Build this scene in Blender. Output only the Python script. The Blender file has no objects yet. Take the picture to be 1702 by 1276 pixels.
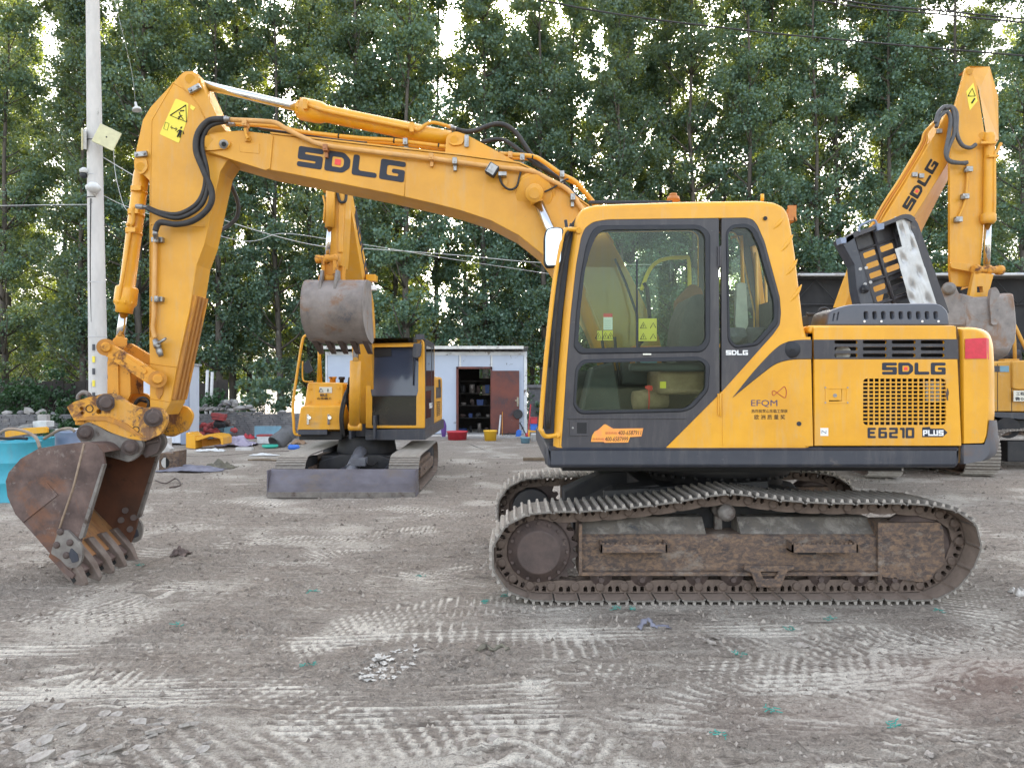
import bpy, math, random
import numpy as np
from mathutils import Vector, Matrix
from mathutils.geometry import tessellate_polygon
R = math.radians
C = bpy.context.scene.collection
S = bpy.context.scene
random.seed(7)

# ------------------------------------------------------------------ camera, world, sun, exposure
F, CX, CY, EYE = 1230.0, 851.0, 638.0, 1.65
cam = bpy.data.cameras.new('camera'); cam.sensor_width = 36; cam.lens = 36 * F / 1702
cam.clip_start = 0.05; cam.clip_end = 3000
co = bpy.data.objects.new('camera', cam); C.objects.link(co)
co.location = (0, 0, EYE); co.rotation_euler = (R(90), 0, 0); S.camera = co
SUN_EL, SUN_AZ = 27.0, 2.0            # azimuth measured from +Y (behind the trees), negative to the left
w = bpy.data.worlds.new('World'); S.world = w; w.use_nodes = True
nt = w.node_tree; bg = nt.nodes['Background']
sky = nt.nodes.new('ShaderNodeTexSky'); sky.sky_type = 'NISHITA'; sky.sun_disc = False
sky.sun_elevation = R(SUN_EL); sky.sun_rotation = R(SUN_AZ)
sky.dust_density = 4.0; sky.air_density = 1.2; sky.ozone_density = 0.7
hs = nt.nodes.new('ShaderNodeHueSaturation'); hs.inputs['Saturation'].default_value = 0.42
nt.links.new(sky.outputs[0], hs.inputs['Color']); nt.links.new(hs.outputs[0], bg.inputs['Color'])
bg.inputs['Strength'].default_value = 0.15
sl = bpy.data.lights.new('sun', 'SUN'); sl.energy = 2.6; sl.angle = R(3); sl.color = (1, .95, .87)
so = bpy.data.objects.new('sun', sl); C.objects.link(so)
sd = Vector((math.sin(R(SUN_AZ)) * math.cos(R(SUN_EL)), math.cos(R(SUN_AZ)) * math.cos(R(SUN_EL)), math.sin(R(SUN_EL))))
so.rotation_euler = sd.to_track_quat('Z', 'Y').to_euler()
S.view_settings.view_transform = 'Standard'; S.view_settings.look = 'None'
S.view_settings.gamma = 1; S.view_settings.use_curve_mapping = False
S.view_settings.exposure = 2.40
S.render.engine = 'CYCLES'
S.cycles.use_denoising = True; S.cycles.sample_clamp_indirect = 6; S.cycles.max_bounces = 8; S.cycles.transparent_max_bounces = 16

# ------------------------------------------------------------------ helpers
def P(px, py, Y): return Vector(((px - CX) / F * Y, Y, EYE - (py - CY) / F * Y))
def XX(px, Y): return (px - CX) / F * Y
def ZZ(py, Y): return EYE - (py - CY) / F * Y
def GY(py): return F * EYE / (py - CY)

def area2(p): return sum(p[i][0] * p[(i + 1) % len(p)][1] - p[(i + 1) % len(p)][0] * p[i][1] for i in range(len(p)))
def rnd(pts, r=None, n=4):
    """round the corners of a polygon; r None: the third entry of each point is its radius"""
    out = []; N = len(pts)
    for i in range(N):
        p = Vector(pts[i][:2]); a = Vector(pts[i - 1][:2]); b = Vector(pts[(i + 1) % N][:2])
        rr = r if r is not None else (pts[i][2] if len(pts[i]) > 2 else 0)
        if rr <= 0: out.append(tuple(p)); continue
        d = min(rr, (a - p).length * .48, (b - p).length * .48)
        s = p + (a - p).normalized() * d; e = p + (b - p).normalized() * d
        for k in range(n + 1):
            t = k / n; q = s * (1 - t) ** 2 + p * 2 * t * (1 - t) + e * t * t; out.append(tuple(q))
    return out
def circ(cx, cy, r, n=20, ry=None): return [(cx + r * math.cos(2 * math.pi * k / n), cy + (ry or r) * math.sin(2 * math.pi * k / n)) for k in range(n)]
def spline(pts, n=6, closed=False):
    pts = [Vector(p) for p in pts]; out = []; N = len(pts); rng = N if closed else N - 1
    for i in range(rng):
        g = (lambda j: pts[j % N]) if closed else (lambda j: pts[max(0, min(N - 1, j))])
        a, b, c, d = g(i - 1), g(i), g(i + 1), g(i + 2)
        for k in range(n):
            t = k / n
            out.append(.5 * ((2 * b) + (c - a) * t + (2 * a - 5 * b + 4 * c - d) * t * t + (3 * b - a - 3 * c + d) * t ** 3))
    if not closed: out.append(pts[-1])
    return out
def inset(poly, d):
    N = len(poly); s = 1 if area2(poly) > 0 else -1; out = []
    for i in range(N):
        p = Vector(poly[i]); a = (p - Vector(poly[i - 1])); b = (Vector(poly[(i + 1) % N]) - p)
        if a.length < 1e-9: a = b
        if b.length < 1e-9: b = a
        na = Vector((-a.y, a.x)).normalized() * s; nb = Vector((-b.y, b.x)).normalized() * s
        m = na + nb
        if m.length < 1e-6: m = na
        m = m.normalized(); k = max(.5, m.dot(na)); out.append(tuple(p + m * d / k))
    return out

class MB:
    def __init__(s): s.v = []; s.f = []; s.m = []; s.sm = []; s.cur = 0; s.smooth = False
    def add(s, vs, fs, smooth=None):
        o = len(s.v); s.v += [tuple(v) for v in vs]
        for f in fs: s.f.append([i + o for i in f]); s.m.append(s.cur); s.sm.append(s.smooth if smooth is None else smooth)
    def box(s, x0, x1, y0, y1, z0, z1, M=None):
        vs = [Vector((x, y, z)) for x in (x0, x1) for y in (y0, y1) for z in (z0, z1)]
        if M is not None: vs = [M @ v for v in vs]
        s.add(vs, [(0, 1, 3, 2), (4, 6, 7, 5), (0, 4, 5, 1), (2, 3, 7, 6), (0, 2, 6, 4), (1, 5, 7, 3)]); return s
    def plate(s, poly, holes, f0, f1, back=True, rims=None, skip=()):
        """poly and holes in 2D; f0(p)->front vertex, f1(p)->back vertex; rims: list of (inset, t) rounding rings, t 0..1 front to back"""
        rims = rims or [(0, 0)]
        loops = [poly] + list(holes)
        rings = []
        for li, lp in enumerate(loops):
            rr = []
            for k, (d, t) in enumerate(rims if li == 0 else [(0, 0)]):
                q = inset(lp, d) if d else lp
                ids = []
                for p in q:
                    a, b = Vector(f0(p)), Vector(f1(p)); s.v.append(tuple(a.lerp(b, t))); ids.append(len(s.v) - 1)
                rr.append(ids)
            ids = []
            for p in lp: s.v.append(tuple(f1(p))); ids.append(len(s.v) - 1)
            rr.append(ids); rings.append(rr)
        def put(f, sm=False): s.f.append(f); s.m.append(s.cur); s.sm.append(sm)
        def capf(idx, flip):
            vl = [[Vector((0, 0, 0)) + Vector((p[0], p[1], 0)) for p in ((inset(poly, rims[0][0]) if (idx == 0 and rims[0][0]) else poly) if li == 0 else loops[li])] for li in range(len(loops))]
            flat = [i for rr in rings for i in rr[idx]]
            for t in tessellate_polygon(vl): put([flat[i] for i in (t if not flip else t[::-1])])
        capf(0, False)
        if back: capf(-1, True)
        for li, rr in enumerate(rings):
            for k in range(len(rr) - 1):
                a, b = rr[k], rr[k + 1]; n = len(a)
                for i in range(n):
                    if li == 0 and i in skip: continue
                    put([a[i], a[(i + 1) % n], b[(i + 1) % n], b[i]], len(rims) > 1)
        return s
    def prism(s, poly, Y0, Y1, holes=(), px=True, rims=None, Yref=None, back=True, skip=()):
        """polygon in the plane Y=Y0 (photo pixels when px, else X,Z metres), extruded along Y to Y1"""
        Yr = Yref if Yref is not None else Y0
        cv = (lambda p: (XX(p[0], Yr), ZZ(p[1], Yr))) if px else (lambda p: (p[0], p[1]))
        return s.plate([cv(p) for p in poly], [[cv(p) for p in h] for h in holes], lambda p: (p[0], Y0, p[1]), lambda p: (p[0], Y1, p[1]), rims=rims, back=back, skip=skip)
    def prismx(s, poly, x0, x1, holes=(), rims=None):
        """polygon in (Y,Z) extruded along X"""
        return s.plate(poly, holes, lambda p: (x0, p[0], p[1]), lambda p: (x1, p[0], p[1]), rims=rims)
    def tube(s, pts, r, n=8, caps=True, smooth=True):
        pts = [Vector(p) for p in pts]; N = len(pts)
        if N < 2: return s
        rs = r if isinstance(r, (list, tuple)) else [r] * N
        up = None; vs = []; fs = []
        for i, p in enumerate(pts):
            t = (pts[min(i + 1, N - 1)] - pts[max(i - 1, 0)])
            t = t.normalized() if t.length > 1e-9 else Vector((0, 0, 1))
            if up is None:
                up = t.orthogonal().normalized()
            else:
                up = (up - t * up.dot(t)); up = up.normalized() if up.length > 1e-6 else t.orthogonal().normalized()
            sd_ = t.cross(up)
            for k in range(n):
                a = 2 * math.pi * k / n; vs.append(p + (up * math.cos(a) + sd_ * math.sin(a)) * rs[i])
        for i in range(N - 1):
            for k in range(n):
                fs.append((i * n + k, i * n + (k + 1) % n, (i + 1) * n + (k + 1) % n, (i + 1) * n + k))
        s.add(vs, fs, smooth)
        if caps:
            o = len(s.v) - len(vs)
            s.f.append([o + k for k in range(n)][::-1]); s.m.append(s.cur); s.sm.append(False)
            s.f.append([o + (N - 1) * n + k for k in range(n)]); s.m.append(s.cur); s.sm.append(False)
        return s
    def cyl(s, a, b, r, n=16, r2=None): return s.lathe([(0, r), (1, r if r2 is None else r2)], a, b, n)
    def lathe(s, prof, a, b, n=20):
        """prof: (t, r) with t 0..1 along a->b; flat rings, capped"""
        a, b = Vector(a), Vector(b); ax = b - a; t = ax.normalized(); up = t.orthogonal().normalized(); sd_ = t.cross(up)
        vs = []; fs = []
        for (q, r) in prof:
            c = a + ax * q
            for k in range(n):
                an = 2 * math.pi * k / n; vs.append(c + (up * math.cos(an) + sd_ * math.sin(an)) * max(r, 1e-4))
        m = len(prof); o = len(s.v)
        s.add(vs, [])
        for i in range(m - 1):
            flat = abs(prof[i][0] - prof[i + 1][0]) < 1e-6
            for k in range(n):
                s.f.append([o + i * n + k, o + i * n + (k + 1) % n, o + (i + 1) * n + (k + 1) % n, o + (i + 1) * n + k]); s.m.append(s.cur); s.sm.append(not flat)
        s.f.append([o + k for k in range(n)][::-1]); s.m.append(s.cur); s.sm.append(False)
        s.f.append([o + (m - 1) * n + k for k in range(n)]); s.m.append(s.cur); s.sm.append(False)
        return s
    def blob(s, c, rx, ry, rz, seed=0, amp=.3, n=8, flat=True, rot=None):
        rg = random.Random(seed); vs = []; fs = []; m = max(4, n // 2)
        for i in range(m + 1):
            th = math.pi * i / m
            for k in range(n):
                ph = 2 * math.pi * k / n; q = 1 + rg.uniform(-amp, amp) if 0 < i < m else 1
                v = Vector((rx * q * math.sin(th) * math.cos(ph), ry * q * math.sin(th) * math.sin(ph), rz * q * math.cos(th)))
                if rot is not None: v = rot @ v
                vs.append(v + Vector(c))
        for i in range(m):
            for k in range(n): fs.append((i * n + k, (i + 1) * n + k, (i + 1) * n + (k + 1) % n, i * n + (k + 1) % n))
        s.add(vs, fs, not flat); return s
    def mesh(s, name, mats):
        me = bpy.data.meshes.new(name); me.from_pydata(s.v, [], s.f)
        mats = mats if isinstance(mats, (list, tuple)) else [mats]
        for m in mats: me.materials.append(m)
        me.polygons.foreach_set('material_index', [min(i, len(mats) - 1) for i in s.m])
        me.polygons.foreach_set('use_smooth', s.sm)
        me.validate(); me.update(); return me
    def build(s, name, mats, parent=None, bevel=0, seg=2, fix=True, **pr):
        me = s.mesh(name, mats)
        if fix:
            import bmesh
            bm = bmesh.new(); bm.from_mesh(me)
            bmesh.ops.remove_doubles(bm, verts=bm.verts, dist=1e-5)
            bmesh.ops.recalc_face_normals(bm, faces=bm.faces); bm.to_mesh(me); bm.free()
        return link(name, me, parent, bevel, seg, **pr)

def link(name, me, parent=None, bevel=0, seg=2, **pr):
    o = bpy.data.objects.new(name, me); C.objects.link(o)
    if parent is not None:
        o.parent = parent; o.matrix_parent_inverse = INV(parent)
    if bevel:
        b = o.modifiers.new('edge', 'BEVEL'); b.width = bevel; b.segments = seg; b.limit_method = 'ANGLE'; b.angle_limit = R(35); b.harden_normals = False
    for k, v in pr.items(): o[k] = v
    return o
def INV(p): return world_of(p).inverted()
def world_of(o):
    M = o.matrix_basis.copy()
    if o.parent is not None: M = world_of(o.parent) @ o.matrix_parent_inverse @ M
    return M
def thing(name, label, cat, loc=(0, 0, 0), group=None):
    o = bpy.data.objects.new(name, None); C.objects.link(o); o.location = loc; o.empty_display_size = .2
    o['label'] = label; o['category'] = cat
    if group: o['group'] = group
    return o
def tag(o, label, cat, group=None, kind=None):
    o['label'] = label; o['category'] = cat
    if group: o['group'] = group
    if kind: o['kind'] = kind
    return o
def struct(o): o['kind'] = 'structure'; return o
def copy_child(src, parent, M=None):
    c = src.copy(); C.objects.link(c); c.parent = parent
    if M is not None: c.matrix_basis = M
    return c
def text_obj(body, size, mat_, parent, origin, ux, uy, name='lettering', bold=0.0, depth=.0015, fitw=None, fith=None, shear=0):
    cu = bpy.data.curves.new(name, 'FONT'); cu.body = body; cu.size = 1; cu.extrude = .01; cu.offset = bold; cu.resolution_u = 2; cu.shear = shear
    t = bpy.data.objects.new('tmp', cu); C.objects.link(t)
    dg = bpy.context.evaluated_depsgraph_get(); me = bpy.data.meshes.new_from_object(t.evaluated_get(dg))
    bpy.data.objects.remove(t)
    xs = [v.co.x for v in me.vertices]; ys = [v.co.y for v in me.vertices]
    x0, x1, y0, y1 = min(xs), max(xs), min(ys), max(ys)
    sx = (fitw / (x1 - x0)) if fitw else size; sy = (fith / (y1 - y0)) if fith else (sx if fitw else size)
    ux, uy = Vector(ux).normalized(), Vector(uy).normalized(); n = ux.cross(uy)
    for v in me.vertices:
        c = v.co.copy(); v.co = Vector(origin) + ux * ((c.x - x0) * sx) + uy * ((c.y - y0) * sy) + n * (c.z / .01 * depth)
    me.materials.clear(); me.materials.append(mat_)
    return link(name, me, parent)

# ------------------------------------------------------------------ materials
def new_mat(name):
    m = bpy.data.materials.new(name); m.use_nodes = True; return m, m.node_tree, m.node_tree.nodes['Principled BSDF']
def rgb(c): return (c[0], c[1], c[2], 1)
def ND(nt, t, **kw):
    n = nt.nodes.new(t)
    for k, v in kw.items():
        if k in n.inputs: n.inputs[k].default_value = v
        else: setattr(n, k, v)
    return n
def noise(nt, scale, detail=4, rough=.6, vec=None, dist=0):
    n = nt.nodes.new('ShaderNodeTexNoise'); n.inputs['Scale'].default_value = scale; n.inputs['Detail'].default_value = detail
    n.inputs['Roughness'].default_value = rough; n.inputs['Distortion'].default_value = dist
    if vec is not None: nt.links.new(vec, n.inputs['Vector'])
    return n.outputs[0]
def ramp(nt, fac, a, b, ca=(0, 0, 0, 1), cb=(1, 1, 1, 1)):
    r = nt.nodes.new('ShaderNodeValToRGB'); r.color_ramp.elements[0].position = a; r.color_ramp.elements[1].position = b
    r.color_ramp.elements[0].color = ca; r.color_ramp.elements[1].color = cb; nt.links.new(fac, r.inputs[0]); return r.outputs[0]
def mix(nt, fac, a, b, blend='MIX'):
    m = nt.nodes.new('ShaderNodeMix'); m.data_type = 'RGBA'; m.blend_type = blend
    for i, v in ((0, fac), (6, a), (7, b)):
        if isinstance(v, (int, float)): m.inputs[i].default_value = v
        elif isinstance(v, tuple): m.inputs[i].default_value = rgb(v)
        else: nt.links.new(v, m.inputs[i])
    return m.outputs[2]
def mat(name, c, c2=None, scale=6, rough=.6, metal=0, bump=0, bscale=60, spot=None, sthr=(.6, .66), sscale=4, spot2=None, s2thr=(.6, .65), s2scale=14, coat=0, stretch=None, rough2=None, a=.35, b=.65, sprough=.9):
    m, nt, p = new_mat(name)
    tc = nt.nodes.new('ShaderNodeTexCoord'); vec = tc.outputs['Object']
    v2 = vec
    if stretch:
        mp = nt.nodes.new('ShaderNodeMapping'); mp.inputs['Scale'].default_value = stretch; nt.links.new(vec, mp.inputs[0]); v2 = mp.outputs[0]
    col = None
    if c2: col = mix(nt, ramp(nt, noise(nt, scale, 5, .65, v2), a, b), c, c2)
    rg = None
    if spot:
        f = ramp(nt, noise(nt, sscale, 7, .7, v2, .4), *sthr); col = mix(nt, f, col if col is not None else c, spot)
        rg = f
    if spot2:
        f2 = ramp(nt, noise(nt, s2scale, 6, .75, v2), *s2thr); col = mix(nt, f2, col if col is not None else c, spot2)
    if 'paint' in name and c2:
        m3 = nt.nodes.new('ShaderNodeMapping'); m3.inputs['Scale'].default_value = (2.2, 2.2, .35); nt.links.new(vec, m3.inputs[0])
        col = mix(nt, ramp(nt, noise(nt, 5, 6, .7, m3.outputs[0]), .50, .80, (0, 0, 0, 1), (.38, .38, .38, 1)), col, (.46, .36, .24) if c[0] > .3 else (.17, .155, .14))
        m4 = nt.nodes.new('ShaderNodeMapping'); m4.inputs['Scale'].default_value = (7, 7, 60); m4.inputs['Rotation'].default_value = (0, .5, 0); nt.links.new(vec, m4.inputs[0])
        col = mix(nt, ramp(nt, noise(nt, 1.2, 3, .6, m4.outputs[0], 1.5), .70, .73, (0, 0, 0, 1), (.45, .45, .45, 1)), col, (.30, .19, .10) if c[0] > .3 else (.20, .19, .18))
    if col is not None: nt.links.new(col, p.inputs['Base Color'])
    else: p.inputs['Base Color'].default_value = rgb(c)
    p.inputs['Metallic'].default_value = metal; p.inputs['Roughness'].default_value = rough
    if rough2 is not None or rg is not None:
        base = noise(nt, scale * 2.3, 4, .6, v2)
        mr = nt.nodes.new('ShaderNodeMapRange'); mr.inputs['To Min'].default_value = rough; mr.inputs['To Max'].default_value = rough2 if rough2 is not None else min(1, rough + .15)
        nt.links.new(base, mr.inputs[0]); out = mr.outputs[0]
        if rg is not None: out = mix(nt, rg, out, (sprough,) * 3)
        nt.links.new(out, p.inputs['Roughness'])
    if coat: p.inputs['Coat Weight'].default_value = coat; p.inputs['Coat Roughness'].default_value = .12
    if bump and 'paint' in name:
        b0 = nt.nodes.new('ShaderNodeBump'); b0.inputs['Strength'].default_value = .5; b0.inputs['Distance'].default_value = .02
        nt.links.new(noise(nt, 2.6, 2, .5, vec), b0.inputs['Height']); bn = nt.nodes.new('ShaderNodeBump'); bn.inputs['Strength'].default_value = bump; bn.inputs['Distance'].default_value = .004
        nt.links.new(noise(nt, bscale, 5, .7, vec), bn.inputs['Height']); nt.links.new(b0.outputs[0], bn.inputs['Normal']); nt.links.new(bn.outputs[0], p.inputs['Normal'])
    elif bump:
        bn = nt.nodes.new('ShaderNodeBump'); bn.inputs['Strength'].default_value = bump; bn.inputs['Distance'].default_value = .004
        nt.links.new(noise(nt, bscale, 5, .7, vec), bn.inputs['Height']); nt.links.new(bn.outputs[0], p.inputs['Normal'])
    return m
M_ = {}
YEL, YEL2 = (.76, .365, .012), (.66, .305, .011)
M_['yellow'] = mat('yellow_paint', YEL, YEL2, 2.2, .42, bump=.06, bscale=90, coat=.25, spot=(.52, .33, .14), sthr=(.63, .80), sscale=2.6, spot2=(.30, .19, .09), s2thr=(.74, .78), s2scale=26, rough2=.55)
M_['boomyel'] = mat('boom_yellow_paint', (.70, .335, .024), (.59, .275, .021), 1.7, .5, bump=.08, bscale=70, coat=.12, spot=(.50, .31, .13), sthr=(.62, .80), sscale=2.0, spot2=(.28, .17, .08), s2thr=(.73, .77), s2scale=22, rough2=.62)
M_['worn'] = mat('worn_yellow_steel', (.66, .29, .025), (.54, .24, .03), 3, .55, bump=.25, bscale=40, spot=(.13, .055, .03), sthr=(.53, .62), sscale=5.5, spot2=(.05, .035, .03), s2thr=(.62, .67), s2scale=13)
M_['rustyel'] = mat('rust_streaked_steel', (.52, .23, .035), (.33, .15, .045), 5, .7, bump=.4, bscale=40, spot=(.55, .24, .03), sthr=(.55, .62), sscale=6, stretch=(1.5, 1.5, .5))
M_['paleyel'] = mat('pale_pipe_paint', (.66, .36, .12), (.56, .28, .07), 5, .5, spot=(.3, .2, .12), sthr=(.64, .7), sscale=12)
M_['dark'] = mat('charcoal_paint', (.036, .034, .042), (.045, .042, .048), 4, .45, bump=.05, coat=.1, spot=(.16, .13, .11), sthr=(.66, .8), sscale=3)
M_['hoodp'] = mat('hood_plastic', (.075, .085, .11), (.095, .10, .125), 3, .4)
M_['skirt'] = mat('blue_grey_paint', (.030, .034, .049), (.040, .044, .058), 3, .42, bump=.06, coat=.15, spot=(.20, .17, .14), sthr=(.62, .76), sscale=4, spot2=(.22, .22, .22), s2thr=(.70, .72), s2scale=18, stretch=(.6, 1, 2.2))
M_['gasket'] = mat('black_rubber', (.013, .015, .022), (.022, .024, .03), 8, .6)
M_['black'] = mat('black_void_paint', (.012, .012, .014), None, rough=.7)
M_['blued'] = mat('dark_blue_plastic', (.015, .045, .16), None, rough=.6)
M_['hose'] = mat('hose_rubber', (.014, .014, .016), (.035, .032, .03), 14, .6, bump=.2, bscale=120)
M_['chrome'] = mat('chromed_rod', (.62, .64, .66), None, rough=.12, metal=1)
M_['zinc'] = mat('zinc_fitting', (.38, .38, .38), (.2, .19, .18), 20, .4, metal=.8)
M_['rust'] = mat('bucket_steel', (.165, .112, .097), (.075, .050, .045), 5, .6, metal=.25, bump=.5, bscale=30, spot=(.23, .11, .065), sthr=(.52, .70), sscale=3.2, spot2=(.27, .23, .21), s2thr=(.58, .72), s2scale=9, rough2=.75)
M_['rustin'] = mat('bucket_inner_rust', (.16, .065, .035), (.09, .045, .03), 3, .7, metal=.1, bump=.4, bscale=40, spot=(.035, .025, .022), sthr=(.52, .66), sscale=2.2)
M_['lip'] = mat('polished_orange_rust', (.42, .22, .09), (.30, .14, .06), 4, .5, metal=.2, bump=.3, bscale=45, spot=(.2, .15, .11), sthr=(.56, .66), sscale=5, stretch=(1, 3, 1))
M_['steel'] = mat('worn_grey_steel', (.25, .23, .21), (.15, .13, .12), 7, .5, metal=.35, bump=.5, bscale=35, spot=(.10, .07, .055), sthr=(.56, .66), sscale=7, spot2=(.42, .39, .36), s2thr=(.63, .70), s2scale=16)
M_['shoe'] = mat('track_shoe_steel', (.21, .19, .17), (.13, .115, .10), 9, .55, metal=.2, bump=.5, bscale=40, spot=(.40, .36, .32), sthr=(.55, .68), sscale=12, spot2=(.14, .10, .08), s2thr=(.60, .68), s2scale=7)
M_['grous'] = mat('polished_grouser', (.42, .385, .345), (.29, .26, .23), 14, .5, metal=.2)
M_['mudin'] = mat('muddy_plate_inside', (.235, .18, .145), (.16, .12, .095), 9, .8, bump=.5, bscale=40, spot=(.32, .27, .23), sthr=(.6, .7), sscale=7)
M_['linkm'] = mat('track_link_steel', (.17, .125, .10), (.10, .072, .058), 12, .62, metal=.2, bump=.5, bscale=50, spot=(.25, .20, .16), sthr=(.58, .7), sscale=10)
M_['tframe'] = mat('muddy_rusty_frame', (.115, .082, .066), (.052, .043, .043), 6, .75, bump=.8, bscale=30, spot=(.235, .15, .095), sthr=(.42, .66), sscale=26.0, spot2=(.24, .20, .165), s2thr=(.55, .68), s2scale=5, stretch=(.8, 1, 1.3))
M_['tcover'] = mat('dusty_grey_cover', (.18, .155, .13), (.11, .10, .092), 6, .85, bump=.8, bscale=40, spot=(.27, .245, .215), sthr=(.5, .64), sscale=8, spot2=(.07, .075, .085), s2thr=(.58, .66), s2scale=5)
M_['under'] = mat('undercarriage_black', (.016, .017, .022), (.035, .033, .033), 5, .65, bump=.2)
M_['tooth'] = mat('soil_rubbed_tooth', (.24, .195, .17), (.15, .11, .09), 8, .6, metal=.2, bump=.5, bscale=30)
M_['hub'] = mat('hub_rust', (.12, .085, .074), (.075, .055, .050), 7, .6, metal=.2, bump=.5, bscale=40, spot=(.24, .18, .15), sthr=(.62, .7), sscale=14)
M_['white'] = mat('white_print', (.8, .8, .8), None, rough=.5)
M_['ink'] = mat('dark_print', (.022, .027, .042), None, rough=.7)
M_['inkblk'] = mat('black_print', (.012, .012, .012), None, rough=.7)
M_['redsq'] = mat('red_print', (.75, .06, .05), None, rough=.5)
M_['decal'] = mat('yellow_decal', (.80, .68, .06), (.76, .62, .07), 10, .5)
M_['orange'] = mat('orange_sticker', (.85, .30, .09), (.85, .38, .05), 18, .5)
M_['efqm'] = mat('purple_print', (.055, .045, .12), None, rough=.5)
M_['efqr'] = mat('red_brown_print', (.45, .09, .03), None, rough=.5)
M_['redlens'] = mat('red_reflector', (.62, .012, .045), (.50, .01, .03), 30, .35, coat=.3)
M_['quilt'] = mat('silver_quilt', (.52, .52, .52), (.42, .42, .42), 8, .45, metal=.4, bump=.5, bscale=16)
M_['concrete'] = mat('pale_concrete', (.60, .58, .56), (.50, .485, .47), 5, .85, bump=.3, bscale=80, spot=(.28, .27, .25), sthr=(.62, .7), sscale=6, stretch=(1, 1, .3))
M_['cream'] = mat('cream_metal', (.62, .60, .38), (.52, .50, .32), 8, .5, spot=(.3, .28, .2), sthr=(.64, .7))
M_['whitem'] = mat('white_metal_sheet', (.62, .66, .74), (.54, .58, .67), 1.6, .6, spot=(.34, .34, .35), sthr=(.66, .74), sscale=3, stretch=(1, 1, .4))
M_['shedw'] = mat('shed_panel', (.46, .52, .62), (.40, .455, .56), .9, .6, spot=(.13, .13, .14), sthr=(.63, .655), sscale=1.9, spot2=(.45, .27, .12), s2thr=(.68, .70), s2scale=2.4)
M_['rustdoor'] = mat('rusty_door', (.17, .055, .04), (.11, .045, .04), 2, .7, spot=(.07, .05, .055), sthr=(.55, .68), sscale=2, spot2=(.3, .25, .24), s2thr=(.68, .72), s2scale=3)
M_['teal'] = mat('teal_drum_paint', (.05, .36, .46), (.045, .30, .40), 6, .5, spot=(.08, .16, .18), sthr=(.66, .72), sscale=9)
M_['blue'] = mat('blue_plastic', (.03, .14, .55), None, rough=.45)
M_['green'] = mat('teal_plastic', (.03, .40, .30), None, rough=.45)
M_['redp'] = mat('red_plastic', (.50, .035, .05), (.38, .03, .045), 9, .5)
M_['redj'] = mat('faded_red_metal', (.40, .055, .055), (.24, .06, .06), 7, .7, spot=(.10, .06, .06), sthr=(.56, .66), sscale=9)
M_['bluej'] = mat('blue_sheet', (.17, .32, .42), (.14, .26, .34), 5, .6)
M_['cloth'] = mat('grey_blue_cloth', (.22, .22, .27), (.15, .15, .19), 8, .9)
M_['clothg'] = mat('olive_cloth', (.16, .15, .11), (.11, .10, .08), 8, .9)
M_['wood'] = mat('old_timber', (.20, .15, .10), (.13, .10, .07), 8, .85)
M_['brick'] = mat('grey_brick', (.20, .195, .20), (.13, .13, .14), 3.5, .9, bump=.6, bscale=30, spot=(.27, .25, .24), sthr=(.58, .66), sscale=6, spot2=(.06, .06, .065), s2thr=(.62, .7), s2scale=3)
M_['stone'] = mat('pale_stone', (.36, .345, .33), (.25, .24, .235), 5, .9, bump=.5, bscale=20)
M_['darknet'] = mat('black_netting', (.018, .018, .020), (.028, .028, .03), 2, .9)
M_['tin'] = mat('galvanised_sheet', (.55, .56, .57), (.42, .42, .42), 2, .5, metal=.3, spot=(.2, .13, .1), sthr=(.60, .66), sscale=2.4)
M_['bark'] = mat('poplar_bark', (.115, .10, .085), (.07, .062, .054), 9, .9, bump=.8, bscale=20, spot=(.2, .19, .17), sthr=(.6, .7), sscale=4, stretch=(1, 1, .35))
M_['plastic'] = mat('dull_white_plastic', (.62, .63, .63), (.5, .5, .5), 12, .5)
M_['seat'] = mat('grey_seat_fabric', (.10, .095, .095), (.07, .068, .07), 10, .9)
M_['console'] = mat('console_plastic', (.05, .055, .06), (.07, .07, .075), 8, .6)
M_['straw'] = mat('tan_cover', (.34, .23, .15), (.26, .17, .11), 12, .9)
M_['amber'] = mat('amber_base', (.50, .19, .03), (.4, .14, .03), 9, .5)
M_['license'] = mat('licence_plate_white', (.66, .64, .55), None, rough=.5)
M_['film'] = mat('tinted_windshield_film', (.045, .055, .085), None, rough=.10)  # opaque grey-blue stands in for the sky reflected in the windshield
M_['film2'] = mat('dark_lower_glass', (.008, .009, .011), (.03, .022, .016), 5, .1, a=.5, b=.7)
M_['liner'] = mat('cab_liner', (.10, .10, .10), (.08, .08, .08), 8, .7)
def glass(name, tint, refl=.0, ior=1.45, trans=.85):
    m, nt, p = new_mat(name); nt.nodes.remove(p)
    out = [n for n in nt.nodes if n.type == 'OUTPUT_MATERIAL'][0]
    t = ND(nt, 'ShaderNodeBsdfTransparent'); t.inputs[0].default_value = rgb(tint)
    g = ND(nt, 'ShaderNodeBsdfGlossy'); g.inputs['Roughness'].default_value = .02
    fr = ND(nt, 'ShaderNodeFresnel'); fr.inputs[0].default_value = ior
    ad = ND(nt, 'ShaderNodeMath', operation='ADD'); ad.inputs[1].default_value = refl; ad.use_clamp = True
    nt.links.new(fr.outputs[0], ad.inputs[0])
    mx = ND(nt, 'ShaderNodeMixShader'); nt.links.new(ad.outputs[0], mx.inputs[0]); nt.links.new(t.outputs[0], mx.inputs[1]); nt.links.new(g.outputs[0], mx.inputs[2])
    nt.links.new(mx.outputs[0], out.inputs[0]); return m
M_['glass'] = glass('cab_glass', (.86, .93, .86), -.015)
M_['glassr'] = glass('sky_mirroring_glass', (.03, .03, .035), .12)
M_['glassd'] = glass('dark_cab_glass', (.16, .18, .18), .0)
M_['mirror'] = mat('mirror_glass', (.40, .44, .48), None, rough=.03, metal=1)
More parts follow.
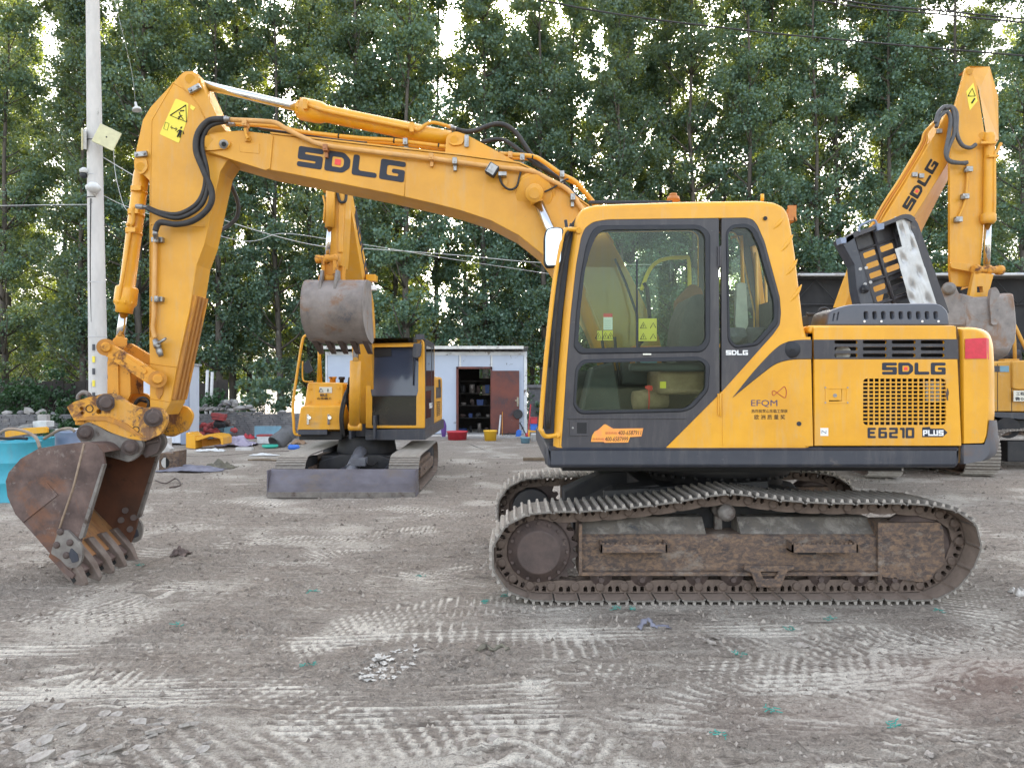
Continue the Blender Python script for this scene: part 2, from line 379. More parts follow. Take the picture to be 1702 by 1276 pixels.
def leaf_mat(name, c1, c2, ct, tw=.45):
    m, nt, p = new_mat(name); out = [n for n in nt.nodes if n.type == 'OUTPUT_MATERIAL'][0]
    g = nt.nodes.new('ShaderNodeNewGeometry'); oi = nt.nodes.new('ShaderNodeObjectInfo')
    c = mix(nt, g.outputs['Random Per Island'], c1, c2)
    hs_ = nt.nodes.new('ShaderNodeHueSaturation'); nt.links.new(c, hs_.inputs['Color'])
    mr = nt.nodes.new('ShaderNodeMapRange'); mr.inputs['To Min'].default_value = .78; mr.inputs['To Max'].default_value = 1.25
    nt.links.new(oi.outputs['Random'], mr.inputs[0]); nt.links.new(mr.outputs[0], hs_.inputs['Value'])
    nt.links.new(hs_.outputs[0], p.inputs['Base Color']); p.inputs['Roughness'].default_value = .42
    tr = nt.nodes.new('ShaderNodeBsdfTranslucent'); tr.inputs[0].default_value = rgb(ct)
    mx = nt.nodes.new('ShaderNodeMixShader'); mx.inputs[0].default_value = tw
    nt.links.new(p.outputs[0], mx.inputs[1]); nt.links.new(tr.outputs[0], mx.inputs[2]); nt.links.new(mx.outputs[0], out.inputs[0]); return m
M_['leaf'] = leaf_mat('poplar_leaf', (.020, .066, .056), (.155, .250, .205), (.44, .50, .03), .25)
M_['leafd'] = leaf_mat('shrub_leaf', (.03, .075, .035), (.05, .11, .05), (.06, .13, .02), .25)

M_['cwskirt'] = mat('scraped_grey_skirt', (.075, .078, .095), (.10, .10, .115), 3, .45, bump=.15, spot=(.17, .10, .06), sthr=(.46, .66), sscale=3.2, spot2=(.30, .29, .28), s2thr=(.66, .70), s2scale=12)
M_['rustgap'] = mat('rusty_gap', (.10, .055, .02), (.18, .10, .03), 8, .8)
M_['rustclamp'] = mat('rusty_clamp', (.40, .16, .06), (.28, .12, .05), 20, .6)
M_['palerust'] = mat('pale_scraped_edge', (.30, .22, .15), (.20, .14, .10), 20, .6)
M_['grime'] = M_['worn']
M_['coup'] = mat('coupler_paint', (.70, .33, .02), (.58, .26, .02), 3, .42, bump=.2, bscale=40, spot=(.17, .075, .035), sthr=(.50, .58), sscale=4.2, spot2=(.05, .035, .03), s2thr=(.60, .63), s2scale=11)
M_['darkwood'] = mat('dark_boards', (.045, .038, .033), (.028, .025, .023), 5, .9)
M_['brickdark'] = mat('deep_joint', (.05, .05, .052), None, rough=.95)
M_['bluegrey'] = mat('blue_grey_sheet', (.24, .29, .40), (.19, .23, .33), 2, .55)
M_['peelwhite'] = mat('peeling_white', (.66, .68, .70), (.50, .52, .54), 3, .6, spot=(.16, .13, .12), sthr=(.58, .63), sscale=4)
M_['roofw'] = mat('whitish_roof', (.68, .68, .66), (.54, .53, .50), 3, .6, spot=(.14, .12, .11), sthr=(.60, .66), sscale=2.5)
M_['decalb'] = mat('yellow_plastic', (.72, .42, .03), None, rough=.5)
M_['purple'] = mat('purple_plastic', (.10, .04, .20), None, rough=.6)
M_['scrapblue'] = mat('faded_teal_metal', (.12, .22, .25), (.09, .14, .17), 9, .7)
M_['lilac'] = mat('lilac_sheet', (.36, .32, .42), (.28, .25, .33), 6, .5)
M_['greybar'] = mat('grey_barrel', (.085, .085, .09), (.12, .12, .125), 5, .6)
M_['hoset'] = mat('tan_hose', (.30, .24, .19), (.22, .17, .13), 9, .7)
M_['whitepl'] = mat('dirty_white_film', (.58, .56, .52), (.34, .31, .28), 22, .55)
M_['mint'] = mat('teal_netting', (.06, .36, .30), (.04, .26, .22), 30, .7)
M_['bladest'] = mat('blade_steel', (.17, .16, .19), (.11, .10, .115), 2, .55, metal=.2, bump=.3, spot=(.19, .16, .145), sthr=(.5, .66), sscale=2.5, stretch=(1, 1, 2))
M_['ramgrey'] = mat('grey_ram', (.15, .16, .18), (.10, .10, .12), 7, .5)
M_['steelb'] = mat('raised_bucket_steel', (.30, .27, .255), (.19, .17, .16), 4, .6, metal=.2, bump=.4, bscale=20, spot=(.26, .17, .12), sthr=(.52, .62), sscale=2.6, spot2=(.12, .12, .14), s2thr=(.62, .68), s2scale=4)
M_['hoseg'] = mat('grey_hose', (.09, .09, .095), (.06, .06, .065), 14, .5)
M_['amberp'] = mat('amber_pipe', (.55, .20, .02), None, rough=.5)
M_['ochre'] = mat('ochre_paint', (.58, .29, .035), (.50, .25, .03), 2, .5, spot=(.4, .3, .18), sthr=(.6, .7), sscale=3)
M_['tanjack'] = mat('brown_fabric', (.24, .12, .06), (.16, .09, .05), 9, .9)
# ------------------------------------------------------------------ ground
PN = {}
def pnoise(x, y, seed=0):
    if seed not in PN:
        G = np.random.RandomState(seed).rand(257, 257) * 2 * np.pi; PN[seed] = (np.cos(G), np.sin(G))
    gx, gy = PN[seed]
    xi = np.floor(x).astype(int); yi = np.floor(y).astype(int); fx = x - xi; fy = y - yi
    u = fx * fx * fx * (fx * (fx * 6 - 15) + 10); v = fy * fy * fy * (fy * (fy * 6 - 15) + 10)
    def d(ax, ay):
        a, b = (xi + ax) % 257, (yi + ay) % 257; return gx[a, b] * (fx - ax) + gy[a, b] * (fy - ay)
    n0 = d(0, 0) * (1 - u) + d(1, 0) * u; n1 = d(0, 1) * (1 - u) + d(1, 1) * u
    return (n0 * (1 - v) + n1 * v) * 1.5
def fbm(x, y, sc, octv, seed, gain=.5):
    r = 0; a = 1; t = 0
    for k in range(octv):
        r = r + a * pnoise(x * sc + 17.3 * k, y * sc - 9.1 * k, seed + k); t += a; a *= gain; sc *= 2.07
    return r / t
def sstep(a, b, x):
    t = np.clip((x - a) / (b - a), 0, 1); return t * t * (3 - 2 * t)
def g2(px, py): Y = GY(py); return (XX(px, Y), Y)
TRACKS = [  # (path in photo ground points, width, period, depth, skew, strength) : crawler prints
    ([(640, 1052), (760, 1060), (900, 1072), (1050, 1078), (1200, 1080), (1350, 1072), (1520, 1062), (1800, 1050)], .50, .085, .015, .25, 1.0),
    ([(130, 1120), (300, 1108), (450, 1085), (600, 1040), (740, 1012), (900, 1000)], .48, .060, .013, -.35, 1.0),
    ([(850, 1245), (1000, 1215), (1200, 1175), (1420, 1150), (1640, 1130), (1900, 1120)], .48, .095, .015, .7, 1.0),
    ([(300, 985), (420, 940), (560, 925), (720, 930), (860, 945)], .5, .061, .012, .4, .9),
    ([(100, 870), (320, 880), (520, 900), (760, 905)], .5, .062, .011, -.3, .8),
    ([(1500, 1090), (1600, 1030), (1660, 985), (1690, 940), (1760, 900)], .5, .07, .013, .2, .9),
    ([(180, 1275), (420, 1240), (600, 1215), (830, 1225), (1000, 1290)], .48, .09, .013, .5, .8),
    ([(1000, 880), (700, 850), (300, 835), (-200, 840)], .45, .062, .010, .1, .8),
    ([(-150, 1010), (150, 1020), (380, 1010), (600, 975), (760, 950)], .5, .062, .012, .5, .9),
    ([(380, 905), (560, 895), (700, 880), (840, 870)], .45, .062, .010, -.5, .9),
    ([(980, 1130), (1150, 1120), (1400, 1108), (1700, 1100)], .4, .07, .011, -.5, .8),
    ([(-100, 930), (60, 960), (250, 1045), (420, 1130), (560, 1200)], .45, .07, .011, .2, .7),
    ([(-300, 800), (200, 812), (440, 815)], .45, .062, .009, .3, .7),
    ([(1420, 1275), (1500, 1230), (1620, 1190), (1800, 1165)], .45, .085, .013, .5, .9),
    ([(1640, 900), (1560, 850), (1500, 825), (1420, 805)], .5, .178, .010, .2, .7),
]
TYRES = [([(-200, 1168), (150, 1166), (450, 1158), (700, 1160), (900, 1150), (1150, 1128)], .16, 5, .008),
         ([(100, 1140), (400, 1132), (640, 1128), (900, 1118), (1250, 1104)], .10, 4, .006),
         ([(-200, 1150), (200, 1151), (500, 1147)], .08, 3, .005),
         ([(-300, 1085), (200, 1078), (560, 1064), (900, 1052), (1300, 1046)], .14, 4, .008),
         ([(500, 1200), (900, 1190), (1300, 1215), (1800, 1260)], .15, 5, .008),
         ([(-200, 905), (200, 912), (480, 935), (800, 965)], .16, 4, .010),
         ([(200, 862), (520, 868), (820, 852), (1100, 846)], .18, 4, .010),
         ([(900, 1146), (1300, 1138), (1800, 1120)], .13, 5, .007)]
def path_field(X, Y, pts, width):
    P_ = [g2(*p) for p in pts]; P_ = [tuple(v) for v in spline([(a, b, 0) for a, b in P_], 8)]
    best = np.full(X.shape, 1e9); sarc = np.zeros(X.shape); side = np.zeros(X.shape); s0 = 0
    for i in range(len(P_) - 1):
        ax, ay = P_[i][:2]; bx, by = P_[i + 1][:2]; dx, dy = bx - ax, by - ay; L = math.hypot(dx, dy)
        if L < 1e-6: continue
        t = np.clip(((X - ax) * dx + (Y - ay) * dy) / L / L, 0, 1)
        qx, qy = X - ax - t * dx, Y - ay - t * dy; d = np.hypot(qx, qy); m = d < best
        best = np.where(m, d, best); sarc = np.where(m, s0 + t * L, sarc); side = np.where(m, (dx * qy - dy * qx) / L, side); s0 += L
    return best, sarc, side
def ground_height(X, Y):
    far = np.clip((14 - Y) / 8, 0, 1)
    h = .030 * fbm(X, Y, .55, 3, 1) + .012 * fbm(X, Y, 2.3, 3, 5)
    rough = sstep(-.25, .35, fbm(X, Y, .8, 3, 40))                   # loose soil against packed soil
    clod = np.abs(fbm(X, Y, 9, 4, 11, .65)); h2 = (.030 * clod + .026 * np.maximum(0, fbm(X, Y, 21, 3, 21)) + .016 * np.maximum(0, fbm(X, Y, 40, 2, 25) - .1)) * (.45 + 1.25 * rough)
    h = h + .024 * fbm(X * .16, Y * 1.7, 3.0, 4, 61, .62) * np.clip(1.3 - Y / 14, .2, 1)
    tone = .45 - .45 * rough + .30 * fbm(X, Y, 1.3, 3, 31)
    h = h + h2 * (.25 + .75 * far)
    near = (Y > 2.5) & (Y < 14) & (np.abs(X) < 9)
    Xn, Yn = X[near], Y[near]; hn, tn, rn = h[near].copy(), tone[near].copy(), rough[near]
    for (pts, wd, per, dep, sk, st) in TRACKS:
        d, s, sd_ = path_field(Xn, Yn, pts, wd)
        ms = 1 - sstep(wd * .46, wd * .54, d); patch = sstep(-.42, .25, fbm(Xn, Yn, 1.5, 3, int(wd * 100) + int(dep * 9000) + len(pts))) * st
        ph = (s + sk * sd_ + .03 * fbm(Xn, Yn, 3, 2, 77)) / per * 2 * np.pi
        bar = sstep(.0, .9, np.sin(ph)); fine = 0
        hn = hn * (1 - .55 * ms * patch) + ms * patch * (dep * (bar - .5) + dep * .18 * fine)
        hn = hn + (.010 * patch * np.exp(-((d - wd * .56) / .04) ** 2))
        tn = tn + ms * patch * (.66 * bar - .18) * (.55 + .9 * np.clip(fbm(Xn, Yn, 4, 2, 91) + .4, 0, 1))
    for (pts, wd, nr, dep) in TYRES:
        d, s, sd_ = path_field(Xn, Yn, pts, wd); ms = 1 - sstep(wd * .9, wd * 1.1, d); patch = sstep(-.3, .05, fbm(Xn, Yn, 1.1, 2, nr))
        lines = np.sin(sd_ / wd * nr * np.pi + .5 * fbm(Xn, Yn, 2, 2, 5))
        hn = hn * (1 - .8 * ms * patch) + ms * patch * (dep * lines - .006); tn = tn + ms * patch * (.16 + .22 * lines)
    # red earth mound, dug hollow under the bucket teeth, clod heap lower left, rag hollow
    for (px, py, rx, ry, hh) in ((1690, 1130, .62, .30, .075), (1150, 1255, .3, .12, .03), (860, 1245, .35, .14, .03), (1590, 1240, .4, .15, .03), (250, 1190, .5, .2, .03), (60, 1245, .6, .25, .05)):
        gx_, gy_ = g2(px, py); e = np.exp(-(((Xn - gx_) / rx) ** 2 + ((Yn - gy_) / ry) ** 2)); hn = hn + e * hh * (1 + .7 * fbm(Xn, Yn, 7, 3, 3))
    e = np.exp(-(((Xn + 3.55) / .55) ** 2 + ((Yn - 6.5) / .7) ** 2)); hn = hn - .05 * e
    e = np.exp(-(((Xn + 3.0) / .35) ** 2 + ((Yn - 6.4) / .6) ** 2)); hn = hn + .04 * e * (1 + fbm(Xn, Yn, 6, 3, 8))
    # tracks of the machine stand on level soil
    lev = (1 - sstep(.02, .25, np.maximum(np.abs(Xn - 1.65) - 1.9, 0) + np.maximum(np.abs(Yn - 5.78) - .28, 0)))
    hn = hn * (1 - .85 * lev) - .003 * lev
    h[near] = hn; tone[near] = tn
    red = np.exp(-(((X - g2(1690, 1140)[0]) / .75) ** 2 + ((Y - g2(1690, 1140)[1]) / .40) ** 2)) + .35 * np.exp(-(((X - g2(1350, 1190)[0]) / .7) ** 2 + ((Y - g2(1350, 1190)[1]) / .25) ** 2))
    return h, np.clip(tone, 0, 1), np.clip(red, 0, 1)
def make_ground():
    ys = [-20, -10, -5, -2, 0, 1.2, 2.0]; y = 2.5
    while y < 13: ys.append(y); y *= 1.0031
    while y < 75: ys.append(y); y *= 1.02
    u = np.linspace(-3.35, 3.35, 1020); xs = np.sinh(u) * 2.2 + u * 1.6
    xs = np.concatenate([[-90, -60], xs, [60, 90]]); xs.sort(); ys = np.array(ys)
    X, Y = np.meshgrid(xs, ys); h, tone, red = ground_height(X, Y)
    ny, nx = X.shape; v = np.stack([X, Y, h], -1).reshape(-1, 3).astype(np.float32)
    i = np.arange(ny * nx).reshape(ny, nx); q = np.stack([i[:-1, :-1], i[:-1, 1:], i[1:, 1:], i[1:, :-1]], -1).reshape(-1, 4)
    me = bpy.data.meshes.new('ground'); me.vertices.add(len(v)); me.vertices.foreach_set('co', v.ravel())
    me.loops.add(q.size); me.loops.foreach_set('vertex_index', q.ravel().astype(np.int32))
    me.polygons.add(len(q)); me.polygons.foreach_set('loop_start', (np.arange(len(q)) * 4).astype(np.int32)); me.polygons.foreach_set('loop_total', np.full(len(q), 4, np.int32))
    me.update(calc_edges=True)
    for nm, ar in (('tone', tone), ('redness', red)):
        at = me.attributes.new(nm, 'FLOAT', 'POINT'); at.data.foreach_set('value', ar.ravel().astype(np.float32))
    m, nt, p = new_mat('dry_trampled_soil'); tc = nt.nodes.new('ShaderNodeTexCoord').outputs['Object']
    a1 = nt.nodes.new('ShaderNodeAttribute'); a1.attribute_name = 'tone'; a2 = nt.nodes.new('ShaderNodeAttribute'); a2.attribute_name = 'redness'
    n1 = noise(nt, 22, 7, .75, tc); n2 = noise(nt, 2.2, 5, .65, tc); n3 = noise(nt, 90, 4, .7, tc)
    base = mix(nt, ramp(nt, n1, .34, .66), (.195, .160, .132), (.48, .415, .350))
    base = mix(nt, ramp(nt, n2, .35, .7), base, mix(nt, n3, (.28, .240, .204), (.42, .372, .32)))
    ad = ND(nt, 'ShaderNodeMath', operation='MULTIPLY_ADD'); nt.links.new(n1, ad.inputs[0]); ad.inputs[1].default_value = .5
    sb = ND(nt, 'ShaderNodeMath', operation='SUBTRACT'); nt.links.new(a1.outputs['Fac'], sb.inputs[0]); sb.inputs[1].default_value = .25; nt.links.new(sb.outputs[0], ad.inputs[2])
    base = mix(nt, ramp(nt, ad.outputs[0], .34, .74), base, (.78, .72, .63))
    mps = nt.nodes.new('ShaderNodeMapping'); mps.inputs['Scale'].default_value = (1.1, 9, 1); nt.links.new(tc, mps.inputs[0])
    base = mix(nt, ramp(nt, noise(nt, 1.6, 8, .78, mps.outputs[0], .6), .52, .66, (0, 0, 0, 1), (.7, .7, .7, 1)), base, (.62, .565, .49))
    base = mix(nt, ramp(nt, noise(nt, 2.3, 7, .8, mps.outputs[0], .6), .36, .46, (.8, .8, .8, 1), (0, 0, 0, 1)), base, (.12, .098, .082))
    base = mix(nt, ramp(nt, noise(nt, 7, 6, .8, tc), .66, .72), base, (.47, .44, .40))
    base = mix(nt, ramp(nt, noise(nt, 55, 3, .8, tc), .68, .74), base, (.50, .47, .43))
    base = mix(nt, ramp(nt, noise(nt, 34, 5, .75, tc), .40, .52), mix(nt, .30, base, (.10, .086, .075)), base)
    base = mix(nt, ramp(nt, noise(nt, 95, 3, .75, tc, .5), .38, .50), mix(nt, .40, base, (.09, .078, .07)), base)
    mr = ND(nt, 'ShaderNodeMath', operation='MULTIPLY'); nt.links.new(a2.outputs['Fac'], mr.inputs[0]); mr.inputs[1].default_value = .45
    base = mix(nt, mr.outputs[0], base, (.24, .135, .105))
    nt.links.new(base, p.inputs['Base Color']); p.inputs['Roughness'].default_value = .95; p.inputs['Specular IOR Level'].default_value = .2
    bn = nt.nodes.new('ShaderNodeBump'); bn.inputs['Strength'].default_value = 1.0; bn.inputs['Distance'].default_value = .035
    hsum = ND(nt, 'ShaderNodeMath', operation='MULTIPLY_ADD'); nt.links.new(n3, hsum.inputs[0]); hsum.inputs[1].default_value = .45; nt.links.new(n1, hsum.inputs[2])
    nt.links.new(hsum.outputs[0], bn.inputs['Height']); nt.links.new(bn.outputs[0], p.inputs['Normal'])
    me.materials.append(m); M_['soil'] = m
    me.polygons.foreach_set('use_smooth', np.ones(len(q), bool))
    struct(link('ground', me))
    gf = MB(); gf.add([(-900, -300, -.12), (900, -300, -.12), (900, 1500, -.12), (-900, 1500, -.12)], [(0, 1, 2, 3)])
    struct(gf.build('field', mat('far_field', (.16, .17, .10), (.22, .20, .13), .05, .95)))
    # loose stones and crumbs
    rg = np.random.RandomState(5); N = 60000
    Yp = 3.0 * np.exp(rg.rand(N) * math.log(16 / 3.0)); Xp = (rg.rand(N) * 2 - 1) * (Yp * .74 + .3)
    hh, tt, rr = ground_height(Xp, Yp); band = fbm(Xp * .5, Yp, 1.4, 3, 71) > -.02; keep = (rg.rand(N) < (.15 + .9 * (1 - tt))) & (band | (rg.rand(N) < .3)); Xp, Yp, hh, tt = Xp[keep], Yp[keep], hh[keep], tt[keep]
    sz = .003 + .014 * rg.rand(len(Xp)) ** 5; sz *= (Yp / 4) ** .45
    oc = np.array([(1, 0, 0), (0, 1, 0), (-1, 0, 0), (0, -1, 0), (0, 0, 1), (0, 0, -.6)], float)
    of = np.array([(0, 1, 4), (1, 2, 4), (2, 3, 4), (3, 0, 4), (1, 0, 5), (2, 1, 5), (3, 2, 5), (0, 3, 5)])
    n = len(Xp); V = oc[None] * (1 + .5 * (rg.rand(n, 6, 3) - .5)) * sz[:, None, None] * (.6 + .9 * rg.rand(n, 1, 3))
    an = rg.rand(n) * 6.28; ca, sa = np.cos(an)[:, None], np.sin(an)[:, None]
    V2 = V.copy(); V2[:, :, 0] = V[:, :, 0] * ca - V[:, :, 1] * sa; V2[:, :, 1] = V[:, :, 0] * sa + V[:, :, 1] * ca
    V2[:, :, 0] += Xp[:, None]; V2[:, :, 1] += Yp[:, None]; V2[:, :, 2] += hh[:, None] - .1 * sz[:, None]
    Fs = (of[None] + (np.arange(n) * 6)[:, None, None]).reshape(-1, 3)
    me = bpy.data.meshes.new('gravel'); me.from_pydata(V2.reshape(-1, 3).tolist(), [], Fs.tolist())
    m, nt, p = new_mat('stones_and_crumbs'); g = nt.nodes.new('ShaderNodeNewGeometry')
    nt.links.new(ramp(nt, g.outputs['Random Per Island'], .1, .95, (.15, .125, .105, 1), (.40, .352, .305, 1)), p.inputs['Base Color']); p.inputs['Roughness'].default_value = .95
    me.materials.append(m); o = link('gravel', me); tag(o, 'small stones and soil crumbs strewn over the yard', 'gravel', kind='stuff')
    # broken clods, lower left of the picture : big flat flakes
    k = 0
    rq = random.Random(12); fls = []
    for v in range(6):
        b = MB(); pl = [(math.cos(t) * rq.uniform(.7, 1.1), math.sin(t) * rq.uniform(.35, .6)) for t in np.linspace(0, 6.28, 8)[:-1]]
        b.plate(pl, [], lambda p: (p[0], p[1], .16 + .08 * p[0] * v / 5), lambda p: (p[0] * .93, p[1] * .9, -.14)); fls.append(b.mesh('clod', mat('clod_soil' + 'abcdef'[v], (.26, .23, .205), (.42, .385, .345), 2.5, .95, bump=1, bscale=14) if v == 0 else M_['soilf'])); M_['soilf'] = fls[0].materials[0]
    for i_ in range(95):
        px = rq.uniform(-10, 345) if i_ % 4 else rq.uniform(0, 120); py = 1212 + 60 * rq.random() + 12 * math.sin(px * .02) if i_ % 5 else rq.uniform(1180, 1210)
        x, y = g2(px, py); z = float(ground_height(np.array([x]), np.array([y]))[0][0]); o = bpy.data.objects.new('clod', fls[rq.randrange(6)]); C.objects.link(o); s_ = .012 + .048 * rq.random() ** 2
        o.matrix_basis = Matrix.Translation((x, y, z + s_ * .02)) @ Matrix.Rotation(rq.gauss(.55, .35), 4, 'Z') @ Matrix.Rotation(rq.uniform(-.7, .7), 4, 'X') @ Matrix.Rotation(rq.uniform(-.35, .35), 4, 'Y') @ Matrix.Scale(s_, 4)
        tag(o, 'flat flake of broken grey soil in the heap at the lower left corner', 'clod', 'soil flakes heaped at the lower left')
    for (px, py, s_, a, fl) in [(1590, 1240, .024, .3, 0), (1545, 1262, .028, .8, 0), (1640, 1250, .022, .2, 0), (1095, 1255, .035, .2, 0), (820, 1238, .04, .2, 0), (795, 1195, .04, .9, 0), (960, 1262, .03, .3, 0), (1330, 1075, .05, .3, 0), (1180, 1070, .05, -.6, 1), (1190, 1062, .035, -.4, 1), (300, 922, .06, .2, 1)]:
        x, y = g2(px, py); z = float(ground_height(np.array([x]), np.array([y]))[0][0]); b = MB()
        b.blob((x, y, z + s_ * .12), s_, s_ * (.38 if fl else .7), s_ * (.22 if fl else .5), seed=k, amp=.32, n=9, rot=Matrix.Rotation(a, 3, 'Z') @ Matrix.Rotation(.2 if fl else 0, 3, 'Y'))
        o = b.build('clod', M_['soilc'] if 'soilc' in M_ else M_.setdefault('soilc', mat('clod_soil', (.24, .21, .185), (.36, .325, .29), 18, .95, bump=.6, bscale=60)))
        if px < 420 and py > 1180: tag(o, 'flat flake of broken grey soil in the heap at the lower left corner', 'clod', 'soil flakes heaped at the lower left')
        else: tag(o, 'dry soil clod ' + {85: 'at the far left edge of the tyre ruts', 125: 'second from the left along the tyre ruts', 1590: 'largest of the three near the lower right corner', 1545: 'nearest the bottom edge, lower right', 1640: 'rightmost of the three near the lower right corner', 1095: 'near the bottom edge, right of the middle', 820: 'near the bottom edge, left of the middle', 795: 'left of the middle, above the bottom row', 960: 'smallest, right at the bottom edge', 1330: 'alone below the middle of the long crawler track', 1180: 'lower of two curled flakes below the track frame', 1190: 'upper of two curled flakes below the track frame', 300: 'beside the bent scrap right of the bucket teeth'}.get(px, 'on the open yard'), 'clod', 'loose clods on the yard')
        k += 1
make_ground()
# ------------------------------------------------------------------ block lettering
GL = {
 'S': ([(0,32),(40,32),(40,24),(11,24),(11,20.5),(40,20.5),(40,0),(0,0),(0,8),(29,8),(29,11.5),(0,11.5)], []),
 'D': ([(0,32),(29,32),(40,23),(40,9),(29,0),(0,0)], [[(11,24),(27,24),(30,20),(30,12),(27,8),(11,8)]]),
 'L': ([(0,32),(10,32),(10,8),(40,8),(40,0),(0,0)], []),
 'G': ([(0,32),(40,32),(40,24),(11,24),(11,8),(30,8),(30,12.5),(19,12.5),(19,19),(40,19),(40,0),(0,0)], []),
 'E': ([(0,32),(34,32),(34,25),(10,25),(10,20),(30,20),(30,13),(10,13),(10,7),(34,7),(34,0),(0,0)], []),
 '6': ([(0,32),(34,32),(34,25),(10,25),(10,20),(36,20),(36,0),(0,0)], [[(10,14),(26,14),(26,6),(10,6)]]),
 '2': ([(0,32),(36,32),(36,13),(10,13),(10,7),(36,7),(36,0),(0,0),(0,19),(26,19),(26,25),(0,25)], []),
 '1': ([(0,32),(20,32),(20,0),(10,0),(10,25),(0,25)], []),
 '0': ([(0,32),(36,32),(36,0),(0,0)], [[(10,25),(26,25),(26,7),(10,7)]]),
 'P': ([(0,32),(36,32),(36,11),(11,11),(11,0),(0,0)], [[(11,25),(26,25),(26,18),(11,18)]]),
 'U': ([(0,32),(11,32),(11,8),(26,8),(26,32),(37,32),(37,0),(0,0)], []),
 'N': ([(0,32),(10,32),(26,14),(26,32),(36,32),(36,0),(26,0),(10,19),(10,0),(0,0)], []),
 'O': ([(0,32),(36,32),(36,0),(0,0)], [[(10,24),(26,24),(26,8),(10,8)]]),
}
def letters(word, org, ux, uy, ht, parent, m, adv=44, depth=.002, width=None, name='lettering', red=None, rr=3.5):
    """block letters: org = bottom left, ux/uy = unit directions in world, ht = letter height in metres"""
    ux, uy = Vector(ux), Vector(uy); n = ux.cross(uy).normalized(); s = ht / 32.0
    tot = sum((24 if c == '1' else adv) for c in word) - (adv - 40); sx = (width / tot) if width else s
    x = 0; org = Vector(org); b = MB(); rb = MB()
    for c in word:
        if c in GL:
            po, ho = GL[c]; sh = rnd(po, rr, 2)
            f = lambda p, x=x: org + ux * ((p[0] + x) * sx) + uy * (p[1] * s)
            b.plate(sh, [rnd(h, 1.5, 1) for h in ho], lambda p: f(p) + n * depth, lambda p: f(p) - n * .001)
            if c == 'D' and red:
                rb.plate([(15.5, 11.5), (25, 11.5), (25, 20.5), (15.5, 20.5)], [], lambda p: f(p) + n * depth, lambda p: f(p) - n * .001)
        x += 24 if c == '1' else adv
    o = b.build(name, m, parent)
    if red: rb.build('logo_square', red, o)
    return o

# ------------------------------------------------------------------ crawler tracks (shared builder)
def track_path(pts, N):
    """closed list of (s, z) points -> N stations of equal arc with tangents"""
    sp = [(p.x, p.y) for p in spline([(a, b, 0) for a, b in pts], 10, True)]
    L = [0]
    for i in range(len(sp)): L.append(L[-1] + math.dist(sp[i], sp[(i + 1) % len(sp)]))
    T = L[-1]; out = []; j = 0
    def at(d):
        d %= T
        import bisect
        k = min(bisect.bisect_right(L, d) - 1, len(sp) - 1); t = (d - L[k]) / max(1e-9, L[k + 1] - L[k]); a, b = sp[k], sp[(k + 1) % len(sp)]
        return (a[0] + (b[0] - a[0]) * t, a[1] + (b[1] - a[1]) * t)
    for i in range(N):
        a = at(T * (i - .5) / N); b = at(T * (i + .5) / N); c = ((a[0] + b[0]) / 2, (a[1] + b[1]) / 2)
        out.append((c, math.atan2(b[1] - a[1], b[0] - a[0])))
    return out, T / N
def shoe_mesh(pitch, wd, sc=1.0, mats=None):
    b = MB(); h = pitch / 2 * .955
    # plate (length along x, outward = +z, width along y 0..wd), slightly dished, with three grousers
    b.plate([(-h, -.020 * sc), (-h * .8, -.004 * sc), (h * .86, -.004 * sc), (h, -.014 * sc), (h, -.024 * sc), (h * .8, -.016 * sc), (-h * .8, -.016 * sc), (-h * .93, -.030 * sc)], [],
            lambda p: (p[0], 0, p[1]), lambda p: (p[0], wd, p[1]))
    b.cur = 1; b.add([(-h * .93, .003, -.0305 * sc), (-h * .8, .003, -.0166 * sc), (h * .8, .003, -.0166 * sc), (h, .003, -.0246 * sc), (-h * .93, wd - .003, -.0305 * sc), (-h * .8, wd - .003, -.0166 * sc), (h * .8, wd - .003, -.0166 * sc), (h, wd - .003, -.0246 * sc)], [(0, 1, 5, 4), (1, 2, 6, 5), (2, 3, 7, 6)]); b.cur = 2
    for x in (-h * .78, -h * .06, h * .66):
        b.plate([(x - .014 * sc, -.006 * sc), (x - .008 * sc, .021 * sc), (x + .008 * sc, .021 * sc), (x + .014 * sc, -.006 * sc)], [], lambda p: (p[0], .004, p[1]), lambda p: (p[0], wd - .004, p[1]))
    me = b.mesh('track_shoe', [M_['shoe'], M_['mudin'], M_['grous']]); return me
def link_mesh(pitch, wd, sc=1.0):
    b = MB(); h = pitch / 2
    for y0 in (wd * .36, wd * .58):
        po = rnd([(-h * 1.12, -.022 * sc), (h * .95, -.022 * sc), (h * 1.12, -.06 * sc), (h * 1.05, -.118 * sc), (h * .3, -.122 * sc), (-h * .5, -.122 * sc), (-h * 1.12, -.108 * sc)], .012 * sc, 2)
        b.plate(po, [[(-h * .42, -.032 * sc), (-h * .42, -.066 * sc), (-h * .27, -.080 * sc), (-h * .10, -.066 * sc), (-h * .10, -.032 * sc)], [(h * .18, -.032 * sc), (h * .18, -.066 * sc), (h * .33, -.080 * sc), (h * .50, -.066 * sc), (h * .50, -.032 * sc)]],
                lambda p: (p[0], y0, p[1]), lambda p: (p[0], y0 + wd * .08, p[1]))
    b.lathe([(0, .022 * sc), (.01, .030 * sc), (.03, .034 * sc), (.97, .034 * sc), (1, .03 * sc)], (-h * .82, wd * .33, -.072 * sc), (-h * .82, wd * .69, -.072 * sc), 12)
    me = b.mesh('track_link', M_['linkm']); return me
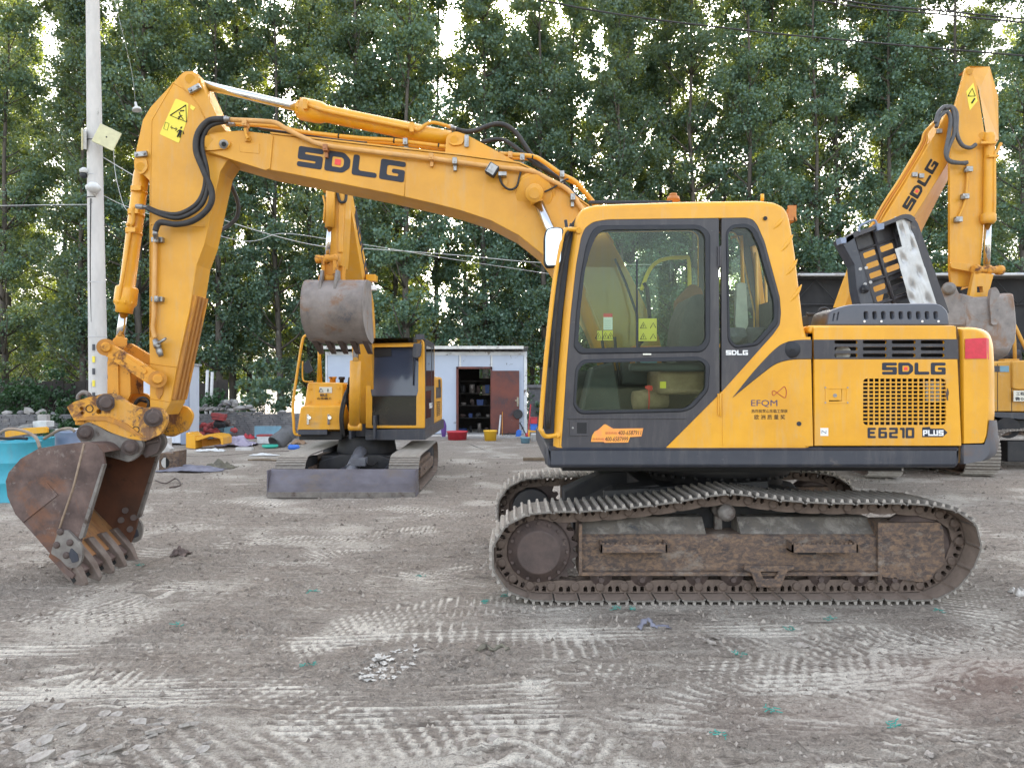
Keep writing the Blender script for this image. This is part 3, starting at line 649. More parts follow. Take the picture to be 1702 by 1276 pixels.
def build_track(parent, pts, N, wd, side_off, M0, sc=1.0, links=True, shared=None):
    """pts: closed loop (s,z), counter-clockwise seen from the camera side; M0 maps local (s, y, z) to world"""
    st, pitch = track_path(pts, N)
    if shared is None: shared = (shoe_mesh(pitch, wd, sc), link_mesh(pitch, wd, sc))
    cx = sum(p[0] for p in pts) / len(pts); cz = sum(p[1] for p in pts) / len(pts)
    for (c, a) in st:
        nrm = (math.sin(a), -math.cos(a))
        if nrm[0] * (c[0] - cx) + nrm[1] * (c[1] - cz) < 0 and False: a += math.pi
        # local +x along tangent, local +z outward
        ex = Vector((math.cos(a), 0, math.sin(a))); ez = Vector((math.sin(a), 0, -math.cos(a))); ey = ez.cross(ex)
        # keep the width direction pointing to +y
        fl = -1 if ey.y < 0 else 1
        Rm = Matrix((ex * fl, ez.cross(ex * fl) , ez)).transposed().to_4x4(); Rm.translation = Vector((c[0], side_off, c[1]))
        for k, me in enumerate(shared if links else shared[:1]):
            o = bpy.data.objects.new(me.name, me); C.objects.link(o); o.parent = parent; o.matrix_parent_inverse = INV(parent)
            jit = Matrix.Rotation(random.uniform(-.012, .012), 4, 'Y')
            o.matrix_basis = M0 @ Rm @ jit
    return shared

# ------------------------------------------------------------------ main excavator
YB, YF = 5.50, 7.95
X1 = thing('excavator', 'large yellow tracked excavator side on in the foreground, bucket teeth resting on the soil', 'excavator', (1.6, 6.8, 0))
def part(b, name, m, bevel=0, parent=None, **k): return b.build(name, M_[m] if isinstance(m, str) else m, parent or X1, bevel, **k)

# --- undercarriage
outer = [(900, 1001), (1100, 1001), (1300, 1001), (1480, 1000), (1560, 998), (1603, 970), (1631, 925), (1632, 886), (1612, 856), (1574, 842), (1525, 835), (1460, 834), (1380, 834),
         (1300, 829), (1214, 818), (1130, 831), (1046, 842), (961, 848), (905, 849), (866, 856), (833, 878), (815, 915), (820, 955), (848, 988)]
YT = 5.53
loop = [(XX(x, YT), ZZ(y, YT)) for x, y in outer]
loop = loop  # travels left->right along the bottom: outward normal points down there
sh = build_track(X1, loop, 43, .50, YT, Matrix.Identity(4))
build_track(X1, loop, 43, .50, YT + 2.02, Matrix.Identity(4), shared=sh)
def frame_side(y0, d, near):
    """track frame; y0 = outer shoe edge, d = +1 for the near side, -1 mirrored for the far side"""
    y = lambda t: y0 + d * t
    x0, x1 = XX(965, 5.7), XX(1459, 5.7); zb, zf, zt = .21, .468, .60
    b = MB()
    b.prismx([(y(.17), zb), (y(.17), zf), (y(.20), zf + .02), (y(.47), zf + .02), (y(.47), zb)], x0, x1)
    part(b, 'track_frame', 'tframe', .008)
    for (a, c) in ((x0, XX(1176, 5.7)), (XX(1234, 5.7), x1)):
        q = MB(); q.plate([(y(.175), zf - .01), (y(.33), zt), (y(.47), zt), (y(.47), zf - .01)], [], lambda p: (a, p[0], p[1]), lambda p: (c, p[0], p[1])); part(q, 'frame_cover', 'tcover', .006)
    q = MB(); q.box(x0, x1, y(.13), y(.46), zb - .028, zb + .0); q.box(x0 - .015, x0 + .01, y(.14), y(.45), zb - .03, zt - .02); q.box(x1 - .012, x1 + .02, y(.14), y(.45), zb - .09, zt - .01); part(q, 'frame_flange', 'tframe', .004)
    for (a, c) in ((XX(998, 5.6), XX(1108, 5.6)), (XX(1315, 5.6), XX(1424, 5.6))):
        q = MB(); za, zc = ZZ(917, 5.6), ZZ(901, 5.6)
        q.box(a, c, y(.05), y(.062), za, zc - .012); q.box(a, a + .012, y(.05), y(.18), za, zc); q.box(c - .012, c, y(.05), y(.18), za, zc); q.box(a, c, y(.062), y(.18), za, za + .012)
        n = 14
        for k in range(n):
            u = a + (c - a) * (k + .25) / n; q.box(u, u + (c - a) / n * .5, y(.05), y(.062), zc - .012, zc)
        part(q, 'step', 'tframe', 0)
    q = MB()
    cx, cz = XX(1342, 5.69), ZZ(917, 5.69); po = [(cx + .075 * math.cos(t), cz - .018 + .03 * max(math.sin(t), -.0) - (.018 if math.sin(t) < 0 else 0) * 0) for t in np.linspace(math.pi, 0, 7)]
    q.box(cx - .07, cx + .07, y(.166), y(.171), cz - .02, cz + .018); part(q, 'frame_slot', 'black')
    # guard box round the idler yoke
    q = MB(); Yg = 5.68
    po = [(XX(a, Yg), ZZ(c, Yg)) for a, c in ((1462, 869), (1563, 868), (1568, 880), (1571, 935), (1553, 952), (1551, 960), (1532, 967), (1490, 962), (1462, 957))]
    q.plate(rnd(po, .02, 3), [], lambda p: (p[0], y(.15), p[1]), lambda p: (p[0], y(.40), p[1])); part(q, 'idler_guard', 'tcover' if False else 'tframe', .006)
    # bottom rollers
    for px in (998, 1065, 1156, 1215, 1272, 1359, 1424, 1480):
        x = XX(px, 5.75); z = .175
        q = MB(); q.lathe([(0, .035), (.02, .045), (.05, .05), (.06, .088), (.22, .09), (.24, .075), (.76, .075), (.78, .09), (.94, .088), (1, .05)], (x, y(.165), z), (x, y(.42), z), 22)
        q.lathe([(0, .022), (1, .022)], (x, y(.15), z - .03), (x, y(.165), z - .03), 6)
        part(q, 'track_roller', 'hub')
    Yk = 5.66; q = MB(); po = [(1235, 945), (1247, 950), (1256, 974), (1296, 974), (1306, 948), (1318, 944), (1318, 938), (1235, 938)]
    q.plate([(XX(a, Yk), ZZ(c, Yk)) for a, c in po], [[(XX(a, Yk), ZZ(c, Yk)) for a, c in ((1262, 948), (1267, 960), (1286, 960), (1292, 948))]], lambda p: (p[0], y(.10), p[1]), lambda p: (p[0], y(.13), p[1])); part(q, 'chain_guide', 'tframe', .004)
    # carrier roller
    x, z = XX(1203, 5.78), ZZ(849, 5.78); q = MB()
    q.lathe([(0, .03), (.02, .048), (.1, .056), (.12, .066), (.3, .066), (.32, .05), (.7, .05), (.72, .066), (1, .066)], (x, y(.13), z), (x, y(.40), z), 22); q.box(x - .03, x + .03, y(.40), y(.44), zf, z)
    part(q, 'carrier_roller', 'steel')
    # sprocket
    x, z = XX(895, 5.70), ZZ(915, 5.70); q = MB(); NT = 21; po = []
    for k in range(NT * 4):
        r = (.272, .310, .312, .274)[k % 4]; a = 2 * math.pi * (k + .5) / (NT * 4); po.append((x + r * math.cos(a), z + r * math.sin(a)))
    q.plate(po, [], lambda p: (p[0], y(.215), p[1]), lambda p: (p[0], y(.27), p[1])); q2 = part(q, 'sprocket', 'hub', .003)
    q = MB(); q.lathe([(0, .155), (.04, .172), (.25, .178), (.26, .20), (.45, .205), (.46, .232), (.7, .245), (1, .25)], (x, y(.10), z), (x, y(.215), z), 40)
    for k in range(16):
        a = 2 * math.pi * k / 16; q.cyl((x + .218 * math.cos(a), y(.135), z + .218 * math.sin(a)), (x + .218 * math.cos(a), y(.16), z + .218 * math.sin(a)), .014, 6)
    part(q, 'hub_cover', 'hub', 0, q2)
    q = MB(); q.cyl((x, y(.27), z), (x, y(.50), z), .20, 28); part(q, 'travel_motor', 'under')
    # idler
    x, z = XX(1520, 5.78), ZZ(908, 5.78); q = MB(); q.lathe([(0, .235), (.06, .24), (.1, .262), (.36, .262), (.38, .285), (.62, .285), (.64, .262), (.9, .262), (.94, .24), (1, .235)], (x, y(.19), z), (x, y(.33), z), 44)
    q.lathe([(0, .05), (1, .05)], (x, y(.18), z), (x, y(.4), z), 16); part(q, 'idler_wheel', 'hub')
frame_side(YT, 1, True); frame_side(YT + 2.52, -1, False)
b = MB(); b.box(XX(1090, 5.7), XX(1330, 5.7), 6.0, 7.6, .42, .80)
b.plate([(.75, .78), (2.1, .86), (2.1, .40), (.75, .46)], [], lambda p: (p[0], 6.05, p[1]), lambda p: (p[0], 6.12, p[1]))
for y_ in (6.1, 7.15):
    b.plate([(.50, .62), (.85, .78), (1.2, .82), (1.5, .70), (1.5, .45), (.5, .45)], [], lambda p: (p[0], y_, p[1]), lambda p: (p[0], y_ + .3, p[1]))
    b.plate([(2.2, .80), (2.7, .70), (2.9, .50), (2.2, .45)], [], lambda p: (p[0], y_, p[1]), lambda p: (p[0], y_ + .3, p[1]))
part(b, 'centre_frame', 'under', .012)
b = MB(); b.lathe([(0, .58), (.35, .58), (.36, .64), (.7, .64), (.71, .6), (1, .6)], (1.85, 6.75, .78), (1.85, 6.75, 1.03), 48)
for k in range(36):
    a = k * math.pi / 18; b.cyl((1.85 + .61 * math.cos(a), 6.75 + .61 * math.sin(a), .84), (1.85 + .61 * math.cos(a), 6.75 + .61 * math.sin(a), .868), .018, 6)
part(b, 'swing_bearing', 'under')

# --- upper structure
def band(x, y): return (x, y)
zsk0, zsk1 = ZZ(778, YB), ZZ(742, YB)
b = MB(); b.prism(rnd([(908, 742), (1597, 742), (1597, 768), (1592, 778), (914, 778), (909, 774)], 3, 3), YB - .015, YF, rims=[(.03, 0), (.012, .004), (0, .016)]); part(b, 'side_skirt', 'skirt')
b = MB(); b.box(XX(940, YB), XX(1540, YB), YB + .35, YF - .2, zsk0 - .06, zsk0 + .02); part(b, 'belly_plate', 'black')
b = MB()
for k in (0, 1):
    b.box(XX(909, YB) - .006, XX(909, YB) + .01, YB + .08, YB + .18, zsk0 + .02 + k * .08, zsk0 + .07 + k * .08)
part(b, 'front_bracket', 'gasket', .004)

CABR = [(919, 768), (922, 690), (928, 610), (936, 520), (946, 430), (956, 362), (966, 346), (984, 339), (1010, 337), (1130, 333), (1262, 331), (1290, 334), (1306, 342), (1314, 356), (1319, 380), (1325, 420), (1332, 480), (1339, 540), (1345, 560), (1350, 580), (1350, 768)]
DOORSH = [(932, 745), (936, 690), (941, 610), (948, 520), (957, 440), (965, 395), (972, 378), (986, 368), (1010, 364), (1196, 361.5), (1197, 655), (1107, 745)]
QUART = [(1199, 361.5), (1240, 361), (1252, 364), (1260, 374), (1272, 402), (1297, 494), (1299, 520), (1297, 540), (1286, 556), (1199, 653)]
G_UP = [(953, 576, 3), (957, 520, 2), (964, 460, 2), (974, 405, 12), (988, 374, 18), (1164, 373, 16), (1181, 386, 10), (1181, 570, 14), (1169, 586, 10), (962, 589, 10)]
I_UP = [(961, 568, 3), (964, 520, 2), (972, 450, 2), (982, 412, 12), (996, 382, 16), (1162, 381, 12), (1172, 392, 8), (1173, 563, 10), (1165, 575, 8), (970, 579, 10)]
G_LO = [(952, 673, 4), (956, 610, 10), (968, 597, 8), (1165, 592, 10), (1181, 604, 10), (1178, 650, 8), (1152, 679, 8), (1136, 685, 6), (962, 689, 10)]
I_LO = [(957, 671, 6), (961, 614, 10), (972, 603, 8), (1164, 599, 8), (1173, 607, 6), (1172, 646, 6), (1147, 673, 6), (1136, 679, 6), (967, 682, 8)]
G_Q = [(1206, 385, 10), (1216, 373, 10), (1243, 371, 8), (1257, 380, 8), (1268, 404, 4), (1295, 500, 6), (1294, 538, 8), (1260, 575, 8), (1220, 580, 8), (1209, 566, 8)]
I_Q = [(1210, 388, 8), (1219, 379, 6), (1240, 378, 6), (1249, 384, 6), (1261, 410, 4), (1286, 500, 6), (1287, 531, 6), (1255, 569, 6), (1222, 574, 6), (1213, 563, 6)]
RD = lambda l: rnd([(a[0], a[1]) for a in l], None, 5) if False else rnd(l, None, 5)
cabout = rnd([(x, y, 6) for x, y in CABR], None, 3)
YC = 6.36
b = MB(); hole = inset(rnd([(x, y, 5) for x, y in DOORSH[:10]] + [(1199, 361.5, 0)] + [(x, y, 5) for x, y in QUART[1:9]] + [(1199, 653, 0), (1107, 745, 0)], None, 2), .5)
hole = [(x, min(y, 746)) for x, y in hole]
b.prism(cabout, YB, YB + .07, holes=[hole], rims=[(.05, 0), (.03, .07), (.014, .25), (.004, .6), (0, 1)])
part(b, 'cab_side_panel', 'yellow', 0)
# roof, rear wall and floor as one folded shell, open towards the windshield
b = MB(); out_w = [(XX(x, YB), ZZ(y, YB)) for x, y in cabout]; inn = inset(out_w, .045)
shell = out_w + [out_w[0]]; k0 = 0
n = len(out_w)
rearw = [i for i in range(n) if out_w[i][0] > XX(1312, YB) and ZZ(500, YB) < out_w[i][1] < ZZ(372, YB) and ZZ(505, YB) < out_w[(i + 1) % n][1] < ZZ(368, YB)]
front = [i for i in range(n) if out_w[i][0] < XX(960, YB) and out_w[(i + 1) % n][0] < XX(962, YB)]
for i in range(n):
    j = (i + 1) % n
    if i in front: continue
    if i in rearw:
        a, c, d, e = out_w[i], out_w[j], inn[j], inn[i]
        for ya_, yb_ in ((YB + .068, YB + .12), (YC - .06, YC)):
            b.add([(a[0], ya_, a[1]), (c[0], ya_, c[1]), (d[0], ya_, d[1]), (e[0], ya_, e[1]), (a[0], yb_, a[1]), (c[0], yb_, c[1]), (d[0], yb_, d[1]), (e[0], yb_, e[1])], [(0, 1, 5, 4), (2, 3, 7, 6), (4, 5, 6, 7), (0, 1, 2, 3)])
        continue
    a, c, d, e = out_w[i], out_w[j], inn[j], inn[i]
    vs = [(a[0], YB + .068, a[1]), (c[0], YB + .068, c[1]), (d[0], YB + .068, d[1]), (e[0], YB + .068, e[1])]
    vs += [(v[0], YC, v[2]) for v in vs]
    b.add(vs, [(0, 1, 5, 4), (2, 3, 7, 6), (4, 5, 6, 7)], False)
b.cur = 1
for i in range(n):
    j = (i + 1) % n
    if i in front or i in rearw: continue
    d, e = inset(out_w, .05)[j], inset(out_w, .05)[i]; b.add([(e[0], YB + .075, e[1]), (d[0], YB + .075, d[1]), (d[0], YC - .005, d[1]), (e[0], YC - .005, e[1])], [(0, 1, 2, 3)])
b.build('cab_shell', [M_['yellow'], M_['liner']], X1, fix=False)
# far cab wall with window
b = MB(); fw = [(990, 366), (1006, 346), (1198, 343), (1210, 353), (1210, 600), (1196, 612), (970, 612), (958, 596), (966, 470)]
fw2 = [(1236, 346), (1280, 346), (1292, 372), (1318, 500), (1318, 560), (1296, 590), (1236, 592)]
b.prism(cabout, YC, YC + .04, holes=[rnd([(x, y, 8) for x, y in fw], None, 3), rnd([(x, y, 6) for x, y in fw2], None, 3)], Yref=YB); part(b, 'cab_far_wall', 'yellow')
b = MB(); b.prism(inset([(XX(x, YB), ZZ(y, YB)) for x, y in cabout], .02), YC - .012, YC - .002, holes=[[(XX(x, YB), ZZ(y, YB)) for x, y in rnd([(q[0], q[1], 8) for q in fw], None, 3)], [(XX(x, YB), ZZ(y, YB)) for x, y in rnd([(q[0], q[1], 6) for q in fw2], None, 3)]], px=False); part(b, 'wall_liner', 'liner')
b = MB(); b.prism(rnd([(x, y, 8) for x, y in fw], None, 3), YC + .015, YC + .02, Yref=YB); part(b, 'far_window', 'glass')
b = MB(); b.prism(rnd([(x, y, 6) for x, y in fw2], None, 3), YC + .015, YC + .02, Yref=YB); part(b, 'far_window', 'glass')
# door
b = MB(); door_o = rnd([(x, y, 4) for x, y in DOORSH], None, 3); b.prism(inset(door_o, 1.0), YB + .004, YB + .045, holes=[RD(I_UP), RD(I_LO)], Yref=YB); door = part(b, 'door', 'dark')
b = MB(); b.prism([(1109, 744), (1196, 657), (1196, 744)], YB - .001, YB + .008, Yref=YB); part(b, 'door_corner_panel', 'yellow', 0, door)
b = MB(); b.prism(RD(G_UP), YB - .006, YB + .01, holes=[RD(I_UP)], Yref=YB, rims=[(.012, 0), (.004, .3), (0, .8)]); b.prism(RD(G_LO), YB - .006, YB + .01, holes=[RD(I_LO)], Yref=YB, rims=[(.012, 0), (.004, .3), (0, .8)]); part(b, 'window_seal', 'gasket', 0, door)
for g in (I_UP, I_LO):
    b = MB(); b.prism(inset(RD(g), -1.5), YB + .014, YB + .019, Yref=YB); part(b, 'window_pane', 'glass', 0, door)
b = MB(); b.box(XX(1059, YB) - .006, XX(1059, YB) + .006, YB + .005, YB + .013, ZZ(578, YB), ZZ(430, YB)); part(b, 'pane_edge', 'gasket', 0, door)
b = MB(); b.box(XX(947, YB), XX(978, YB), YB - .004, YB + .01, ZZ(724, YB), ZZ(699, YB)); b.cur = 1; b.box(XX(959, YB), XX(975, YB), YB - .007, YB + .01, ZZ(720, YB), ZZ(702, YB)); b.cur = 2; b.cyl(P(952, 711, YB - .002), P(952, 711, YB - .008), .008, 12)
b.build('door_handle', [M_['dark'], M_['black'], M_['zinc']], door, .002)
b = MB(); b.box(XX(1068, YB), XX(1082, YB), YB - .012, YB + .01, ZZ(590, YB), ZZ(587.5, YB)); part(b, 'window_latch', 'chrome', 0, door)
b = MB(); b.box(XX(942, YB), XX(1140, YB), YB - .003, YB + .01, ZZ(696, YB), ZZ(693.5, YB)); part(b, 'door_crease', 'dark', .002, door)
# quarter panel
b = MB(); qo = rnd([(x, y, 3) for x, y in QUART], None, 3); b.prism(inset(qo, .7), YB + .004, YB + .045, holes=[RD(I_Q)], Yref=YB); qp = part(b, 'quarter_panel', 'dark')
b = MB(); b.prism(RD(G_Q), YB - .006, YB + .01, holes=[RD(I_Q)], Yref=YB, rims=[(.012, 0), (.004, .3), (0, .8)]); part(b, 'window_seal', 'gasket', 0, qp)
b = MB(); b.prism(inset(RD(I_Q), -1.5), YB + .014, YB + .019, Yref=YB); part(b, 'window_pane', 'glass', 0, qp)
# hinges
for (py0, py1, m) in ((410, 444, 'dark'), (654, 690, 'yellow')):
    b = MB(); x = XX(1195.5, YB); z0, z1 = ZZ(py1, YB), ZZ(py0, YB)
    b.box(x - .014, x + .016, YB - .010, YB + .01, z0, z1); b.cyl((x + .006, YB - .012, z0 - .004), (x + .006, YB - .012, z1 + .004), .008, 10)
    for k in range(1, 5): b.cyl((x + .006, YB - .012, z0 + (z1 - z0) * k / 5 - .002), (x + .006, YB - .012, z0 + (z1 - z0) * k / 5 + .002), .0095, 10)
    part(b, 'hinge', m, .001)
# rear pillar ribs
for (a, c) in (((1277, 387), (1310, 352)), ((1290, 425), (1322, 385)), ((1299, 464), (1329, 426)), ((1306, 508), (1336, 468))):
    b = MB(); A, D = P(a[0], a[1], YB + .011), P(c[0], c[1], YB + .011); n_ = 12
    b.tube([A.lerp(D, .88 * k / n_) + Vector((.010 * math.sin(k / n_ * 3.1), 0, 0)) for k in range(n_ + 1)], [.002 + .017 * math.sin(math.pi * (k / n_)) for k in range(n_ + 1)], 14); part(b, 'pillar_rib', 'yellow')
b = MB(); b.cyl(P(1272, 363, YB + .002), P(1272, 363, YB - .02), .016, 14, .012); part(b, 'cap_plug', 'gasket')
b = MB(); b.cyl(P(1328, 704, YB + .03), P(1328, 704, YB - .012), .017, 14); part(b, 'cap_plug', 'gasket')
# windshield and front seal strips
b = MB(); wf = [(964, 352), (948, 372), (934, 420), (920, 520), (910, 620), (905, 712), (908, 724), (922, 724), (926, 640), (936, 520), (948, 420), (962, 360)]
b.prism(wf, YB + .05, YB + .10, Yref=YB); b.prism(wf, YC - .05, YC + .02, Yref=YB)
part(b, 'windshield_frame', 'gasket', .004)
b = MB(); gl = [(950, 375), (936, 420), (922, 520), (912, 620), (907, 710)]; vs = []
for p in gl: vs += [(XX(p[0], YB), YB + .09, ZZ(p[1], YB)), (XX(p[0], YB), YC - .04, ZZ(p[1], YB))]
b.add(vs, [(2 * i, 2 * i + 1, 2 * i + 3, 2 * i + 2) for i in range(4)], True); part(b, 'windshield', 'glass')
for k, off in enumerate((0, 5, 9)):
    b = MB(); b.tube(spline([P(950 - off, 372 + off, YB + .02 + .02 * k), P(934 - off * .5, 440, YB + .02), P(925 - off * .7, 505, YB), P(918 - off * .6, 600, YB + .01), P(912 - off * .3, 712, YB + .02)], 5), .009 if k else .014, 6); part(b, 'front_hose', 'hose')
b = MB(); b.tube([P(926, 470, YB + .01), P(920, 545, YB), P(914, 610, YB + .01)], .012, 6); part(b, 'wiper_arm', 'gasket')
# front hand rail and mirror
b = MB(); b.tube(spline([P(966, 383, YB + .02), P(948, 381, YB - .03), P(937, 385, YB - .07), P(931, 410, YB - .09), P(920, 480, YB - .09), P(908, 590, YB - .09), P(899, 700, YB - .08), P(900, 716, YB - .08), P(908, 725, YB - .05), P(928, 722, YB)], 5), .017, 10)
b.cyl(P(962, 383, YB + .02), P(962, 383, YB - .02), .022, 10); b.cyl(P(927, 722, YB + .02), P(927, 722, YB - .02), .02, 10); part(b, 'hand_rail', 'yellow')
Ym = 5.40; mo = rnd([(904, 392, 8), (908, 379, 8), (926, 376, 6), (937, 379, 6), (934, 436, 8), (927, 443, 8), (908, 444, 8), (904, 436, 8)], None, 4)
b = MB(); b.prism(mo, Ym, Ym + .07, rims=[(.010, 0), (.003, .1), (0, .25), (.01, .9)]); mir = part(b, 'mirror', 'gasket')
b = MB(); b.prism(inset(mo, 2.6), Ym - .003, Ym + .01, Yref=Ym); part(b, 'mirror_glass', 'mirror', 0, mir)
b = MB(); b.tube([P(940, 366, Ym + .06), P(943, 385, Ym + .05), P(937, 400, Ym + .04)], .012, 8); part(b, 'mirror_bracket', 'gasket', 0, mir)
# roof furniture
b = MB(); b.cyl(P(1119, 334, 5.9), P(1119, 327, 5.9), .055, 18, .045); b.cyl(P(1119, 327, 5.9), P(1119, 322, 5.9), .03, 14); part(b, 'beacon_base', 'amber')
b = MB(); b.cyl(P(1267, 334, 5.8), P(1267, 323, 5.8), .014, 10); part(b, 'roof_stub', 'yellow')
b = MB(); b.box(XX(1311, 5.7), XX(1324, 5.7), 5.7, 5.73, ZZ(367, 5.7), ZZ(341, 5.7)); b.box(XX(1319, 5.7), XX(1324, 5.7), 5.7, 5.85, ZZ(367, 5.7), ZZ(341, 5.7)); part(b, 'lamp_bracket', 'amber', .003)
b = MB(); b.box(XX(980, 5.55), XX(1120, 5.55), 5.60, 5.64, ZZ(338, 5.6), ZZ(333.2, 5.6)); part(b, 'rain_gutter', 'gasket', .003)
# interior
b = MB(); b.box(XX(1085, 5.9), XX(1165, 5.9), 5.68, 6.2, ZZ(655, 5.9), ZZ(615, 5.9)); part(b, 'seat_cushion', 'straw', .04, seg=3)
b = MB(); b.prism(rnd([(1118, 640), (1135, 520), (1150, 490), (1172, 488), (1180, 510), (1172, 640)], 14, 4), 5.72, 6.18); part(b, 'seat_back', 'seat', .03, seg=3)
b = MB(); b.box(XX(1040, 5.8), XX(1165, 5.8), 5.6, 5.68, ZZ(618, 5.8), ZZ(604, 5.8)); b.box(XX(1045, 5.8), XX(1145, 5.8), 6.2, 6.30, ZZ(640, 5.8), ZZ(575, 5.8)); part(b, 'arm_console', 'console', .02)
b = MB(); b.tube(spline([P(1062, 606, 5.65), P(1058, 585, 5.65), P(1064, 570, 5.65)], 4), .014, 8); b.blob(P(1065, 563, 5.65), .03, .025, .04, 3, .05, 10, False); part(b, 'joystick', 'gasket')
b = MB(); b.tube(spline([P(1010, 640, 5.95), P(1004, 590, 5.95), P(1000, 560, 5.95)], 4), .012, 8); b.tube(spline([P(1030, 640, 6.05), P(1024, 590, 6.05), P(1022, 560, 6.05)], 4), .012, 8); part(b, 'travel_lever', 'gasket')
b = MB(); b.box(XX(955, 6), XX(1175, 6), 5.6, YC, ZZ(700, 6), ZZ(690, 6)); part(b, 'cab_floor', 'console')
b = MB(); b.prism([(965, 690), (985, 610), (1020, 600), (1035, 690)], 5.9, 6.3); part(b, 'pedal_box', 'console', .02)
b = MB(); b.tube(spline([P(1066, 482, 6.33), P(1080, 448, 6.33), P(1100, 432, 6.33), P(1135, 428, 6.33), P(1145, 436, 6.33), P(1146, 520, 6.33)], 5), .017, 10); part(b, 'inner_rail', 'decal')
for (x0, y0, x1, y1, nn) in ((1061, 529, 1092, 567, 4), (1002, 549, 1019, 566, 2), (992, 549, 1001, 566, 1)):
    b = MB(); Yd = YB + .022; b.prism([(x0, y1), (x1, y1), (x1, y0), (x0, y0)], Yd, Yd + .001); d = part(b, 'warning_decal', 'decal')
    q = MB()
    for k in range(nn):
        cx = x0 + (x1 - x0) * (.27 + .5 * (k % 2)); cy = y0 + (y1 - y0) * (.30 + .48 * (k // 2)) if nn > 2 else (y0 + y1) / 2
        if nn == 4 and k % 2: 
            q.tube([P(cx - 4, cy + 5, Yd - .001), P(cx + 1, cy - 4, Yd - .001), P(cx + 5, cy + 4, Yd - .001)], .003, 4)
        else:
            t = [P(cx - 5, cy + 5, Yd - .001), P(cx + 5, cy + 5, Yd - .001), P(cx, cy - 5, Yd - .001)]; q.tube(t + [t[0]], .003, 4); q.tube([P(cx, cy - 1, Yd - .001), P(cx, cy + 3, Yd - .001)], .003, 4)
    q.tube([P(x0, y0, Yd - .001), P(x1, y0, Yd - .001), P(x1, y1, Yd - .001), P(x0, y1, Yd - .001), P(x0, y0, Yd - .001)], .0015, 4)
    part(q, 'decal_print', 'inkblk', 0, d)
b = MB(); b.prism([(1003, 548), (1018, 548), (1018, 524), (1003, 524)], YB + .022, YB + .023); d = part(b, 'notice_sticker', 'white'); b = MB(); b.prism([(1003, 527), (1018, 527), (1018, 521), (1003, 521)], YB + .0205, YB + .0215); part(b, 'sticker_band', 'redsq', 0, d)
b = MB()
for k in range(5): b.box(XX(1005, YB), XX(1016, YB), YB + .0215, YB + .0218, ZZ(532 + 3.2 * k, YB) - .002, ZZ(532 + 3.2 * k, YB))
part(b, 'sticker_print', 'ink', 0, d)
b = MB(); b.prism([(1097, 634), (1107, 634), (1107, 645), (1097, 645)], YB + .022, YB + .023); part(b, 'warning_decal', 'decal')

# things lying about inside the cab
b = MB(); b.lathe([(0, .04), (.05, .085), (.95, .085), (1, .05)], P(1052, 668, 5.85), P(1108, 660, 5.9), 18); part(b, 'rolled_mat', 'straw')
b = MB(); b.tube([P(1078, 640, 5.76), P(1079, 660, 5.75), P(1078, 690, 5.76)], .006, 5); b.blob(P(1078, 645, 5.76), .03, .01, .02, 2, .4, 8); part(b, 'red_ribbon', 'redsq')
b = MB(); b.box(XX(1050, 6.1), XX(1098, 6.1), 6.05, 6.2, ZZ(612, 6.1), ZZ(575, 6.1)); part(b, 'control_box', 'amber', .01)
b = MB(); b.box(XX(1056, 6.04), XX(1092, 6.04), 6.035, 6.045, ZZ(604, 6.04), ZZ(583, 6.04)); part(b, 'monitor_screen', 'bluej', .003)
b = MB(); b.tube([P(1070, 470, 6.3), P(1076, 480, 6.3), P(1082, 560, 6.25)], .016, 6); b.tube([P(1022, 430, 6.3), P(1040, 470, 6.28), P(1058, 520, 6.2), P(1062, 560, 6.1)], .011, 6); part(b, 'inner_cable', 'hose')
b = MB(); b.prism(rnd([(1122, 500), (1150, 470), (1168, 480), (1172, 560), (1130, 580)], 8, 3), 6.22, 6.3); part(b, 'hanging_jacket', 'tanjack', .02)
b = MB(); b.prism(rnd([(1225, 470), (1240, 470), (1244, 540), (1232, 560), (1222, 540)], 4, 3), 5.9, 5.95); part(b, 'extinguisher', 'plastic', .02)
b = MB(); b.tube([P(1215, 395, 6.2), P(1232, 392, 6.2), P(1236, 520, 6.2)], .016, 8); b.tube([P(1256, 420, 6.2), P(1260, 560, 6.2)], .014, 8); b.tube([P(1272, 440, 6.25), P(1275, 560, 6.25)], .012, 8); part(b, 'rear_pipe', 'yellow')
b = MB(); b.box(XX(1235, 6.2), XX(1275, 6.2), 6.1, 6.3, ZZ(590, 6.2), ZZ(545, 6.2)); b.blob(P(1222, 560, 5.9), .10, .1, .08, 5, .25, 9); part(b, 'rear_clutter', 'cloth', .01)

# yellow body panels behind the cab
YP = YB
b = MB(); b.prism([(1200, 655), (1201, 741), (1351, 741), (1347, 560), (1302, 560), (1299, 541), (1288, 557)], YP - .004, YP + .05, Yref=YB); pp = part(b, 'mid_panel', 'yellow')
b = MB(); bandp = rnd([(1217, 661, 0), (1251, 618, 30), (1283, 584, 14), (1300, 570, 14), (1325, 564.5, 14), (1349, 564.5, 0), (1349, 597, 0), (1318, 597, 14), (1290, 603, 20), (1255, 630, 30)], None, 4)
b.prism(bandp, YP - .011, YP + .0, Yref=YB, rims=[(.006, 0), (0, .5)]); part(b, 'stripe_panel', 'dark')
b = MB(); b.lathe([(0, .064), (.35, .064), (.6, .052), (.85, .03), (1, .006)], P(1315, 581, YP - .005), P(1315, 581, YP - .036), 28); part(b, 'fuel_cap', 'gasket')
b = MB(); b.box(XX(1311, YB), XX(1320, YB), YP - .041, YP - .03, ZZ(583, YB), ZZ(580, YB)); part(b, 'cap_grip', 'black')
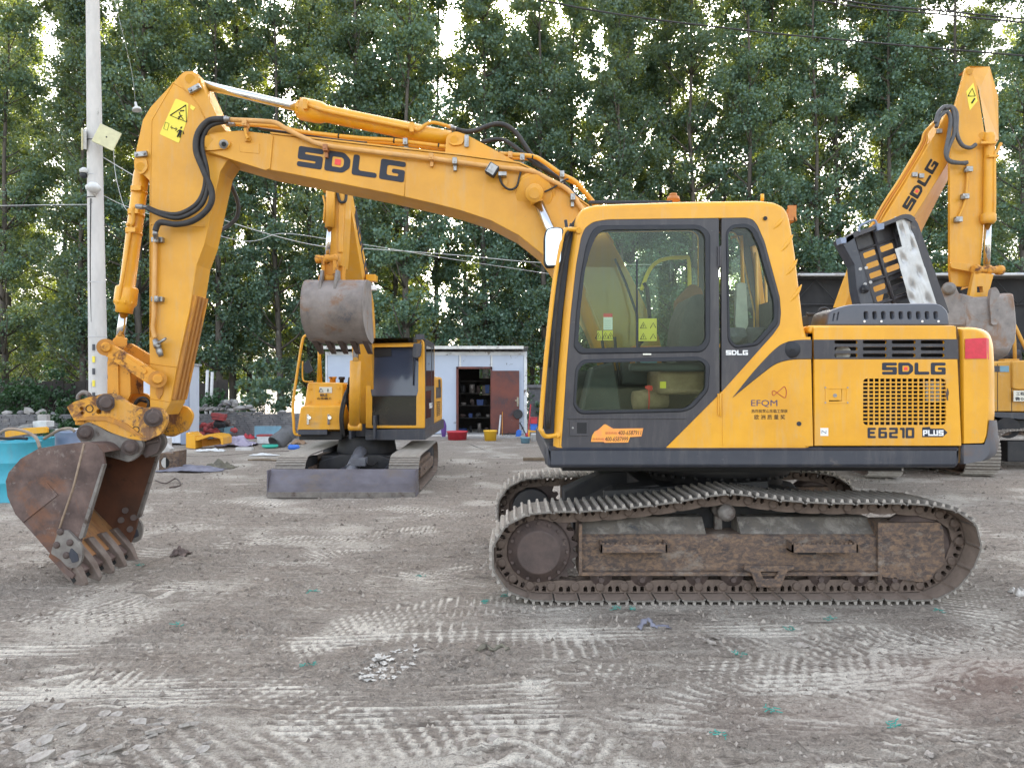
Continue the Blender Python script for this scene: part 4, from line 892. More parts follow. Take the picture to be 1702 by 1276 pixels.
# engine door with slots and grille opening
EDX = [(1352, 543, 4), (1589, 541, 4), (1598, 735, 4), (1598, 741, 0), (1353, 741, 0)]
slots = []
for (x0, x1) in ((1386, 1424.5), (1433, 1473), (1481, 1521), (1529, 1569)):
    for y in (568.5, 579.5, 590.5): slots.append(rnd([(x0, y - 3), (x1, y - 3), (x1, y + 3), (x0, y + 3)], 3, 3))
gr = rnd([(1434, 629), (1572, 629), (1572, 706), (1434, 706)], 7, 4)
lt = [(1374, 646), (1399, 646), (1399, 667), (1374, 667)]
b = MB(); b.prism(rnd(EDX, None, 3), YP - .006, YP + .02, holes=slots + [gr, lt], Yref=YB, rims=[(.006, 0), (.002, .2), (0, .6)]); ed = part(b, 'engine_door', 'yellow')
b = MB(); b.prism([(1352, 564.5), (1591, 563.5), (1592.5, 597), (1352, 597)], YP - .010, YP + .0, holes=[list(s_) for s_ in slots], Yref=YB, rims=[(.003, 0), (0, .4)]); part(b, 'stripe_panel', 'dark')
b = MB(); b.box(XX(1354, YB), XX(1594, YB), YP + .12, YP + .13, ZZ(740, YB), ZZ(545, YB)); part(b, 'engine_bay_back', 'black')
b = MB()
for k in range(1, 15): x = 1434 + 138 * k / 15; b.box(XX(x - 1.15, YB), XX(x + 1.15, YB), YP - .004, YP + .004, ZZ(706, YB), ZZ(629, YB))
for k in range(1, 12): y = 629 + 77 * k / 12; b.box(XX(1434, YB), XX(1572, YB), YP - .0052, YP + .003, ZZ(y + 1.0, YB), ZZ(y - 1.0, YB))
part(b, 'grille', 'yellow', 0, ed)
b = MB(); b.box(XX(1542, YB), XX(1572, YB), YP + .03, YP + .05, ZZ(668, YB), ZZ(633, YB)); part(b, 'radiator_piece', 'zinc')
b = MB(); b.blob(P(1574, 655, YP - .004), .012, .006, .045, 5, .35, 10); part(b, 'rust_dent', 'hub')
b = MB(); b.lathe([(0, .055), (1, .055)], P(1401, 586, YP + .06), P(1401, 586, YP + .08), 24); part(b, 'horn', 'zinc')
b = MB(); b.prism([(1371, 643), (1410, 643), (1410, 670), (1371, 670)], YP - .010, YP - .004, holes=[[(1377, 646), (1398, 646), (1406, 647), (1406, 666), (1377, 667)]], Yref=YB); b.box(XX(1376, YB), XX(1398, YB), YP - .006, YP + .002, ZZ(665, YB), ZZ(646, YB))
b.box(XX(1397, YB), XX(1407, YB), YP + .014, YP + .02, ZZ(667, YB), ZZ(646, YB)); lk = part(b, 'door_latch', 'yellow', .001, ed)
b = MB(); b.cyl(P(1388, 657, YP - .005), P(1388, 657, YP - .014), .014, 14); 
for (x, y) in ((1372, 644), (1409, 644), (1372, 669), (1409, 669)): b.cyl(P(x, y, YP - .009), P(x, y, YP - .014), .006, 8)
part(b, 'latch_button', 'zinc', 0, lk)
b = MB(); b.box(XX(1363, YB), XX(1376, YB), YP - .0075, YP - .005, ZZ(724, YB), ZZ(711, YB)); wl = part(b, 'notice_sticker', 'white'); b = MB(); b.tube([P(1366, 720, YP - .0085), P(1366, 715, YP - .0085), P(1373, 720, YP - .0085), P(1373, 715, YP - .0085)], .0022, 4); part(b, 'sticker_print', 'ink', 0, wl)
# top deck and hood
b = MB(); b.box(XX(1346, YB), XX(1590, YB), YB + .02, YF - .03, ZZ(540, YB) - .06, ZZ(540, YB)); part(b, 'top_deck', 'yellow', .02, seg=3)
b = MB(); Yh = 5.60
ov = [rnd([(x - 4, 517), (x + 4, 517), (x + 5, 531), (x - 3, 531)], 4, 4) for x in np.linspace(1439, 1555, 9)] + [rnd([(1383, 534), (1385.5, 520), (1388.5, 520), (1386, 534)], 2, 2), rnd([(1390, 533), (1392.5, 518), (1395.5, 518), (1393, 533)], 2, 2)]
b.prism(rnd([(1372, 541, 0), (1379, 516, 8), (1412, 505, 20), (1562, 503.5, 14), (1577, 516, 10), (1579, 541, 0)], None, 4), Yh, Yh + .30, holes=ov, rims=[(.012, 0), (.004, .03), (0, .08)]); part(b, 'engine_hood', 'hoodp')
b = MB(); b.box(XX(1385, Yh), XX(1570, Yh), Yh + .05, Yh + .06, ZZ(538, Yh), ZZ(510, Yh)); part(b, 'hood_lining', 'black')
for x in (1437, 1465, 1533, 1560):
    b = MB(); b.cyl(P(x, 534, Yh + .002), P(x, 534, Yh - .008), .009, 8); part(b, 'hood_bolt', 'white')
b = MB(); b.tube(spline([P(1360, 532, 6.6), P(1362, 515, 6.6), P(1375, 513, 6.6), P(1378, 530, 6.6)], 3), .012, 6); b.box(XX(1343, 6.5), XX(1380, 6.5), 6.5, 7.2, ZZ(540, 6.5), ZZ(524, 6.5)); b.box(XX(1340, 6.5), XX(1378, 6.5), 6.48, 6.52, ZZ(524, 6.5), ZZ(520, 6.5)); part(b, 'tool_box', 'under', .004)
# counterweight
cw = [(1601, 542, 2), (1628, 542, 14), (1646, 550, 10), (1651, 572, 8), (1652.5, 610, 10), (1653, 690, 6), (1649, 724, 3), (1643, 738, 3), (1602, 739, 0)]
def cwp(poly, name, m, y0=YB - .005, grow=0):
    """counterweight slab whose rear edge bows outward in plan"""
    b = MB(); W = [(XX(x, YB), ZZ(y, YB)) for x, y in rnd(poly, None, 4)]; x0 = XX(1601, YB); N_ = 24; rings = []
    for k in range(N_ + 1):
        t = k / N_; yy = y0 + (YF + .005 - y0) * t
        bow = .42 * (1 - (2 * t - 1) ** 2); edge = min(t, 1 - t); rr = .06; e2 = 1 - math.sqrt(max(0, 1 - (1 - min(1, edge * (YF - y0) / rr)) ** 2))
        rings.append([(x0 + (x - x0) * 1.0 + (bow - e2 * rr * .9) * max(0, (x - x0) / (XX(1655, YB) - x0)), yy, z - (e2 * .03 if z > 1.9 else -e2 * .01)) for x, z in W])
    n = len(W); vs = [v for r_ in rings for v in r_]; fs = [(k * n + i, k * n + (i + 1) % n, (k + 1) * n + (i + 1) % n, (k + 1) * n + i) for k in range(N_) for i in range(n)]
    b.add(vs, fs, True); o = len(b.v) - len(vs)
    for r_, fl in ((0, 0), (N_, 1)):
        for t in tessellate_polygon([[Vector((p[0], p[1], 0)) for p in W]]): b.f.append([o + r_ * n + i for i in t]); b.m.append(0); b.sm.append(False)
    return part(b, name, m)
cwt = cwp(cw, 'counterweight', 'yellow')
cwp([(1602, 741, 0), (1645, 740.5, 0), (1651.5, 727, 3), (1656, 699, 2), (1659, 738, 6), (1656, 757, 8), (1641, 768, 6), (1602, 773, 0)], 'counterweight_skirt', 'cwskirt')
b = MB(); lens = [(1601.5, 563), (1637, 561), (1644, 564), (1650.5, 572), (1651, 602), (1645, 598), (1637, 596), (1603, 596.5)]; 
def strip_lens():
    x0 = XX(1601, YB); top = []; bot = []
    for (x, yt, yb, yy) in ((1602.5, 563.5, 596.5, YB - .012), (1622, 562, 596, YB - .012), (1638, 561.5, 596, YB - .010), (1645, 563, 597.5, YB + .01), (1649.5, 566, 600, YB + .04), (1653, 569, 603, YB + .085)):
        top.append((XX(x, YB), yy, ZZ(yt, YB))); bot.append((XX(x, YB), yy, ZZ(yb, YB)))
    n = len(top); b.add(top + bot, [(i, i + 1, n + i + 1, n + i) for i in range(n - 1)], False)
    b.add([(v[0], v[1] + .02, v[2]) for v in top + bot], [(i, n + i, n + i + 1, i + 1) for i in range(n - 1)], False)
strip_lens(); part(b, 'tail_reflector', 'redlens')
b = MB(); b.prism([(1590, 541), (1596, 541), (1600, 560), (1603, 742), (1601, 770), (1597, 770), (1599, 742)], YB + .04, YB + .06, Yref=YB); part(b, 'panel_gap', 'rustgap')
# print on the body
def wx(px, py, Y): return P(px, py, Y)
ux, uz = Vector((1, 0, 0)), Vector((0, 0, 1))
sc_ = F / YB
letters('SDLG', P(1466, 622.5, YP - .006), ux, uz, 20 / sc_, X1, M_['ink'], width=105.5 / sc_, red=M_['redsq'], name='maker_lettering')
letters('E6210', P(1442, 728, YP - .006), ux, uz, 17.5 / sc_, X1, M_['ink'], adv=45, width=79 / sc_, name='model_lettering')
b = MB(); b.prism([(1532, 726), (1532, 710), (1544, 709), (1546, 712), (1567, 712), (1574, 718.5), (1566, 726)], YP - .0078, YP - .005, Yref=YB); pb = part(b, 'plus_badge', 'ink')
letters('PLUS', P(1534, 713.5 + 10.5, YP - .008), ux, uz, 9.5 / sc_, pb, M_['white'], adv=42, width=34 / sc_, rr=1)
letters('SDLG', P(1206.5, 590, YP + .002), ux, uz, 8 / sc_, qp, M_['white'], width=36.5 / sc_, name='maker_lettering', rr=2)
yq = YP - .0045
text_obj('EFQM', 1, M_['efqm'], X1, P(1248.5, 676.5, yq), ux, uz, 'award_lettering', bold=.0, depth=.001, fitw=43.5 / sc_, fith=12 / sc_)
text_obj('热烈祝贺山东临工荣获', 1, M_['inkblk'], X1, P(1249, 686, yq), ux, uz, 'award_lettering', bold=.004, depth=.001, fitw=60 / sc_, fith=6.0 / sc_)
text_obj('欧 洲 质 量 奖', 1, M_['inkblk'], X1, P(1254, 697, yq), ux, uz, 'award_lettering', bold=.004, depth=.001, fitw=51 / sc_, fith=8.2 / sc_)
b = MB(); kn = [(1283.5, 651), (1285, 657), (1291, 653), (1300, 645), (1304, 642.5), (1307, 650), (1306, 659), (1303, 660.5), (1292, 653), (1287, 649.5)]
b.tube(spline([P(x, y, yq - .0005) for x, y in kn], 5, True) + [P(1283.5, 651, yq - .0005)], .0032, 5); part(b, 'award_emblem', 'efqr')
st = [(982, 734), (984, 724), (988, 717), (994, 714), (1004, 705), (1007, 705), (1019, 712), (1029, 712), (1069, 711.5), (1066, 725), (1047, 726), (1044, 735), (1005, 735.5), (1003, 734)]
Yd = YB - .004; b = MB(); b.prism(st, Yd, Yd + .004, Yref=YB); sk = part(b, 'phone_sticker', 'orange')
for (t, x, y, w_, h_, m) in (('400-6587911', 1027.5, 722.5, 38.5, 7.2, 'inkblk'), ('400-6587999', 1005.5, 733, 38.5, 7.2, 'inkblk'), ('服务热线', 1006, 721.5, 19, 4, 'efqr'), ('咨询热线', 984.5, 731.5, 19, 4, 'efqr')):
    text_obj(t, 1, M_[m], sk, P(x, y, Yd - .0005), ux, uz, 'sticker_print', bold=.0, depth=.0006, fitw=w_ / sc_, fith=h_ / sc_, shear=.2 if m == 'inkblk' else 0)
# ------------------------------------------------------------------ boom, arm, bucket of the main excavator
YM0, YM1 = 6.50, 6.92            # boom side plates
def pt(x, y, Y): return P(x, y, Y)
def ptube(b, pts, r, Y, n=8, sp=5):
    q = [P(p[0], p[1], p[2] if len(p) > 2 else Y) for p in pts]; b.tube(spline(q, sp) if sp else q, r, n)
BOOM = [(331, 236), (335, 225), (346, 221), (400, 217), (450, 223), (560, 236), (650, 246), (767, 259), (862, 272), (888, 284), (932, 311), (979, 344), (1020, 405), (1060, 480), (1095, 560), (1115, 640), (1120, 690), (1105, 715), (1075, 715), (1060, 690),
        (1020, 615), (975, 540), (935, 470), (902, 423), (862, 391), (815, 366), (767, 350), (720, 338), (650, 322), (535, 299), (470, 286), (440, 281), (385, 265), (338, 252)]
b = MB(); b.prism(BOOM, YM0, YM1); boom = part(b, 'boom', 'boomyel', .006)
# top and bottom flange strips, weld seams, nose plates
b = MB(); top = BOOM[4:13]; q = [P(x, y, YM0) for x, y in top]
vs = [];
for p in q: vs += [p + Vector((0, -.012, 0)), p + Vector((0, -.012, .014)), p + Vector((0, .43, .014)), p + Vector((0, .43, 0))]
b.add(vs, [f for i in range(len(q) - 1) for f in ((4 * i, 4 * i + 1, 4 * i + 5, 4 * i + 4), (4 * i + 1, 4 * i + 2, 4 * i + 6, 4 * i + 5), (4 * i + 2, 4 * i + 3, 4 * i + 7, 4 * i + 6))]); part(b, 'boom_flange', 'boomyel', 0, boom)
b = MB(); b.prism([(334, 236), (337, 226), (347, 221.5), (398, 218), (450, 223.5), (454, 226), (449, 280), (441, 283), (390, 267), (340, 250)], YM0 - .012, YM0 + .002); part(b, 'nose_plate', 'boomyel', .004, boom)
b = MB(); b.prism(rnd([(398, 237), (432, 238), (432, 256), (398, 253)], 3, 3), YM0 - .016, YM0 - .010, rims=[(.004, 0), (0, 1)]); part(b, 'nose_pad', 'boomyel', 0, boom)
b = MB(); b.prism(rnd([(332, 236, 13), (336, 223, 13), (350, 222, 10), (376, 230, 10), (384, 238, 8), (378, 247, 8), (348, 250, 12), (336, 249, 12)], None, 4), YM0 - .035, YM0 - .012); part(b, 'pin_retainer', 'boomyel', .005, boom)
b = MB(); b.cyl(P(346, 236, YM0 - .045), P(346, 236, YM1 + .04), .052, 26); part(b, 'boom_pin', 'boomyel', .004)
b = MB(); b.lathe([(0, .03), (.5, .036), (.5, .042), (1, .042)], P(372, 240, YM0 - .062), P(372, 240, YM0 - .034), 8); b.cur = 1; b.cyl(P(372, 240, YM0 - .075), P(372, 240, YM0 - .06), .02, 12); b.build('pin_bolt', [M_['zinc'], M_['inkblk']], X1)
b = MB()
for (xa, ya, xb, yb) in ((452, 224, 446, 281), (676, 252, 672, 327), (963, 345, 962, 372)):
    b.tube([P(xa, ya, YM0), P(xb, yb, YM0)], .004, 5)
part(b, 'weld_seam', 'boomyel', 0, boom)
# logo on the boom
o0 = P(493, 276, YM0 - .003); ux_ = (P(671, 303.5, YM0) - P(493, 276, YM0)); lw = ux_.length; ux_.normalize(); uy_ = (P(497, 242.5, YM0) - P(493, 276, YM0)); lh = uy_.length; uy_.normalize()
letters('SDLG', o0, ux_, uy_, lh, boom, M_['ink'], width=lw, red=M_['redsq'], name='maker_lettering')
# pipes
pipe1 = [(372, 199), (400, 200), (440, 202), (460, 205), (475, 214), (505, 229), (536, 241), (600, 250), (650, 256), (720, 264), (815, 277), (880, 284), (909, 297), (944, 316), (966, 345), (985, 372)]
pipe2 = [(376, 206), (430, 208), (470, 212), (500, 219), (600, 230), (650, 233), (739, 244), (838, 256), (885, 260), (905, 270), (932, 289), (958, 303), (984, 333), (998, 350)]
b = MB(); ptube(b, pipe1, .021, YM0 - .045, 10, 4); part(b, 'hydraulic_pipe', 'paleyel')
b = MB(); ptube(b, pipe2, .019, YM0 + .10, 10, 4); part(b, 'hydraulic_pipe', 'boomyel')
b = MB(); ptube(b, [(x + 2, y + 5) for x, y in pipe2[1:]], .019, YM0 + .26, 10, 4); part(b, 'hydraulic_pipe', 'boomyel')
b = MB(); ptube(b, [(430, 214), (500, 224), (560, 233), (610, 238)], .012, YM0 + .18, 6, 4); part(b, 'hydraulic_hose', 'hose')
for (x, y, Y, m) in ((407, 205, 6.44, 'paleyel'), (541, 246, 6.44, 'rustclamp'), (717, 261, 6.44, 'paleyel'), (756, 268, 6.44, 'zinc'), (952, 328, 6.44, 'zinc'), (674, 236, 6.58, 'zinc'), (848, 258, 6.58, 'paleyel'), (868, 262, 6.58, 'zinc'), (934, 290, 6.58, 'zinc')):
    b = MB(); X_, Z_ = XX(x, Y), ZZ(y, Y); b.box(X_ - .02, X_ + .02, Y - .025, Y + .06, Z_ - .028, Z_ + .028); b.box(X_ - .014, X_ + .014, Y + .02, Y + .055, Z_ - .075, Z_ - .02); b.cyl((X_, Y - .035, Z_ - .01), (X_, Y - .02, Z_ - .01), .009, 6); part(b, 'pipe_clamp', m, .003)
b = MB(); ptube(b, [(407, 214), (409, 225), (412, 231)], .014, 6.44, 6); b.box(XX(405, 6.44), XX(414, 6.44), 6.46, 6.48, ZZ(233, 6.44), ZZ(225, 6.44)); part(b, 'clamp_strap', 'boomyel')
for (x, y) in ((562, 226), (654, 234), (728, 242), (783, 249), (828, 253), (884, 261)):
    b = MB(); b.lathe([(0, .022), (1, .022)], P(x, y, YM0 + .10), P(x + 2.2, y + .3, YM0 + .10), 10); part(b, 'cable_tie', 'inkblk')
# hoses on the tank side and hoses round the boom nose
hoses = [([(372, 198), (347, 201), (329, 222), (326, 251), (338, 283), (352, 319), (347, 345), (323, 366), (294, 373), (266, 370), (258, 384)], .026, 6.42),
         ([(376, 199), (344, 204), (333, 222), (330, 240), (341, 278), (340, 313), (326, 340), (296, 356), (266, 353), (244, 344)], .021, 6.47),
         ([(378, 202), (352, 208), (340, 222), (336, 244), (344, 282), (345, 315), (332, 344), (300, 362), (270, 358), (244, 346)], .019, 6.44),
         ([(382, 304, 7.0), (395, 335, 7.05), (394, 360, 7.05), (380, 375, 7.0), (364, 384, 6.9)], .020, 7.0),
         ([(751, 213, 6.75), (782, 219, 6.75), (826, 206, 6.7), (855, 218, 6.7), (880, 253, 6.7), (897, 272, 6.7), (925, 295, 6.7)], .021, 6.7),
         ([(800, 237, 6.8), (833, 232, 6.8), (862, 249, 6.75), (885, 268, 6.7), (915, 290, 6.7)], .019, 6.7),
         ([(885, 272, 6.7), (920, 290, 6.68), (945, 312, 6.68), (970, 338, 6.68)], .017, 6.7)]
for pts, r, Y in hoses:
    b = MB(); ptube(b, pts, r, Y, 10, 6); part(b, 'hydraulic_hose', 'hose')
for (x0, y0, x1, y1, Y, r) in ((370, 198, 382, 199, 6.43, .03), (226, 343, 246, 345, 6.45, .024), (258, 383, 259, 397, 6.42, .024), (745, 211, 758, 215, 6.75, .028), (377, 206, 390, 207, 6.56, .026)):
    b = MB(); b.lathe([(0, r * .8), (.3, r), (.6, r), (.6, r * .8), (1, r * .8)], P(x0, y0, Y), P(x1, y1, Y), 8); part(b, 'hose_fitting', 'zinc')
# arm cylinder on top of the boom
Yc = 6.70
b = MB(); A, D = P(319, 137, Yc), P(497, 180, Yc); b.cyl(A, D, .040, 22); part(b, 'cylinder_rod', 'chrome')
b = MB(); A, D = P(494, 179.5, Yc), P(748, 232, Yc); b.lathe([(0, .068), (.03, .068), (.03, .10), (.12, .10), (.16, .094), (.19, .076), (1, .076)], A, D, 26)
for k in range(10):
    a = k * .628; n1 = (D - A).normalized(); u1 = n1.orthogonal().normalized(); u2 = n1.cross(u1); c = A.lerp(D, .015) + (u1 * math.cos(a) + u2 * math.sin(a)) * .084; b.cyl(c, c + n1 * .02, .011, 6)
ac = part(b, 'cylinder_barrel', 'yellow')
b = MB(); b.lathe([(0, .03), (.02, .075), (.98, .075), (1, .03)], P(757, 234, Yc - .12), P(757, 234, Yc + .12), 24); part(b, 'cylinder_eye', 'yellow')
b = MB(); ptube(b, [(509, 174, Yc - .10), (540, 184, Yc - .11), (600, 197, Yc - .10), (680, 213, Yc - .10), (696, 216, Yc - .10), (708, 207, Yc - .09), (722, 204, Yc - .08), (748, 211, Yc)], .016, Yc, 8, 4)
for x, y in ((509, 176), (685, 214)): b.box(XX(x, 6.6) - .018, XX(x, 6.6) + .018, 6.56, 6.66, ZZ(y, 6.6) - .04, ZZ(y, 6.6) + .045)
part(b, 'cylinder_pipe', 'boomyel')
for Y in (6.56, 6.84):
    b = MB(); b.prism(rnd([(740, 256, 0), (742, 226, 10), (757, 218, 12), (778, 226, 8), (815, 246, 10), (862, 272, 0), (745, 258, 0)], None, 4), Y - .012, Y + .012, Yref=6.56); part(b, 'cylinder_bracket', 'boomyel', .003)
b = MB(); b.prism(rnd([(745, 236, 10), (750, 224, 8), (762, 222, 8), (772, 232, 5), (768, 240, 6), (752, 242, 6)], None, 4), 6.525, 6.545); b.cyl(P(755, 232, 6.515), P(755, 232, 6.55), .035, 18); part(b, 'pin_retainer', 'boomyel', .002)
b = MB(); b.prism(rnd([(772, 224), (779, 224), (779, 244), (772, 244)], 1.5, 2), 6.52, 6.54); part(b, 'grease_block', 'zinc')
# lift cylinders either side of the boom
for Y, ys in ((6.43, -1), (6.99, 1)):
    b = MB(); b.cyl(P(892, 330, Y), P(945, 452, Y), .043, 20); part(b, 'cylinder_rod', 'chrome')
    b = MB(); b.lathe([(0, .07), (.05, .088), (.2, .088), (.22, .072), (1, .072)], P(940, 440, Y), P(1042, 690, Y), 20); part(b, 'lift_barrel', 'boomyel')
    b = MB(); b.lathe([(0, .035), (.04, .078), (.6, .08), (.95, .08), (1, .05)], P(888, 321, Y - .09 * 1), P(888, 321, Y + .07), 26); b.cyl(P(888, 321, Y - .095), P(888, 321, Y - .08), .05, 20); b.cyl(P(889, 327, Y), P(893, 338, Y), .055, 16); part(b, 'lift_eye', 'boomyel', .003)
b = MB(); b.lathe([(0, .16), (.8, .165), (1, .19)], P(888, 322, YM0 - .02), P(888, 322, YM0 + .002), 40); part(b, 'boss_plate', 'boomyel', .004, boom)
b = MB(); ptube(b, [(905, 319), (920, 312), (938, 300), (945, 298)], .008, 6.45, 6); part(b, 'grease_hose', 'hose')
# work lamp under the pipe
b = MB(); R_ = Matrix.Translation(P(818, 283, 6.40)) @ Matrix.Rotation(R(32), 4, 'Y'); b.box(-.045, .045, -.04, .04, -.05, .05, R_); lp = part(b, 'work_lamp', 'gasket', .008)
b = MB(); b.box(-.047, -.040, -.034, .034, -.042, .042, R_); b.box(-.034, .034, -.043, -.038, -.042, .042, R_); part(b, 'lamp_lens', 'zinc', 0, lp)
b = MB(); b.box(XX(828, 6.42), XX(842, 6.42), 6.40, 6.5, ZZ(293, 6.42), ZZ(286, 6.42)); part(b, 'lamp_arm', 'zinc', .003, lp)
b = MB(); b.prism([(836, 290), (843, 290), (843, 303), (841, 312), (836, 312)], 6.47, 6.49); part(b, 'lamp_bracket', 'boomyel')
b = MB(); ptube(b, [(830, 291, 6.42), (834, 305, 6.43), (846, 315, 6.45), (858, 311, 6.46), (863, 295, 6.46), (866, 284, 6.46)], .010, 6.44, 6); part(b, 'lamp_cable', 'hose')

# --- arm
YA0, YA1 = 6.55, 6.85
ARM = [(299, 125), (306, 120), (319, 118), (329, 123), (336, 140), (366, 205), (385, 232), (381, 262), (366, 285), (360, 312), (340, 405), (327, 440), (316, 511), (294, 611), (283, 670), (272, 690), (258, 688), (249, 676), (248, 560), (248, 300), (240, 292), (226, 284), (222, 270), (228, 240), (237, 200), (250, 178)]
b = MB(); b.prism(ARM, YA0, YA1); arm = part(b, 'arm', 'boomyel', .006)
b = MB()
for pts in ([(288, 138), (252, 200), (250, 300), (250, 560)], [(288, 138), (312, 152), (328, 172), (348, 210)], [(250, 604), (295, 610)], [(250, 662), (284, 668)], [(250, 373), (341, 377)]):
    b.tube([P(x, y, YA0 - .001) for x, y in pts], .0055, 5)
part(b, 'weld_seam', 'boomyel', 0, arm)
b = MB(); b.prism(rnd([(298, 127, 10), (306, 118.5, 10), (324, 119, 10), (331, 130, 5), (326, 150, 5), (316, 158, 4), (305, 146, 6)], None, 3), YA0 - .022, YA0); b.cyl(P(316, 131, YA0 - .035), P(316, 131, YA1 + .03), .042, 20); part(b, 'pin_retainer', 'boomyel', .003, arm)
b = MB(); b.prism(rnd([(222, 276, 10), (226, 262, 8), (243, 262, 6), (246, 280, 8), (236, 290, 8), (226, 288, 8)], None, 3), YA0 - .022, YA0); b.cyl(P(234, 277, YA0 - .035), P(234, 277, YA1 + .03), .036, 20); part(b, 'pin_retainer', 'boomyel', .003, arm)
for (x, y, a) in ((324, 148, .5), (235, 257, -.12), ):
    b = MB(); R_ = Matrix.Translation(P(x, y, YA0 - .03)) @ Matrix.Rotation(a if x < 300 else -a, 4, 'Y'); b.box(-.055, .055, -.02, .012, -.022, .022, R_); b.cyl(R_ @ Vector((-.035, -.02, 0)), R_ @ Vector((-.035, -.035, 0)), .014, 6); b.cyl(R_ @ Vector((.035, -.02, 0)), R_ @ Vector((.035, -.035, 0)), .014, 6); part(b, 'keeper_plate', 'zinc', .003)
# worn ribs on the front edge of the arm
e0, e1 = (341, 405), (289, 655)
for k in range(4):
    Yk = YA0 + .02 + k * .075; b = MB(); a = P(e0[0], e0[1] + 85, YA0); c = P(e1[0] + 2, e1[1], YA0); a = P(321, 490, YA0); c = P(284, 664, YA0)
    dirv = (c - a).normalized(); nrm = Vector((dirv.z, 0, -dirv.x)); nrm = nrm if nrm.x > 0 else -nrm
    vs = []
    for q in (a, c):
        for yy, off in ((Yk, -.01), (Yk, .022), (Yk + .035, .022), (Yk + .035, -.01)): vs.append(Vector((q.x, yy, q.z)) + nrm * off)
    b.add(vs, [(0, 1, 5, 4), (1, 2, 6, 5), (2, 3, 7, 6), (0, 3, 2, 1), (4, 5, 6, 7)]); part(b, 'wear_rib', 'rustyel', .003, arm)
# warning decal on the arm
dec = rnd([(292, 164, 2), (313, 172, 2), (311, 200, 8), (297, 238, 2), (265, 223, 2)], None, 2)
b = MB(); b.prism(dec, YA0 - .0035, YA0 + .001); dc = part(b, 'warning_decal', 'decal')
b = MB(); b.prism([(317, 174), (325, 179), (321, 184), (316, 180)], YA0 - .0035, YA0 + .001); part(b, 'decal_scrap', 'decal', 0, dc)
b = MB(); Yd = YA0 - .0045; t = [P(283, 192, Yd), P(309, 175, Yd), P(310, 203, Yd)]; b.tube(t + [t[0], t[1]], .0055, 4)
ptube(b, [(298, 187), (300, 193), (296, 199)], .005, Yd, 4, 0); ptube(b, [(300, 193), (305, 199)], .004, Yd, 4, 0); b.tube([P(299, 185, Yd), P(306, 184, Yd)], .006, 4); b.tube([P(296, 195, Yd), P(303, 192, Yd)], .004, 4)
b.tube([P(285, 212, Yd), P(293, 215, Yd)], .004, 4); ptube(b, [(286, 209.5), (283.5, 211.5), (286, 214.5)], .003, Yd, 4, 0); ptube(b, [(292, 212), (294.5, 215), (291.5, 217.5)], .003, Yd, 4, 0)
ptube(b, [(275, 203), (281, 206), (278, 217), (272, 214), (275, 203)], .0022, Yd, 4, 0)
b.cyl(P(302, 213, Yd), P(302, 213, Yd + .002), .012, 10); ptube(b, [(300, 216), (297, 224), (295, 228)], .009, Yd, 4, 0); ptube(b, [(302, 217), (300, 225), (299, 229)], .007, Yd, 4, 0); ptube(b, [(304, 218), (305, 223)], .004, Yd, 4, 0); ptube(b, [(298, 216), (294, 220)], .004, Yd, 4, 0)
part(b, 'decal_print', 'inkblk', 0, dc)
# arm pipe and valve
b = MB(); ptube(b, [(258, 396), (258, 420), (257, 470), (256, 523), (254, 545), (258, 562)], .019, YA0 - .035, 8, 4); part(b, 'hydraulic_pipe', 'paleyel')
for (x, y) in ((260, 398), (260, 497)):
    b = MB(); b.box(XX(x, 6.5) - .05, XX(x, 6.5) + .05, YA0 - .05, YA0, ZZ(y, 6.5) - .022, ZZ(y, 6.5) + .022); b.cyl(P(x, y + 5, YA0 - .07), P(x, y - 5, YA0 - .07), .02, 8); part(b, 'pipe_clamp', 'zinc', .004)
b = MB(); b.lathe([(0, .024), (.3, .034), (.45, .034), (.45, .024), (.7, .030), (1, .022)], P(258, 564, YA0 - .04), P(268, 592, YA0 - .05), 10); b.cyl(P(262, 573, YA0 - .05), P(262, 573, YA0 - .08), .02, 8); b.tube([P(263, 571, YA0 - .08), P(276, 562, YA0 - .09)], .012, 6); part(b, 'shutoff_valve', 'zinc')
# bucket cylinder
Yc = 6.70
A, B_, D = P(236, 284, Yc), P(206, 520, Yc), P(199, 566, Yc)
b = MB(); b.lathe([(0, .06), (.03, .066), (.81, .066), (.82, .09), (.83, .096), (.92, .096), (.94, .092), (.96, .075), (1, .072)], A, B_, 26)
n1 = (B_ - A).normalized(); u1 = n1.orthogonal().normalized(); u2 = n1.cross(u1)
for k in range(10):
    a = k * .628; c = A.lerp(B_, .915) + (u1 * math.cos(a) + u2 * math.sin(a)) * .088; b.cyl(c, c + n1 * .03, .012, 6)
part(b, 'cylinder_barrel', 'yellow')
b = MB(); b.cyl(B_, D, .037, 20); part(b, 'cylinder_rod', 'chrome')
for t0 in (.14, .30, .43):
    b = MB(); c = A.lerp(B_, t0); b.lathe([(0, .071), (1, .071)], c, c + n1 * .025, 24); b.box(c.x - .03, c.x + .06, Yc - .10, Yc - .05, c.z - .02, c.z + .02); part(b, 'barrel_band', 'yellow')
b = MB(); ptube(b, [(221, 344, 6.6), (222, 368, 6.62), (216, 374, 6.62), (211, 372, 6.6)], .018, 6.6, 8); ptube(b, [(218, 375, 6.62), (208, 440, 6.60), (200, 485, 6.6), (199, 500, 6.62)], .014, 6.6, 8); part(b, 'cylinder_pipe', 'boomyel')
